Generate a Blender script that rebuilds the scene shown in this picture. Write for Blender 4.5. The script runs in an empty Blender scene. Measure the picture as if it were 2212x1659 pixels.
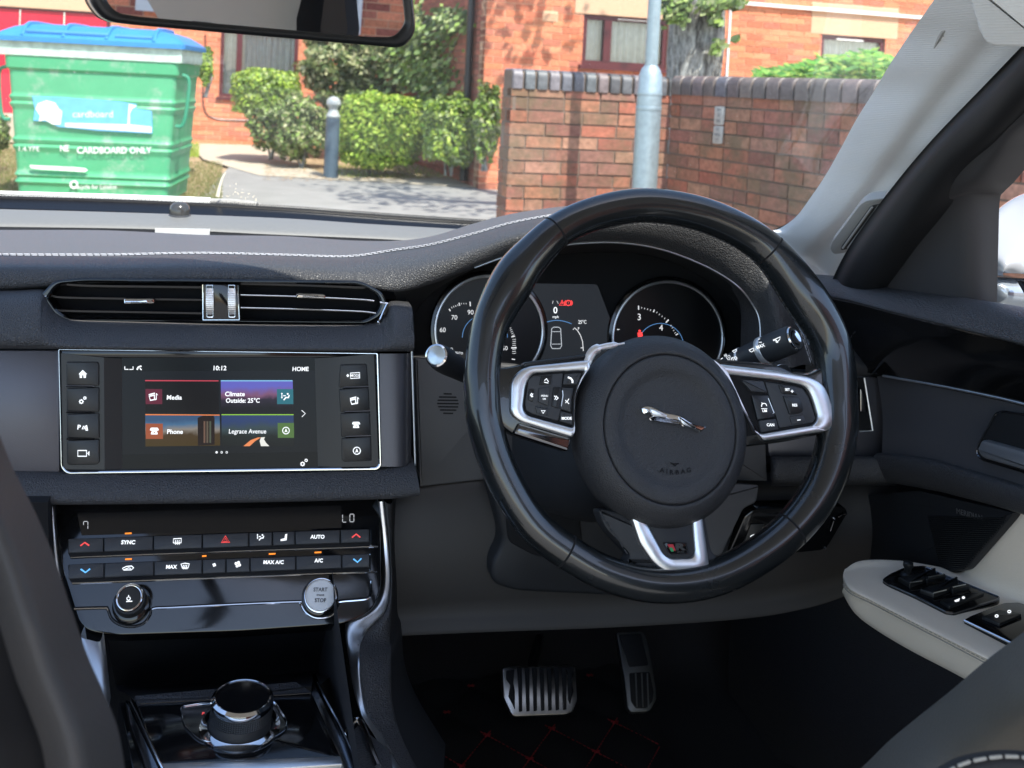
import bpy, math, random
from mathutils import Vector, Matrix
C = bpy.context.scene
R = math.radians
# ------------------------------------------------------------------ camera
CAMZ = 1.15
PITCH, ROLL, SHIFT = R(2.7), 0.050, -0.242
fwd = Vector((0, math.cos(PITCH), -math.sin(PITCH)))
rt0 = Vector((1, 0, 0)); up0 = rt0.cross(fwd)
rt = rt0*math.cos(ROLL) + up0*math.sin(ROLL)
up = rt.cross(fwd)
CAM = Vector((0, 0, CAMZ))
cd = bpy.data.cameras.new('camera'); co = bpy.data.objects.new('camera', cd)
C.collection.objects.link(co); C.camera = co
co.matrix_world = Matrix(((rt.x, up.x, -fwd.x, 0), (rt.y, up.y, -fwd.y, 0), (rt.z, up.z, -fwd.z, CAMZ), (0, 0, 0, 1)))
cd.sensor_width = 36; cd.lens = 36; cd.shift_y = SHIFT
cd.clip_start = 0.02; cd.clip_end = 600
cd.dof.use_dof = True; cd.dof.focus_distance = 1.0; cd.dof.aperture_fstop = 13
# ------------------------------------------------------------------ light
SUN_EL, SUN_AZ = R(57), R(28)      # azimuth measured from straight behind the camera towards its right
w = bpy.data.worlds.new('World'); C.world = w; w.use_nodes = True
nt = w.node_tree; bg = nt.nodes['Background']; sky = nt.nodes.new('ShaderNodeTexSky')
sky.sky_type = 'NISHITA'; sky.sun_disc = False; sky.sun_elevation = SUN_EL
to_sun = Vector((math.sin(SUN_AZ)*math.cos(SUN_EL), -math.cos(SUN_AZ)*math.cos(SUN_EL), math.sin(SUN_EL)))
sky.sun_rotation = math.atan2(to_sun.x, to_sun.y)
nt.links.new(sky.outputs[0], bg.inputs[0]); bg.inputs[1].default_value = 0.15
sd = bpy.data.lights.new('sun', 'SUN'); so = bpy.data.objects.new('sun', sd); C.collection.objects.link(so)
sd.energy = 3.4; sd.angle = R(0.5); sd.color = (1, .95, .87)
so.rotation_euler = to_sun.to_track_quat('Z', 'Y').to_euler(); so.location = (3, -3, 8)
C.view_settings.view_transform = 'Standard'; C.view_settings.look = 'None'; C.view_settings.gamma = 1
C.view_settings.exposure = 1.35
C.cycles.max_bounces = 8; C.cycles.transparent_max_bounces = 16
# ------------------------------------------------------------------ pixel -> place helpers (photo enlarged to 2212 x 1659)
YAW = R(13.4)
F = Vector((-math.sin(YAW), math.cos(YAW), 0)); RT = Vector((math.cos(YAW), math.sin(YAW), 0)); UP = Vector((0, 0, 1))
ZO = {'Z1': (0, 0, .336), 'Z2': (691.3, 0, .336), 'Z3': (1382.5, 0, .375), 'Z4': (0, 432, .4297), 'Z5': (86.4, 725.8, .3906),
      'Z6': (86.4, 1054.2, .3594), 'Z7': (0, 1296, .4297), 'Z8': (864, 397.5, .4687), 'Y1': (993.7, 708.5, .4101),
      'Y2': (1693.5, 518.4, .3646), 'Y3': (1641.7, 1080, .349), 'Y4': (777.7, 1252.9, .4297), 'Y5': (907.3, 561.6, .2148),
      'Y6': (1278.8, 561.6, .2148), 'Y7': (0, 345.6, .2734), 'W1': (1019.6, 777.7, .1328), 'W2': (1538, 777.7, .1328), 'W3': (1555.3, 1036.9, .1328),
      'D': (0, 0, 1)}
def z(tag, pts):
    a, b, s = ZO[tag]
    return [(a+p[0]*s, b+p[1]*s) + tuple(p[2:]) for p in pts]
def ray(x, y): return rt*((x-1106)/2212) + up*((829.5-y)/2212+SHIFT) + fwd
def PY(x, y, yc): d = ray(x, y); return CAM + d*(yc/d.dot(F))          # car-frame depth
def PX(x, y, xc): d = ray(x, y); return CAM + d*(xc/d.dot(RT))         # car-frame side distance
def away(p, k, c=None, s=.05):
    q = p.lerp(c, s) if c is not None else p
    return CAM+(q-CAM)*(1+k)
def PW(x, y, Y): d = ray(x, y); return CAM + d*(Y/d.y)                 # street distance
def PG(x, y, h=0): d = ray(x, y); return CAM + d*((h-CAMZ)/d.z)        # on the ground
def car(xc, yc, zc): return Vector((0, 0, 0)) + RT*xc + F*yc + UP*zc
class Pl:
    def __init__(s, p0, n): s.p0 = Vector(p0); s.n = n.normalized()
    def at(s, x, y, h=0):
        d = ray(x, y); return CAM + d*((s.p0-CAM).dot(s.n)/d.dot(s.n)) + s.n*h
    def ax(s, x, y):
        u = (s.at(x+1, y)-s.at(x, y)); k = u.length; u.normalize(); return u, s.n.cross(u), k
def pl3(a, b, c):
    n = (b-a).cross(c-a).normalized()
    if n.dot(CAM-a) < 0: n = -n
    return Pl(a, n)
def cr(pts, n, closed=False):
    P = [Vector(p) for p in pts]; m = len(P); out = []
    seg = m if closed else m-1
    for k in range(n if closed else n):
        t = k*seg/(n if closed else n-1); i = min(int(t), seg-1); f = t-i
        if closed: a, b, c, d = P[(i-1) % m], P[i % m], P[(i+1) % m], P[(i+2) % m]
        else: a, b, c, d = P[max(i-1, 0)], P[i], P[i+1], P[min(i+2, m-1)]
        out.append(.5*((2*b)+(c-a)*f+(2*a-5*b+4*c-d)*f*f+(3*b-a-3*c+d)*f*f*f))
    return out
def rnd(pts, r=4, n=5):
    """round the corners of a polygon of 2-D points (a point may carry its own radius)"""
    out = []; m = len(pts)
    for i in range(m):
        p = Vector(pts[i][:2]); q = Vector(pts[i-1][:2]); s = Vector(pts[(i+1) % m][:2])
        rr = pts[i][2] if len(pts[i]) > 2 else r
        a = (q-p); b = (s-p); rr = min(rr, a.length*.48, b.length*.48)
        A = p+a.normalized()*rr; B = p+b.normalized()*rr
        for k in range(n):
            t = k/(n-1); out.append(tuple((A*(1-t)**2+p*2*t*(1-t)+B*t*t)))
    return out
def ell(cx, cy, rx, ry=None, n=40, a0=0, a1=360):
    ry = ry or rx
    full = abs(a1-a0) >= 360
    return [(cx+rx*math.cos(R(a0+(a1-a0)*k/(n if full else n-1))), cy-ry*math.sin(R(a0+(a1-a0)*k/(n if full else n-1)))) for k in range(n)]
# ------------------------------------------------------------------ materials
def mat(name, col, rough=.5, metal=0, bump=None, var=0, vs=20, coat=0, emit=None, es=1, spec=.5, coord='Object', sheen=0):
    m = bpy.data.materials.new(name); m.use_nodes = True; n = m.node_tree.nodes; l = m.node_tree.links
    b = n['Principled BSDF']; col = tuple(col)+(1,) if len(col) == 3 else col
    b.inputs['Base Color'].default_value = col; b.inputs['Roughness'].default_value = rough; b.inputs['Metallic'].default_value = metal
    b.inputs['Specular IOR Level'].default_value = spec; b.inputs['Coat Weight'].default_value = coat; b.inputs['Coat Roughness'].default_value = .03
    if sheen: b.inputs['Sheen Weight'].default_value = sheen
    tc = n.new('ShaderNodeTexCoord')
    if emit: b.inputs['Emission Color'].default_value = tuple(emit)+(1,); b.inputs['Emission Strength'].default_value = es
    if var:
        no = n.new('ShaderNodeTexNoise'); no.inputs['Scale'].default_value = vs; no.inputs['Detail'].default_value = 6; l.new(tc.outputs[coord], no.inputs[0])
        mx = n.new('ShaderNodeMix'); mx.data_type = 'RGBA'; mx.inputs[6].default_value = tuple(c*(1-var) for c in col[:3])+(1,)
        mx.inputs[7].default_value = tuple(min(1, c*(1+var)) for c in col[:3])+(1,); l.new(no.outputs[0], mx.inputs[0]); l.new(mx.outputs[2], b.inputs['Base Color'])
        mr = n.new('ShaderNodeMapRange'); mr.inputs[3].default_value = max(.02, rough-.08); mr.inputs[4].default_value = rough+.1; l.new(no.outputs[0], mr.inputs[0]); l.new(mr.outputs[0], b.inputs['Roughness'])
    if bump:
        kind, sc, st, dist = bump
        if kind == 'vor':
            t = n.new('ShaderNodeTexVoronoi'); t.feature = 'DISTANCE_TO_EDGE'
            nw = n.new('ShaderNodeTexNoise'); nw.inputs['Scale'].default_value = sc*.6; l.new(tc.outputs[coord], nw.inputs[0])
            va = n.new('ShaderNodeVectorMath'); va.operation = 'MULTIPLY_ADD'; va.inputs[1].default_value = (1.5/sc,)*3
            l.new(nw.outputs[1], va.inputs[0]); l.new(tc.outputs[coord], va.inputs[2]); l.new(va.outputs[0], t.inputs[0])
            rp = n.new('ShaderNodeMath'); rp.operation = 'POWER'; rp.inputs[1].default_value = .5; l.new(t.outputs[0], rp.inputs[0]); o = rp.outputs[0]
        elif kind == 'wave':
            t = n.new('ShaderNodeTexWave'); t.bands_direction = 'Z'; l.new(tc.outputs[coord], t.inputs[0]); o = t.outputs[1]
        else:
            t = n.new('ShaderNodeTexNoise'); t.inputs['Detail'].default_value = 4; l.new(tc.outputs[coord], t.inputs[0]); o = t.outputs[0]
        t.inputs['Scale'].default_value = sc
        bn = n.new('ShaderNodeBump'); bn.inputs['Strength'].default_value = st; bn.inputs['Distance'].default_value = dist
        l.new(o, bn.inputs['Height']); l.new(bn.outputs[0], b.inputs['Normal'])
    return m
def vmat(name, rough=.85, bump=60, bs=.4, bd=.004, stain=None):
    """colour comes from each piece's own colour attribute, broken up by fine noise; stain = (colour, scale, amount)"""
    m = mat(name, (.5, .5, .5), rough, bump=('noise', bump, bs, bd)); n = m.node_tree.nodes; l = m.node_tree.links; b = n['Principled BSDF']
    at = n.new('ShaderNodeAttribute'); at.attribute_name = 'Col'; tc = n.new('ShaderNodeTexCoord')
    no = n.new('ShaderNodeTexNoise'); no.inputs['Scale'].default_value = bump*.5; no.inputs['Detail'].default_value = 5; l.new(tc.outputs['Object'], no.inputs[0])
    mr = n.new('ShaderNodeMapRange'); mr.inputs[1].default_value = .3; mr.inputs[2].default_value = .7; mr.inputs[3].default_value = .72; mr.inputs[4].default_value = 1.25; l.new(no.outputs[0], mr.inputs[0])
    vm = n.new('ShaderNodeVectorMath'); vm.operation = 'SCALE'; l.new(at.outputs[0], vm.inputs[0]); l.new(mr.outputs[0], vm.inputs['Scale']); o = vm.outputs[0]
    if stain:
        sc, ss, lo = stain
        n2 = n.new('ShaderNodeTexNoise'); n2.inputs['Scale'].default_value = ss; n2.inputs['Detail'].default_value = 8; n2.inputs['Roughness'].default_value = .7; l.new(tc.outputs['Object'], n2.inputs[0])
        m2 = n.new('ShaderNodeMapRange'); m2.inputs[1].default_value = lo; m2.inputs[2].default_value = lo+.16; m2.inputs[4].default_value = .75; l.new(n2.outputs[0], m2.inputs[0])
        mx = n.new('ShaderNodeMix'); mx.data_type = 'RGBA'; mx.inputs[7].default_value = tuple(sc)+(1,); l.new(m2.outputs[0], mx.inputs[0]); l.new(o, mx.inputs[6]); o = mx.outputs[2]
    l.new(o, b.inputs['Base Color']); return m
def leafmat(name):
    m = vmat(name, .5, 40, .1, .002); n = m.node_tree.nodes; l = m.node_tree.links; b = n['Principled BSDF']
    tr = n.new('ShaderNodeBsdfTranslucent'); at = n.new('ShaderNodeAttribute'); at.attribute_name = 'Col'; l.new(at.outputs[0], tr.inputs[0])
    mx = n.new('ShaderNodeMixShader'); mx.inputs[0].default_value = .3; out = n['Material Output']
    l.new(b.outputs[0], mx.inputs[1]); l.new(tr.outputs[0], mx.inputs[2]); l.new(mx.outputs[0], out.inputs[0]); return m
# ------------------------------------------------------------------ mesh builder
class M:
    def __init__(s): s.v = []; s.f = []; s.c = []; s.mi = []; s.col = None; s.m = 0
    def add(s, vs, fs):
        b = len(s.v); s.v += [Vector(p) for p in vs]; s.f += [[b+i for i in f] for f in fs]; s.c += [s.col]*len(fs); s.mi += [s.m]*len(fs); return s
    def box(s, c, u, v, n, a, b, h):
        c = Vector(c); P = [c+u*(i*a/2)+v*(j*b/2)+n*(k*h/2) for i in (-1, 1) for j in (-1, 1) for k in (-1, 1)]
        return s.add(P, [(0, 1, 3, 2), (4, 6, 7, 5), (0, 4, 5, 1), (2, 3, 7, 6), (0, 2, 6, 4), (1, 5, 7, 3)])
    def prism(s, pl, pts, h0, h1, bev=0):
        """polygon of photo points laid on plane pl, raised from h0 to h1 along its normal"""
        base = [pl.at(p[0], p[1]) for p in pts]; n = pl.n; m = len(base)
        ar = Vector((0, 0, 0))
        for i in range(m): ar += (base[i]-base[0]).cross(base[(i+1) % m]-base[0])
        if ar.dot(n) < 0: base.reverse()
        def inset(d):
            out = []
            for i in range(m):
                e1 = (base[i]-base[i-1]); e2 = (base[(i+1) % m]-base[i])
                if e1.length < 1e-9: e1 = e2
                if e2.length < 1e-9: e2 = e1
                k = n.cross(e1.normalized())+n.cross(e2.normalized())
                k = k.normalized() if k.length > 1e-6 else n.cross(e1.normalized())
                out.append(base[i]+k*d)
            return out
        rings = [[p+n*h0 for p in base], [p+n*(h1-bev) for p in base]]
        if bev:
            rings.append([p+n*(h1-bev*.3) for p in inset(bev*.3)]); rings.append([p+n*h1 for p in inset(bev)])
        V = [p for r in rings for p in r]; fs = []
        for k in range(len(rings)-1):
            for i in range(m): j = (i+1) % m; fs.append((k*m+i, k*m+j, (k+1)*m+j, (k+1)*m+i))
        fs.append([(len(rings)-1)*m+i for i in range(m)]); fs.append([i for i in reversed(range(m))])
        return s.add(V, fs)
    def ring(s, pl, outer, inner, h0, h1, bev=0):
        m = len(outer); O = [pl.at(*p[:2]) for p in outer]; I = [pl.at(*p[:2]) for p in inner]; n = pl.n; V = []
        q = []
        for i in range(m):
            d = (I[i]-O[i]); L = d.length; d = d/L if L > 0 else d; b = min(bev, L*.45)
            q.append((O[i]+n*h0, O[i]+n*(h1-bev), O[i]+d*b+n*h1, I[i]-d*b+n*h1, I[i]+n*(h1-bev), I[i]+n*h0))
        k = 6; V = [p for a in q for p in a]
        return s.add(V, [(i*k+j, ((i+1) % m)*k+j, ((i+1) % m)*k+(j+1) % k, i*k+(j+1) % k) for i in range(m) for j in range(k)])
    def grid(s, rows, closed=False):
        n = len(rows[0]); V = [p for r in rows for p in r]; fs = []
        for k in range(len(rows)-1):
            for i in range(n if closed else n-1): j = (i+1) % n; fs.append((k*n+i, k*n+j, (k+1)*n+j, (k+1)*n+i))
        return s.add(V, fs)
    def loft(s, rows, nu=60, nv=24):
        A = [cr(r, nu) for r in rows]
        B = [cr([A[k][i] for k in range(len(A))], nv) for i in range(nu)]
        return s.grid([[B[i][k] for i in range(nu)] for k in range(nv)])
    def tube(s, path, r, seg=10, closed=False, flat=None, up=None, caps=True):
        P = [Vector(p) for p in path]; m = len(P); rows = []; ref = up
        T = []
        for i in range(m):
            a = P[(i-1) % m] if (closed or i > 0) else P[i]; b = P[(i+1) % m] if (closed or i < m-1) else P[i]
            T.append((b-a).normalized())
        if ref is None: ref = T[0].orthogonal()
        for i in range(m):
            u = (ref-T[i]*ref.dot(T[i])).normalized(); w_ = T[i].cross(u)
            if up is None: ref = u
            rr = r[i] if isinstance(r, (list, tuple)) else r; fl = flat or 1
            rows.append([P[i]+u*(rr*fl*math.cos(2*math.pi*k/seg))+w_*(rr*math.sin(2*math.pi*k/seg)) for k in range(seg)])
        if closed: rows.append(rows[0])
        s.grid(rows, True)
        if caps and not closed:
            b = len(s.v); s.v += rows[0]+rows[-1]; s.f += [list(range(b, b+seg))[::-1], list(range(b+seg, b+2*seg))]; s.c += [s.col]*2; s.mi += [s.m]*2
        return s
    def lathe(s, c, n, prof, seg=40, u=None, sq=None):
        """prof = list of (radius, height) about axis n through c"""
        n = n.normalized(); u = (u or n.orthogonal()).normalized(); u = (u-n*u.dot(n)).normalized(); v = n.cross(u)
        return s.grid([[c+u*(r*math.cos(2*math.pi*k/seg))+v*(r*math.sin(2*math.pi*k/seg))+n*h for k in range(seg)] for r, h in prof], True)
    def build(s, name, m, parent=None, smooth=40, **tags):
        me = bpy.data.meshes.new(name)
        if parent is not None: L = Vector(parent.get('_o', (0, 0, 0)))
        else:
            xs = [p.x for p in s.v]; ys = [p.y for p in s.v]; zs = [p.z for p in s.v]
            L = Vector(((min(xs)+max(xs))/2, (min(ys)+max(ys))/2, min(zs)))
        me.from_pydata([p-L for p in s.v], [], s.f)
        if any(c is not None for c in s.c):
            a = me.color_attributes.new('Col', 'FLOAT_COLOR', 'CORNER'); dat = []
            for f, c in zip(s.f, s.c): dat += (list(c or (.5, .5, .5))+[1])*len(f)
            a.data.foreach_set('color', dat)
        for mm in (m if isinstance(m, list) else [m]): me.materials.append(mm)
        if isinstance(m, list): me.polygons.foreach_set('material_index', s.mi)
        me.validate(clean_customdata=False)
        if smooth:
            me.polygons.foreach_set('use_smooth', [True]*len(me.polygons)); me.set_sharp_from_angle(angle=R(smooth))
        o = bpy.data.objects.new(name, me); C.collection.objects.link(o)
        o['_o'] = L if parent is None else parent['_o']
        if parent is not None: o.parent = parent
        else: o.location = L
        for k, v in tags.items(): o[k] = v
        return o
def thing(name, label, cat, loc, group=None):
    o = bpy.data.objects.new(name, None); C.collection.objects.link(o); o.location = loc; o['_o'] = Vector(loc)
    o.empty_display_size = .05; o['label'] = label; o['category'] = cat
    if group: o['group'] = group
    return o
TX = []
def txt(s, pl, x, y, size, m, parent, h=.0006, rot=0, name='lettering', sx=1, align='CENTER', ex=.0001, bold=0, shear=0):
    """writing on a plane: centre at photo point x,y, capital height = size photo pixels"""
    u, v, k = pl.ax(x, y); c = pl.at(x, y, h)
    if rot: a = R(rot); u, v = u*math.cos(a)+v*math.sin(a), v*math.cos(a)-u*math.sin(a)
    cu = bpy.data.curves.new(name, 'FONT'); cu.body = s; cu.align_x = align; cu.align_y = 'CENTER'; S = size*k/.72
    cu.size = S; cu.extrude = ex; cu.offset = bold*S; cu.resolution_u = 3; cu.shear = shear
    o = bpy.data.objects.new(name, cu); C.collection.objects.link(o)
    n = pl.n
    mw = Matrix(((u.x*sx, v.x, n.x, c.x), (u.y*sx, v.y, n.y, c.y), (u.z*sx, v.z, n.z, c.z), (0, 0, 0, 1)))
    TX.append((o, mw, m, parent, name))
def finish_text():
    bpy.context.view_layer.update(); dg = bpy.context.evaluated_depsgraph_get()
    for o, mw, m, parent, name in TX:
        me = bpy.data.meshes.new_from_object(o.evaluated_get(dg)); me.transform(mw)
        L = Vector(parent['_o']); me.transform(Matrix.Translation(-L))
        me.materials.clear(); me.materials.append(m)
        bpy.data.objects.remove(o)
        q = bpy.data.objects.new(name, me); C.collection.objects.link(q); q.parent = parent
def rc(): return random.random()
def jit(c, a): k = 1+random.uniform(-a, a); return tuple(min(1, x*k*(1+random.uniform(-a, a)*.25)) for x in c)
# ================================================================== THE STREET
random.seed(5)
m_mortar = mat('mortar', (.72, .46, .30), .95, bump=('noise', 120, .5, .003), var=.25, vs=15)
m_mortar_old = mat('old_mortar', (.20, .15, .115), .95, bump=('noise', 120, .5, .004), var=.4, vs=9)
m_brick = vmat('house_brick', .9, 90, .4, .002)
m_brick_old = vmat('weathered_brick', .9, 70, .6, .004, stain=((.15, .115, .065), 3.4, .46))
m_cope = vmat('blue_coping_brick', .45, 60, .4, .003)
m_render = mat('sandy_lintel_render', (.62, .40, .26), .95, bump=('noise', 200, .8, .004), var=.2, vs=60)
m_maroon = mat('maroon_window_frame', (.085, .012, .016), .35, var=.2)
m_glassw = mat('window_pane', (.05, .06, .055), .06, spec=.9)
m_net = mat('net_curtain', (.78, .80, .74), .9, bump=('noise', 30, .3, .01), var=.25, vs=14)
m_whitep = mat('white_gloss_paint', (.78, .78, .75), .4, var=.06)
m_black = mat('black_downpipe_paint', (.012, .013, .016), .35)
m_leaf = leafmat('leaf_green')
m_bark = mat('ridged_bark', (.38, .375, .35), .95, bump=('noise', 26, 1, .02), var=.45, vs=16)
def barkify(m):
    n = m.node_tree.nodes; l = m.node_tree.links; b_ = n['Principled BSDF']; tc = n.new('ShaderNodeTexCoord'); mp = n.new('ShaderNodeMapping'); mp.inputs['Scale'].default_value = (1, 1, .3)
    no = n.new('ShaderNodeTexNoise'); no.inputs['Scale'].default_value = 30; no.inputs['Detail'].default_value = 8; no.inputs['Roughness'].default_value = .7; l.new(tc.outputs['Object'], mp.inputs[0]); l.new(mp.outputs[0], no.inputs[0])
    cr_ = n.new('ShaderNodeValToRGB'); e = cr_.color_ramp.elements; e[0].position = .38; e[0].color = (.07, .065, .06, 1); e[1].position = .62; e[1].color = (.50, .50, .47, 1); l.new(no.outputs[0], cr_.inputs[0]); l.new(cr_.outputs[0], b_.inputs['Base Color'])
    bn = n.new('ShaderNodeBump'); bn.inputs['Strength'].default_value = 1; bn.inputs['Distance'].default_value = .03; l.new(no.outputs[0], bn.inputs['Height']); l.new(bn.outputs[0], b_.inputs['Normal'])
barkify(m_bark)
m_galv = mat('galvanised_steel', (.36, .44, .47), .45, metal=.55, var=.25, vs=40)
m_asph = mat('grey_asphalt', (.27, .265, .25), .95, bump=('noise', 260, .5, .003), var=.3, vs=3)
m_pave = mat('pale_concrete_path', (.47, .41, .32), .95, bump=('noise', 150, .4, .002), var=.18, vs=5)
m_earth = mat('dry_earth', (.40, .29, .17), 1, bump=('noise', 60, 1, .01), var=.4, vs=12)
m_grass = leafmat('dry_grass')

def sheet(name, pts, m, lab=None):
    g = M(); n = 1; g.add(pts, [list(range(len(pts)))]); o = g.build(name, m, smooth=0); o['kind'] = 'structure'; return o
g = M(); g.add([(-90, -60, -.03), (90, -60, -.03), (90, 120, -.03), (-90, 120, -.03)], [(0, 1, 2, 3)]); g.build('ground', m_earth, smooth=0, kind='structure')
sheet('road', [(-30, -14, -.012), (30, -14, -.012), (30, 7.0, -.012), (-30, 4.0, -.012)], m_asph)
A1 = [PG(-400, 470), PG(1500, 505), PG(1500, 398), PG(1062, 398), PG(560, 372), PG(380, 330), PG(-400, 330)]
sheet('pavement', [Vector((p.x, p.y, .0)) for p in [PG(-60, 520), PG(1500, 560), PG(1500, 398), PG(1062, 398), PG(560, 372), PG(505, 350), PG(430, 430)]], m_asph)
sheet('footpath', [Vector((p.x, p.y, .006)) for p in [PG(395, 303), PG(545, 308), PG(600, 330), PG(700, 378), PG(1064, 400), PG(1064, 408), PG(560, 380), PG(440, 345)]], m_pave)
sheet('footpath', [Vector((p.x, p.y, .004)) for p in [PG(1062, 400), PG(1062, 389), PG(900, 375), PG(735, 366), PG(700, 380)]], m_pave)

class BPl(Pl):
    """vertical wall plane: start point p0, run direction u"""
    def __init__(s, p0, u): s.u = Vector((u[0], u[1], 0)).normalized(); Pl.__init__(s, p0, Vector((s.u.y, -s.u.x, 0)))
    def uz(s, x, y): p = s.at(x, y); return ((p-s.p0).dot(s.u), p.z)
def bricks(wp, L0, L1, z0, z1, holes, cols, parent, m, mm, bh=.065, bl=.215, j=.010, depth=.10, name='brick_face', header=0, rough=0, thick=.22):
    g = M(); n = wp.n; u = wp.u; row = 0; zz = z0
    while zz < z1-.02:
        h = min(bh, z1-zz); x = L0-(.5*(bl+j) if row % 2 else 0)-rc()*.01
        while x < L1:
            l = bl if rc() > header else bl*.49
            a, b = max(x, L0), min(x+l, L1); x += l+j
            if b-a < .02: continue
            segs = [(a, b)]
            for (h0, k0, h1, k1) in holes:
                if zz+h*.5 > k0 and zz+h*.5 < k1:
                    ns = []
                    for p, q in segs:
                        if q <= h0 or p >= h1: ns.append((p, q)); continue
                        if p < h0: ns.append((p, h0))
                        if q > h1: ns.append((h1, q))
                    segs = ns
            for p, q in segs:
                if q-p < .012: continue
                g.col = jit(random.choice(cols), .16); o_ = random.uniform(-rough, rough)
                c = wp.p0+u*((p+q)/2)+n*(-.05+o_); c = Vector((c.x, c.y, zz+h/2))
                g.box(c, u, UP, n, q-p, h, .1)
        zz += bh+j; row += 1
    g.build(name, m, parent, smooth=0)
    g = M(); xs = sorted({L0, L1}|{v for hh in holes for v in (hh[0], hh[2])}); zs = sorted({z0, z1}|{v for hh in holes for v in (hh[1], hh[3])})
    for a, b in zip(xs, xs[1:]):
        for c_, d in zip(zs, zs[1:]):
            mx, mz = (a+b)/2, (c_+d)/2
            if any(hh[0] < mx < hh[2] and hh[1] < mz < hh[3] for hh in holes) or b <= L0 or a >= L1 or d <= z0 or c_ >= z1: continue
            c = wp.p0+u*mx; c = Vector((c.x, c.y, mz))-n*(.008+(thick-.008)/2); g.box(c, u, UP, n, b-a, d-c_, thick-.008)
    g.build('mortar_core', mm, parent, smooth=0)
def wbox(g, wp, a, b, z0, z1, d0, d1):
    c = wp.p0+wp.u*((a+b)/2)+wp.n*((d0+d1)/2); g.box(Vector((c.x, c.y, (z0+z1)/2)), wp.u, UP, wp.n, b-a, z1-z0, d1-d0)
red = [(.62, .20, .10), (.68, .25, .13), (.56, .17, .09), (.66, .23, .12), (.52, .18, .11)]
# ---- right house: front wall with two windows, side wall running back
corner = PW(1043, 200, 11.4); uh = Vector((.955, .296, 0)); fr = BPl(corner, uh)
def rect(wp, pts):
    q = [wp.uz(*p) for p in pts]; return (min(a[0] for a in q), min(a[1] for a in q), max(a[0] for a in q), max(a[1] for a in q))
w1 = rect(fr, [(1262, 30), (1440, 150)]); w2 = rect(fr, [(1776, 74), (1908, 165)])
house = thing('brick_house', 'orange brick house with maroon windows behind the grey capped garden wall', 'house', (corner.x, corner.y, 0))
bricks(fr, 0, 9.5, 0, 4.2, [w1, w2, (w1[0]-.12, w1[3], w1[2]+.12, w1[3]+.42), (w2[0]-.17, w2[3], w2[2]+.17, w2[3]+.36)], red, house, m_brick, m_mortar, rough=.003)
side = BPl(corner-fr.n*6.2, fr.n)          # runs from the back corner to the front corner
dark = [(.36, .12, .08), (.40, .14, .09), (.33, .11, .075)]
bricks(side, 0, 6.19, 0, 4.2, [], dark, house, m_brick, m_mortar_old, name='side_brick_face')  # side wall's shade put into darker brick and mortar
def window(parent, wp, r, mull, sill=True, trans=None, curtain=True):
    a, z0, b, z1 = r; t = .055
    g = M(); wbox(g, wp, a, b, z0, z0+t, -.09, -.03); wbox(g, wp, a, b, z1-t, z1, -.09, -.03)
    wbox(g, wp, a, a+t, z0+t, z1-t, -.09, -.03); wbox(g, wp, b-t, b, z0+t, z1-t, -.09, -.03)
    for mu in mull: wbox(g, wp, mu-.045, mu+.045, z0+t, z1-t, -.085, -.02)
    fo = g.build('window', m_maroon, parent, smooth=0)
    g = M(); wbox(g, wp, a+t, b-t, z0+t, z1-t, -.068, -.060)
    gl = g.build('pane', m_pane, fo, smooth=0)
    g = M(); n = 40; rows = []
    for zz in (z0-.1, z1+.05):
        rows.append([Vector(((wp.p0+wp.u*(a+(b-a)*k/n)).x, (wp.p0+wp.u*(a+(b-a)*k/n)).y, zz))-wp.n*(.16+.02*math.sin(k*1.9)+.01*math.sin(k*4.3)) for k in range(n+1)])
    g.grid(rows); g.build('curtain', m_net, fo)
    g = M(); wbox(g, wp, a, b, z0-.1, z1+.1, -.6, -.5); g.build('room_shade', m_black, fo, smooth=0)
    if sill: g = M(); wbox(g, wp, a-.04, b+.04, z0-.045, z0-.001, -.1, .05); g.build('sill', m_maroon, fo, smooth=0)
    return fo
m_pane = bpy.data.materials.new('clear_pane'); m_pane.use_nodes = True
_n = m_pane.node_tree.nodes; _l = m_pane.node_tree.links; _n.remove(_n['Principled BSDF'])
_t = _n.new('ShaderNodeBsdfTransparent'); _g = _n.new('ShaderNodeBsdfGlossy'); _g.inputs['Roughness'].default_value = .02; _f = _n.new('ShaderNodeFresnel'); _f.inputs[0].default_value = 1.6
_x = _n.new('ShaderNodeMixShader'); _l.new(_f.outputs[0], _x.inputs[0]); _l.new(_t.outputs[0], _x.inputs[1]); _l.new(_g.outputs[0], _x.inputs[2]); _l.new(_x.outputs[0], _n['Material Output'].inputs[0])
mu1 = fr.uz(1313, 100)[0]
f1 = window(house, fr, w1, [mu1], sill=True)
g = M(); q = rect(fr, [(1335, 41), (1405, 47)]); wbox(g, fr, q[0], q[2]+.1, q[1], q[3], -.03, .0); g.build('vent_strip', m_whitep, f1, smooth=0)
f2 = window(house, fr, w2, [], sill=True)
q = rect(fr, [(1808, 83), (1865, 90)]); g = M(); wbox(g, fr, q[0], q[2], q[1], q[3], -.03, .0); g.build('vent_strip', m_whitep, f2, smooth=0)
for r_, a in ((w1, .12), (w2, .17)):
    g = M(); wbox(g, fr, r_[0]-a+.004, r_[2]+a-.004, r_[3]+.004, r_[3]+(.415 if a < .15 else .355), -.1, .006); g.build('lintel', m_render, house, smooth=0)
g = M(); p, q = fr.uz(1585, 4), fr.uz(2012, 42); zz = (p[1]+q[1])/2; wbox(g, fr, p[0]-.9, q[0]+3, zz-.02, zz+.02, .0, .05); g.build('cable_trunking', m_whitep, house, smooth=0)
p = fr.uz(1574, 60); g = M(); wbox(g, fr, p[0]-.011, p[0]+.011, .2, zz-.03, .0, .03); g.build('conduit', m_whitep, house, smooth=0)
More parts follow.
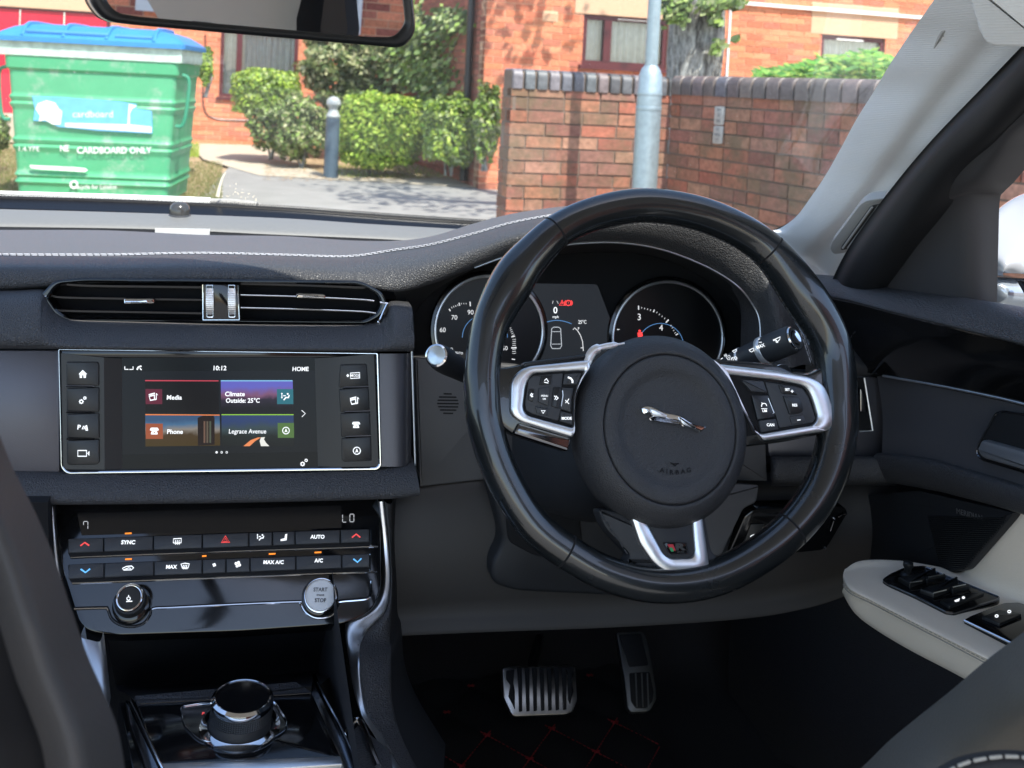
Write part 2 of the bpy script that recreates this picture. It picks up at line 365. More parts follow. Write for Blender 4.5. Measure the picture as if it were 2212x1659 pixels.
q = rect(fr, [(1173, 23), (1204, 48)]); g = M(); wbox(g, fr, q[0], q[2], q[1], q[3], .0, .008)
for k in range(5): wbox(g, fr, q[0]+.01, q[2]-.01, q[1]+.012+k*(q[3]-q[1]-.02)/5, q[1]+.022+k*(q[3]-q[1]-.02)/5, .008, .014)
g.build('air_brick', m_mortar, house, smooth=0)
pp = side.p0+side.u*5.75-side.n*(-.06); g = M(); g.tube([Vector((pp.x, pp.y, .05)), Vector((pp.x, pp.y, 4.2))], .045, 12)
for k in (1.2, 2.6): g.tube([Vector((pp.x, pp.y, k)), Vector((pp.x, pp.y, k+.06))], .055, 12)
g.build('downpipe', m_black, house)
# ---- left house
cb = side.p0.copy(); cb.z = 0
left = BPl(cb-uh*9.5, uh)
wl = rect(left, [(478, 60), (640, 216)])
house2 = thing('brick_house', 'red brick house with red doors and a net curtained window behind the bin', 'house', (left.p0.x+4, left.p0.y+1.3, 0))
dq = left.uz(-60, 250); de = left.uz(231, 60); dr = (max(.3, dq[0]-1.5), .38, de[0], left.uz(60, 17)[1])
bricks(left, 0, 9.49, 0, 4.2, [wl, dr, (dr[0]-.1, dr[3], dr[2]+.6, dr[3]+.4)], red, house2, m_brick, m_mortar, rough=.003)
mL = left.uz(517, 120)[0]
window(house2, left, wl, [mL])
m_red = mat('red_door_paint', (.56, .010, .035), .4, var=.12, vs=5)
mid = left.uz(137, 60)[0]; w_ = dr[2]-mid
for k in range(3):
    g = M(); wbox(g, left, mid+w_*(1-k)-w_+.01, mid+w_*(1-k)-.01, dr[1], dr[3]-.03, -.10, -.05); g.build('door', m_red, house2, smooth=0)
g = M(); wbox(g, left, dr[0], dr[2], dr[3]-.028, dr[3], -.12, -.02); wbox(g, left, dr[2]-.001, dr[2]+.05, dr[1], dr[3], -.1, .012); g.build('door_frame', m_maroon, house2, smooth=0)
g = M(); wbox(g, left, dr[0]-.09, dr[2]+.59, dr[3]+.004, dr[3]+.395, -.1, .006); g.build('lintel', m_render, house2, smooth=0)
g = M(); wbox(g, left, dr[0]-.5, dr[2]+.15, 0, .375, .002, .9); g.build('doorstep', m_pave, house2, smooth=0)
g = M(); cbl = z('Z1', [(1320, 220), (1318, 420), (1305, 600), (1320, 720), (1400, 765), (1610, 775), (1850, 800)]); g.tube(cr([left.at(x, y, .012) for x, y in cbl], 40), .010, 6); g.build('cable', m_black, house2)
# ---- near garden wall: two runs meeting at a corner
ua = Vector((.966, .259, 0)); pa = PW(1100, 300, 6.0); wa = BPl(pa, ua)
lenA = wa.uz(1445, 300)[0]; cor = pa+ua*lenA; ub = Vector((.42, -.907, 0)); wb = BPl(cor, ub)
old = [(.31, .12, .08), (.36, .14, .085), (.27, .115, .085), (.40, .17, .10), (.25, .12, .09), (.31, .155, .10), (.38, .13, .08), (.37, .19, .125)]
zt = PW(1100, 190, 6.0).z
gw = thing('garden_wall', 'old weathered brick wall with blue grey coping bricks behind the lamp post', 'wall', (pa.x+.5, pa.y+.3, 0))
bricks(wa, 0, lenA, -.02, zt, [], old, gw, m_brick_old, m_mortar_old, header=.3, rough=.004, thick=.2)
we = BPl(pa-wa.n*.22, wa.n); bricks(we, 0, .219, -.02, zt, [], old, gw, m_brick_old, m_mortar_old, header=.3, rough=.003, name='end_brick_face', thick=.03)
bricks(wb, 0, 5.2, -.02, zt+.01, [], old, gw, m_brick_old, m_mortar_old, header=.3, rough=.004, name='return_brick_face', thick=.2)
blue = [(.11, .11, .12), (.14, .14, .15), (.10, .095, .10), (.17, .155, .16), (.22, .17, .165), (.13, .135, .145)]
def coping(wp, L0, L1, zb, hh, cols, bw, nm, back=.20, ov=.012):
    g = M(); x = L0
    while x < L1-.01:
        g.col = jit(random.choice(cols), .15); b = min(x+bw, L1)
        n_ = 9; rows = []
        for q in (x+.003, x+.008, b-.008, b-.003):
            e = 0 if q in (x+.008, b-.008) else .006; base = wp.p0+wp.u*q
            prof = [(ov-e, 0)]+[(ov-e-.045*(1-math.cos(R(90*k/4))), hh-e-.045*(1-math.sin(R(90*k/4)))) for k in range(5)]+[(-back+e, hh-e), (-back+e, 0)]
            rows.append([Vector((base.x, base.y, zb+pz))+wp.n*px for px, pz in prof])
        g.grid(rows); m_ = len(rows[0]); vs = rows[0]; b0 = len(g.v)
        g.add(rows[0], [list(range(m_))]); g.add(rows[-1], [list(range(m_))[::-1]]); x += bw+.008
    g.build(nm, m_cope, gw, smooth=50)
    g = M(); c = wp.p0+wp.u*((L0+L1)/2)+wp.n*(-back/2-.004); g.box(Vector((c.x, c.y, zb+hh/2-.006)), wp.u, UP, wp.n, L1-L0, hh-.012, back-.02); g.build('coping_mortar', m_mortar_old, gw, smooth=0)
hc = PW(1100, 147, 6.0).z-zt
coping(wa, 0, lenA-.01, zt, hc, blue, .068, 'coping')
coping(wb, .0, 5.2, zt+.01, hc, [(.125, .095, .088), (.15, .115, .105), (.11, .09, .085), (.13, .108, .10)]*3+blue[:3], .105, 'return_coping')
# number plates fixed on the wall
m_plate = mat('faded_plate', (.48, .47, .43), .6, var=.3, vs=60); m_dk = mat('faded_print', (.16, .17, .18), .7)
for i, (q, s_) in enumerate(((z('Z3', [(442, 612), (497, 615), (488, 722), (436, 718)]), 'HFR'), (z('Z3', [(436, 724), (488, 727), (479, 830), (427, 826)]), 'ENT'))):
    g = M(); g.prism(wb, rnd(q, 3, 3), .006, .014, .002)
    o = g.build('wall_plate', m_plate); o['label'] = ['upper faded white hydrant plate on the brick wall', 'lower faded white hydrant plate on the brick wall'][i]; o['category'] = 'plate'
    for k in range(3):
        cx = sum(a[0] for a in q)/4+(-k+1)*1.2; cy = q[0][1]+8+k*12; txt(s_[k]+s_[k], wb, cx, cy, 5, m_dk, o, h=.015)
# ---- lamp post
lp = PW(1392, 400, 5.45); lp.z = 0
lm = thing('lamp_post', 'grey galvanised steel lamp post in front of the brick wall', 'lamp post', lp)
zc = PW(1407, 150, 5.45).z
g = M(); g.lathe(lp, UP, [(.001, 0), (.067, 0), (.067, 1.0), (.066, zc-.14)]); g.build('base_sleeve', m_galv, lm)
g = M(); g.lathe(lp, UP, [(.067, zc-.1395), (.069, zc-.13), (.066, zc-.12), (.062, zc-.03), (.050, zc), (.036, zc+.02)]); g.build('shoulder', m_galv, lm)
g = M(); g.lathe(lp, UP, [(.0345, zc+.01), (.034, 2.0), (.031, 4.5), (.001, 4.5)]); g.build('pole', m_galv, lm)
g = M(); g.lathe(lp, UP, [(.0675, zc-.22), (.0685, zc-.215), (.0685, zc-.20), (.0675, zc-.195)]); g.build('band', m_galv, lm)
# ---- bollard
bp = PG(714, 385); bo = thing('bollard', 'dark blue grey bollard with a domed top beside the hedge', 'bollard', bp)
m_boll = mat('blue_grey_paint', (.06, .095, .13), .5, var=.2, vs=30); s_ = 178/2212*bp.y; rb = 15/2212*bp.y
g = M(); g.lathe(bp, UP, [(.001, 0), (rb*1.08, 0), (rb*1.02, .3*s_), (rb, .66*s_), (rb*.97, .74*s_), (.001, .74*s_)], 24); g.build('post', m_boll, bo)
g = M(); g.lathe(bp, UP, [(rb*1.0, .741*s_), (rb*1.06, .76*s_), (rb*.9, .78*s_), (rb*.6, .84*s_), (rb*.72, .87*s_), (rb*1.05, .9*s_), (rb*.98, .95*s_), (rb*.6, .985*s_), (.001, 1.0*s_)], 24)
g.build('domed_cap', mat('pale_cap_paint', (.35, .38, .38), .45, var=.2, vs=40), bo)
# ---- vegetation
def bush(name, label, cat, c, rad, n, ls, cols, group=None, stems=3, lump=.28, sq=1.0, holes=.0, ground=True, crownname='foliage'):
    c = Vector(c); base = Vector((c.x, c.y, max(0, c.z-rad[2]-.15))) if ground else Vector((c.x, c.y, c.z-rad[2]))
    t = thing(name, label, cat, base, group); g = M()
    ph = [random.uniform(0, 6.28) for _ in range(6)]
    for _ in range(int(n*1.5)):
        d = Vector((random.gauss(0, 1), random.gauss(0, 1), random.gauss(0, 1))).normalized()
        k = 1+lump*(.5*math.sin(5*d.x+ph[0])+.5*math.sin(6*d.z+ph[1]+3*d.y)+.4*math.sin(11*d.x+9*d.z+ph[2]))
        rr = (random.uniform(.55, 1)**.5)*k
        if sq != 1: m_ = max(abs(d.x), abs(d.z), abs(d.y))**(1-1/sq if sq > 1 else 0); d = d/max(.35, m_)
        p = c+Vector((d.x*rad[0], d.y*rad[1], d.z*rad[2]))*rr
        if p.z < base.z+.02: continue
        nn = (d+Vector((random.gauss(0, .6), random.gauss(0, .6), random.gauss(0, .6)+.4))).normalized(); u = nn.orthogonal().normalized()
        a = random.uniform(0, 6.28); v = nn.cross(u); u, v = u*math.cos(a)+v*math.sin(a), v*math.cos(a)-u*math.sin(a)
        L = ls*random.uniform(.6, 1.3); W = L*.55; g.col = jit(random.choice(cols), .2)
        g.add([p-u*L*.5, p+v*W*.5+nn*L*.06, p+u*L*.5, p-v*W*.5+nn*L*.06], [(0, 1, 2, 3)])
    g.build(crownname, m_leaf, t, smooth=0)
    g = M()
    for k in range(stems):
        q = c+Vector((random.uniform(-.5, .5)*rad[0], random.uniform(-.4, .4)*rad[1], random.uniform(.0, .5)*rad[2])); b0 = base+Vector((random.uniform(-.3, .3)*rad[0], random.uniform(-.3, .3)*rad[1], 0))
        g.tube([b0, b0.lerp(q, .5)+Vector((random.uniform(-.05, .05), 0, 0)), q], [.018, .012, .004], 6)
    if stems: g.build('stem', m_bark, t)
    return t
def bpx(x0, x1, y0, y1, Y, dy, sh=1.0):
    a = PW((x0+x1)/2, (y0+y1)/2, Y); return a, ((x1-x0)/2/2212*Y*sh, dy, (y1-y0)/2/2212*Y*sh)
lime = [(.40, .55, .07), (.30, .45, .05), (.50, .62, .12), (.16, .28, .03)]; mid_ = [(.22, .34, .07), (.30, .42, .12), (.13, .21, .04), (.42, .50, .22)]
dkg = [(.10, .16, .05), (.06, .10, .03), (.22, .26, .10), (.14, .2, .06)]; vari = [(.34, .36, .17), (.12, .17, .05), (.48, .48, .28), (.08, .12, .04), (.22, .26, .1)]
c, r_ = bpx(507, 645, 138, 300, 13.6, .5); bush('shrub', 'rounded clipped bush with bright top leaves under the left window', 'shrub', c+Vector((0, 0, .12)), (r_[0], .5, r_[2]*.62), 4200, .065, mid_+lime, sq=2.2, lump=.10)
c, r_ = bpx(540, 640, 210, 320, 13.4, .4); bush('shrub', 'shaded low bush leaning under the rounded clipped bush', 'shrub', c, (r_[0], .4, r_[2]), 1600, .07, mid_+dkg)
c, r_ = bpx(590, 712, 205, 345, 13.0, .4); bush('shrub', 'pale leaved bush directly left of the bollard', 'shrub', c, (r_[0], .4, r_[2]), 2400, .07, mid_+vari)
c, r_ = bpx(722, 920, 200, 365, 12.4, .5); bush('hedge', 'lime green clipped hedge directly right of the bollard', 'hedge', c, (r_[0]*.95, .5, r_[2]*.98), 6500, .065, lime, sq=2.4, lump=.07)
c, r_ = bpx(914, 1040, 205, 352, 11.8, .4); bush('hedge', 'lime green hedge clump between the bollard hedge and the brick wall', 'hedge', c, (r_[0], .35, r_[2]), 4200, .065, lime+mid_, sq=2.0, lump=.14)
c, r_ = bpx(1024, 1080, 185, 340, 11.2, .3); bush('shrub', 'narrow pale shrub at the left end of the garden wall', 'shrub', c, (r_[0], .25, r_[2]), 1500, .07, mid_+vari+lime, lump=.3)
c, r_ = bpx(640, 860, 60, 235, 15.0, .6); bush('shrub', 'tall variegated shrub under the rear view mirror', 'shrub', c, (r_[0], .55, r_[2]), 5200, .10, vari, lump=.3, stems=5)
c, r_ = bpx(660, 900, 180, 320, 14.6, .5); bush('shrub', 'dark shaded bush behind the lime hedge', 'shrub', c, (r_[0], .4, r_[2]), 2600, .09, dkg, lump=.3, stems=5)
def climb(x, y, s, n): 
    for _ in range(n):
        px, py = random.gauss(x, s), random.gauss(y, s*1.2); p = PW(px, py, 14.2-(px-850)/190*2.6)+Vector((random.uniform(-.2, .2), random.uniform(-.2, .1), 0))
        nn = Vector((random.gauss(0, .6), -1, random.gauss(.4, .6))).normalized(); u = nn.orthogonal().normalized(); v = nn.cross(u); L = random.uniform(.06, .12); gg.col = jit(random.choice(dkg+mid_), .2)
        gg.add([p-u*L*.5, p+v*L*.3, p+u*L*.5, p-v*L*.3], [(0, 1, 2, 3)])
tp = PG(905, 345); tc_ = thing('climbing_plant', 'straggly dark creeper against the shaded side wall', 'plant', tp)
gg = M()
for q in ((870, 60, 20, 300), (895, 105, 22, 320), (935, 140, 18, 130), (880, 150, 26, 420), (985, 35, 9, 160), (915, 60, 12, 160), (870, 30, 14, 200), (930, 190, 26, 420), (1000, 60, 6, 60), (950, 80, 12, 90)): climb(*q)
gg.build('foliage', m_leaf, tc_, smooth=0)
g = M(); g.tube(cr([tp, PW(912, 240, 13.4), PW(890, 150, 13.6), PW(905, 60, 13.6), PW(985, 20, 12.8)], 14), .02, 6); g.tube(cr([PW(912, 240, 13.4), PW(950, 160, 13.2), PW(1000, 60, 12.4)], 8), .012, 6); g.build('stem', m_bark, tc_)
# sprig of long lime leaves above the pale bush
# ---- tree behind the wall
tb = PW(1492, 165, 8.3); tb.z = 0; tr = thing('street_tree', 'thick ridged grey tree trunk behind the garden wall right of the lamp post', 'tree', tb)
g = M(); prof = []
for k in range(46):
    zz = k*.075; a0 = .205+.03*math.exp(-zz*2)+.012*math.sin(zz*5)
    prof.append([tb+Vector(((a0*(1+.10*math.sin(3*t+zz*.9)+.055*math.sin(11*t+1.5*math.sin(zz*3))+.03*math.sin(23*t+zz*6)))*math.cos(t)+.06*zz*.15, a0*math.sin(t), zz)) for t in [2*math.pi*j/56 for j in range(56)]])
g.grid(prof, True); g.build('trunk', m_bark, tr, smooth=60)
g = M()
for a, L, tilt in ((.3, 2.2, .8), (2.2, 2.0, .7), (4.0, 2.4, .9), (5.2, 1.8, .5)):
    s0 = tb+Vector((0, 0, 3.3)); d = Vector((math.cos(a)*tilt, math.sin(a)*tilt, 1)).normalized(); g.tube([s0, s0+d*L*.5, s0+d*L+Vector((0, 0, .3))], [.15, .10, .04], 10)
g.build('limb', m_bark, tr)
g = M()
for _ in range(2200):
    a = random.uniform(0, 6.28); rr = random.uniform(.2, 1)**.5; p = tb+Vector((math.cos(a)*rr*2.0, math.sin(a)*rr*2.0, 5.4+random.gauss(0, .6)))
    if math.sin(p.x*2.3)+math.sin(p.y*2.9+1)+math.sin(p.z*3.1) < -.6: continue
    nn = Vector((random.gauss(0, .5), random.gauss(0, .5), 1)).normalized(); u = nn.orthogonal().normalized(); v = nn.cross(u); L = random.uniform(.08, .16); g.col = jit(random.choice(mid_+dkg), .2)
    g.add([p-u*L*.5, p+v*L*.35, p+u*L*.5, p-v*L*.35], [(0, 1, 2, 3)])
g.build('crown', m_leaf, tr, smooth=0)
# ivy and shoots on the trunk
gg = M()
def shoots(cx, cy, sx, sy, n, Y, cols, L0=.05, L1=.10):
    for _ in range(n):
        p = PW(random.gauss(cx, sx), random.gauss(cy, sy), Y+random.uniform(-.1, .1)); nn = Vector((random.gauss(0, .6), -1, random.gauss(.5, .6))).normalized(); u = nn.orthogonal().normalized(); v = nn.cross(u)
        L = random.uniform(L0, L1); gg.col = jit(random.choice(cols), .2); gg.add([p-u*L*.5, p+v*L*.3, p+u*L*.5, p-v*L*.3], [(0, 1, 2, 3)])
for q in ((1462, 8, 14, 12, 200), (1470, 35, 8, 10, 90), (1535, 12, 12, 8, 110), (1580, 8, 14, 5, 90), (1545, 42, 7, 6, 50), (1552, 98, 8, 5, 40), (1546, 110, 4, 4, 25), (1440, 20, 5, 14, 60), (1590, 84, 4, 3, 12)): shoots(*q, 8.0, mid_+dkg)
gg.build('ivy_shoots', m_leaf, tr, smooth=0)
# fern-like shrub peeping over the wall
c = PW(1800, 140, 6.6); fs = thing('shrub', 'bright feathery green shrub peeping over the garden wall', 'shrub', (c.x, c.y, 0)); gg = M(); st = M()
for k in range(150):
    x0 = random.uniform(1640, 1990); yt = 165-38*math.exp(-((x0-1860)/150)**2)*random.uniform(.5, 1.4); b0 = PW(x0+random.uniform(-20, 40), 215, 6.7); e = PW(x0, yt-6, 6.5+random.uniform(-.3, .5)); st.tube([b0, e], [.004, .001], 5)
    for j in range(14):
        f = .35+.65*j/14; p = b0.lerp(e, f)+Vector((random.uniform(-.03, .03), random.uniform(-.03, .03), random.uniform(-.01, .01)))
        for sg in (-1, 1):
            u = Vector((sg, random.uniform(-.4, .4), random.uniform(-.1, .5))).normalized(); v = u.cross(Vector((0, -1, .3))).normalized(); L = random.uniform(.04, .08); gg.col = jit(random.choice([(.12, .34, .05), (.20, .42, .07), (.07, .22, .04), (.35, .50, .10)]), .2)
            gg.add([p, p+u*L*.5+v*L*.16, p+u*L, p+u*L*.5-v*L*.16], [(0, 1, 2, 3)])
gg.build('foliage', m_leaf, fs, smooth=0); st.build('stem', m_bark, fs)
# small plants
c, r_ = bpx(412, 440, 105, 180, 10.8, .2); bush('shrub', 'small yellow green sprig beside the right side of the green bin', 'shrub', c+Vector((0, .3, 0)), (r_[0], .12, r_[2]), 500, .06, lime+mid_, stems=2)
c, r_ = bpx(-30, 14, 250, 330, 10.6, .2); bush('shrub', 'dark low bush at the left edge behind the green bin', 'shrub', c, (r_[0], .2, r_[2]), 700, .06, dkg+mid_, stems=2)
# grass and litter
g = M()
def blades(n, f, h, cols):
    for _ in range(n):
        p = f(); a = random.uniform(0, 6.28); d = Vector((math.cos(a), math.sin(a), 0)); L = random.uniform(.4, 1)*h; g.col = jit(random.choice(cols), .25)
        g.add([p-d*.004, p+d*.004, p+Vector((random.gauss(0, .3)*L, random.gauss(0, .3)*L, L))], [(0, 1, 2)])
def pxin(x0, x1, y0, y1): p = PG(random.uniform(x0, x1), random.uniform(y0, y1)); p.z = 0; return p
gc = [(.22, .25, .08), (.15, .21, .05), (.32, .28, .13), (.38, .33, .18)]
blades(6000, lambda: pxin(-60, 40, 322, 440), .05, gc); blades(6000, lambda: pxin(380, 480, 350, 440), .035, gc); blades(2500, lambda: pxin(-60, 420, 310, 345), .05, gc); blades(1500, lambda: pxin(400, 430, 295, 340), .06, lime)
blades(2500, lambda: pxin(730, 1050, 358, 386), .05, gc+lime)
g.build('grass', m_grass, kind='stuff', smooth=0, label='dry grass tufts on the verge', category='grass')
g = M()
for _ in range(2600):
    p = pxin(570, 1062, 335, 392); L = random.uniform(.02, .05); a = random.uniform(0, 6.28); u = Vector((math.cos(a), math.sin(a), random.uniform(-.2, .2))); v = Vector((-u.y, u.x, .1)); p.z = .012+rc()*.01; g.col = jit(random.choice([(.45, .28, .13), (.55, .40, .22), (.30, .18, .08), (.6, .45, .3)]), .2)
    g.add([p-u*L*.5, p+v*L*.3, p+u*L*.5, p-v*L*.3], [(0, 1, 2, 3)])
g.build('leaf_litter', m_leaf, kind='stuff', smooth=0, label='dry fallen leaves under the hedges', category='leaf litter')
# soil bed
sheet('planting_bed', [Vector((p.x, p.y, -.002)) for p in [PG(545, 300), PG(1070, 330), PG(1064, 398), PG(700, 378), PG(600, 330)]], m_earth)
# ---- wheelie bin
m_bin = mat('faded_green_plastic', (.075, .37, .18), .45, var=.10, vs=9, bump=('noise', 30, .15, .004))
_n = m_bin.node_tree.nodes; _l = m_bin.node_tree.links; b_ = _n['Principled BSDF']; src = b_.inputs['Base Color'].links[0].from_socket
tcn = _n.new('ShaderNodeTexCoord'); nn_ = _n.new('ShaderNodeTexNoise'); nn_.inputs['Scale'].default_value = 5; nn_.inputs['Detail'].default_value = 9; nn_.inputs['Roughness'].default_value = .75; _l.new(tcn.outputs['Object'], nn_.inputs[0])
mr_ = _n.new('ShaderNodeMapRange'); mr_.inputs[1].default_value = .52; mr_.inputs[2].default_value = .68; mr_.inputs[4].default_value = .65; _l.new(nn_.outputs[0], mr_.inputs[0])
mx_ = _n.new('ShaderNodeMix'); mx_.data_type = 'RGBA'; mx_.inputs[7].default_value = (.40, .46, .40, 1); _l.new(mr_.outputs[0], mx_.inputs[0]); _l.new(src, mx_.inputs[6]); _l.new(mx_.outputs[2], b_.inputs['Base Color'])
m_scuff = mat('scuffed_pale_green', (.48, .62, .52), .6, var=.55, vs=14)
m_blue = mat('faded_blue_plastic', (.035, .22, .52), .45, var=.12, vs=6); m_sticker = mat('pale_blue_sticker', (.13, .42, .72), .4, var=.22, vs=12); m_wsc = mat('white_print', (.74, .78, .74), .6, var=.15, vs=60)
m_edgeblue = mat('dusty_lid_edge', (.12, .17, .26), .7)
ubn = Vector((.991, .134, 0)); pb = PW(35, 300, 8.5); bp_ = BPl(pb, ubn)
bz0 = bp_.uz(40, 428)[1]; c0 = pb+ubn*.75-bp_.n*.5; c0.z = bz0-.08
bn = thing('wheelie_bin', 'large green cardboard recycling bin with a blue lid', 'bin', c0)
def bside(y): return bp_.at(20, y).z
# body: tapered box with ribs, as stacked rounded rings
L0, L1 = bp_.uz(36, 400)[0], bp_.uz(360, 400)[0]; T0, T1 = bp_.uz(16, 120)[0], bp_.uz(384, 135)[0]; z1b = bp_.uz(210, 128)[1]; D = 1.0
ribs = [(.12, .02), (.17, .018), (.36, .02), (.41, .018), (.66, .02), (.71, .018), (.885, .0)]
rows = []; N = 60
for k in range(N+1):
    f = k/N; zz = bz0+(z1b-bz0)*f; a = L0+(T0-L0)*f; b = L1+(T1-L1)*f; o_ = 0
    for q, d in ribs: o_ += d*math.exp(-((f-q)/.014)**2)
    if f > .90: o_ += .02
    a -= o_; b += o_; fr0 = .05*(f-.5)+o_; bk = D+.0+.06*f
    P = []
    for (x, d, sx, sy) in ((a, fr0, 1, 1), (b, fr0, -1, 1), (b, -bk, -1, -1), (a, -bk, 1, -1)):
        rr = .05
        for j in range(5):
            t = R(90*j/4)
            if (sx, sy) == (1, 1): q = (x+rr-rr*math.cos(t), d-rr+rr*math.sin(t))
            elif (sx, sy) == (-1, 1): q = (x-rr+rr*math.sin(t), d-rr+rr*math.cos(t))
            elif (sx, sy) == (-1, -1): q = (x-rr+rr*math.cos(t), d+rr-rr*math.sin(t))
            else: q = (x+rr-rr*math.sin(t), d+rr-rr*math.cos(t))
            pt = bp_.p0+bp_.u*q[0]+bp_.n*q[1]; P.append(Vector((pt.x, pt.y, zz)))
    rows.append(P)
g = M(); g.grid(rows, True); g.add(rows[0], [list(range(20))]); body = g.build('body', m_bin, bn)
g = M()
zr0 = z1b+.003; p_ = [T0-.05, T1+.04]
wbox(g, bp_, p_[0], p_[1], zr0, zr0+.13, -.98, .055); g.build('rim_band', m_scuff, bn, smooth=0)
# lid: shallow hipped dome with raised ribs
rows = []
for f, hh, ins in ((0, 0, 0), (.0, .04, -.0), (.05, .08, .05), (.12, .125, .13), (.3, .15, .22), (.5, .16, .3)):
    a, b = p_[0]-.05+ins, p_[1]+.03-ins; d0, d1 = .09-ins*.9, -1.05+ins*.9; P = []
    for q in rnd([(a, d0), (b, d0), (b, d1), (a, d1)], .06, 5): pt = bp_.p0+bp_.u*q[0]+bp_.n*q[1]; P.append(Vector((pt.x, pt.y, zr0+.115+hh)))
    rows.append(P)
g = M(); g.grid(rows, True); g.add(rows[-1], [list(range(20))[::-1]]); lid = g.build('lid', m_blue, bn, smooth=30)
zl = zr0+.115
g = M()
for x0, x1 in ((T0+.10, T0+.17), (T0+.42, T0+.49), (T1-.60, T1-.53), (T1-.22, T1-.15)): g.tube([bp_.p0.lerp(bp_.p0, 0)+bp_.u*((x0+x1)/2)+bp_.n*d+Vector((0, 0, zl+hh-bp_.p0.z)) for d, hh in ((.075, .045), (.03, .09), (-.02, .13), (-.10, .155), (-.3, .165), (-.7, .165))], .018, 8)
g.build('lid_rib', m_blue, lid)
g = M(); x0, x1 = T0+.16, T1-.55; g.tube([bp_.p0+bp_.u*x+bp_.n*(.045)+Vector((0, 0, zl+.085-bp_.p0.z)) for x in (x0, x1)], .024, 8); g.tube([bp_.p0+bp_.u*x+bp_.n*(.045)+Vector((0, 0, zl+.08-bp_.p0.z)) for x in (x1+.05, T1-.2)], .022, 8); g.build('lid_handle', m_blue, lid)
for sx, xx in ((-1, T0-.05), (1, T1+.06)):
    g = M(); P = [bp_.p0+bp_.u*(xx-.03*sx)+bp_.n*(-.05)+Vector((0, 0, zr0-.10-bp_.p0.z)), bp_.p0+bp_.u*(xx+.03*sx)+bp_.n*(-.05)+Vector((0, 0, zr0-.16-bp_.p0.z)), bp_.p0+bp_.u*(xx-.0*sx)+bp_.n*(-.05)+Vector((0, 0, zr0-.50-bp_.p0.z)), bp_.p0+bp_.u*(xx-.07*sx)+bp_.n*(-.05)+Vector((0, 0, zr0-.54-bp_.p0.z))]
    g.tube(cr(P, 16), .016, 8); g.build('side_handle', mat('green_handle', (.03, .25, .14), .5) if sx < 0 else bpy.data.materials['green_handle'], bn)
for xx in (L0+.15, L1-.15):
    for dd in (-.15, -.85):
        c = bp_.p0+bp_.u*xx+bp_.n*dd; g = M(); g.lathe(Vector((c.x, c.y, bz0-.075)), bp_.u, [(.001, -.02), (.075, -.02), (.08, -.01), (.08, .01), (.075, .02), (.001, .02)], 20); g.build('wheel', m_black, bn)
for p_q in range(1): pass
sf = Pl(bp_.p0+bp_.n*.022, bp_.n)
g = M(); stp = z('Z1', [(208, 618), (400, 625), (780, 655), (880, 670), (870, 700), (975, 715), (978, 858), (640, 840), (380, 815), (300, 780), (215, 775), (225, 700)]); g.prism(sf, stp, -.02, .003); stk = g.build('sticker', m_sticker, body, smooth=0)
g = M(); cx = z('Z1', [(312, 722)])[0]; o_ = ell(cx[0], cx[1], 24, 24, 30, 30, 330); i_ = ell(cx[0], cx[1], 14, 14, 30, 30, 330); 
g.prism(sf, z('Z1', [(230, 700), (245, 665), (300, 645), (355, 660), (380, 700), (400, 715), (390, 800), (340, 800), (290, 770), (250, 780), (260, 745)]), .003, .005)
g.prism(sf, z('Z1', [(830, 668), (880, 680), (850, 700), (835, 730), (835, 800), (975, 815), (975, 852), (420, 815), (420, 790), (820, 800)]), .003, .005); g.build('sticker_print', m_wsc, stk, smooth=0)
def bt(s, zx, zy, size, **k): p = z('Z1', [(zx, zy)])[0]; txt(s, sf, p[0], p[1], size*.336, m_wsc, body, h=.004, rot=0, **k)
bt('CARDBOARD ONLY', 735, 968, 44, bold=.02, sx=.86); bt('NE', 415, 955, 42, bold=.02, sx=.8); bt('1.4.YPE', 185, 958, 34); bt('cardboard', 598, 735, 46)
bt('recycle for London', 615, 1202, 30, sx=.85, bold=.01); bt('London Borough', 650, 435, 24); bt('of Hounslow', 630, 462, 22)
g = M(); g.prism(sf, z('Z1', [(190, 1062), (330, 1068), (480, 1075), (545, 1082), (565, 1095), (545, 1105), (250, 1088), (200, 1080)]), -.01, .004); g.build('scrape_mark', m_wsc, body, smooth=0)
q = z('Z1', [(475, 1187)])[0]; g = M(); g.ring(sf, ell(q[0], q[1], 9, 9, 24), ell(q[0], q[1], 5.5, 5.5, 24), -.01, .004); g.build('emblem', m_wsc, body)
q = z('Z1', [(480, 440)])[0]; g = M()
for k in range(8): e = ell(q[0]+6*math.cos(k*.785), q[1]+6*math.sin(k*.785), 3, 3, 8); g.prism(sf, e, -.01, .004)
g.build('emblem', m_wsc, body)
# ================================================================== THE CAR: materials
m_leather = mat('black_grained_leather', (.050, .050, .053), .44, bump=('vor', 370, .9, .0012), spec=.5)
m_pad = mat('sky_lit_dash_leather', (.105, .106, .112), .48, bump=('vor', 370, .8, .0010), spec=.55)  # paler than the black leather: sky sheen put into the colour
m_rim = mat('worn_smooth_leather', (.010, .012, .013), .24, var=.25, vs=30, bump=('vor', 600, .12, .0004), coat=.7)
m_hub = mat('hub_leather', (.034, .034, .036), .48, bump=('vor', 480, .6, .0008))
m_gloss = mat('piano_black', (.005, .005, .0055), .08, spec=.6, var=.3, vs=24)
m_gloss2 = mat('gloss_door_veneer', (.006, .006, .0065), .09, spec=.7, var=.3, vs=10)
m_soft = mat('matt_black_plastic', (.016, .017, .019), .6, bump=('noise', 900, .15, .0003))
m_void = mat('dark_cavity', (.004, .004, .005), .9)
m_warm = mat('brown_black_plastic', (.028, .0245, .022), .58, bump=('noise', 700, .2, .0004))
m_grey = mat('grey_moulded_plastic', (.075, .075, .078), .58, bump=('noise', 700, .2, .0004))
m_chrome = mat('polished_chrome', (.72, .73, .75), .08, metal=1)
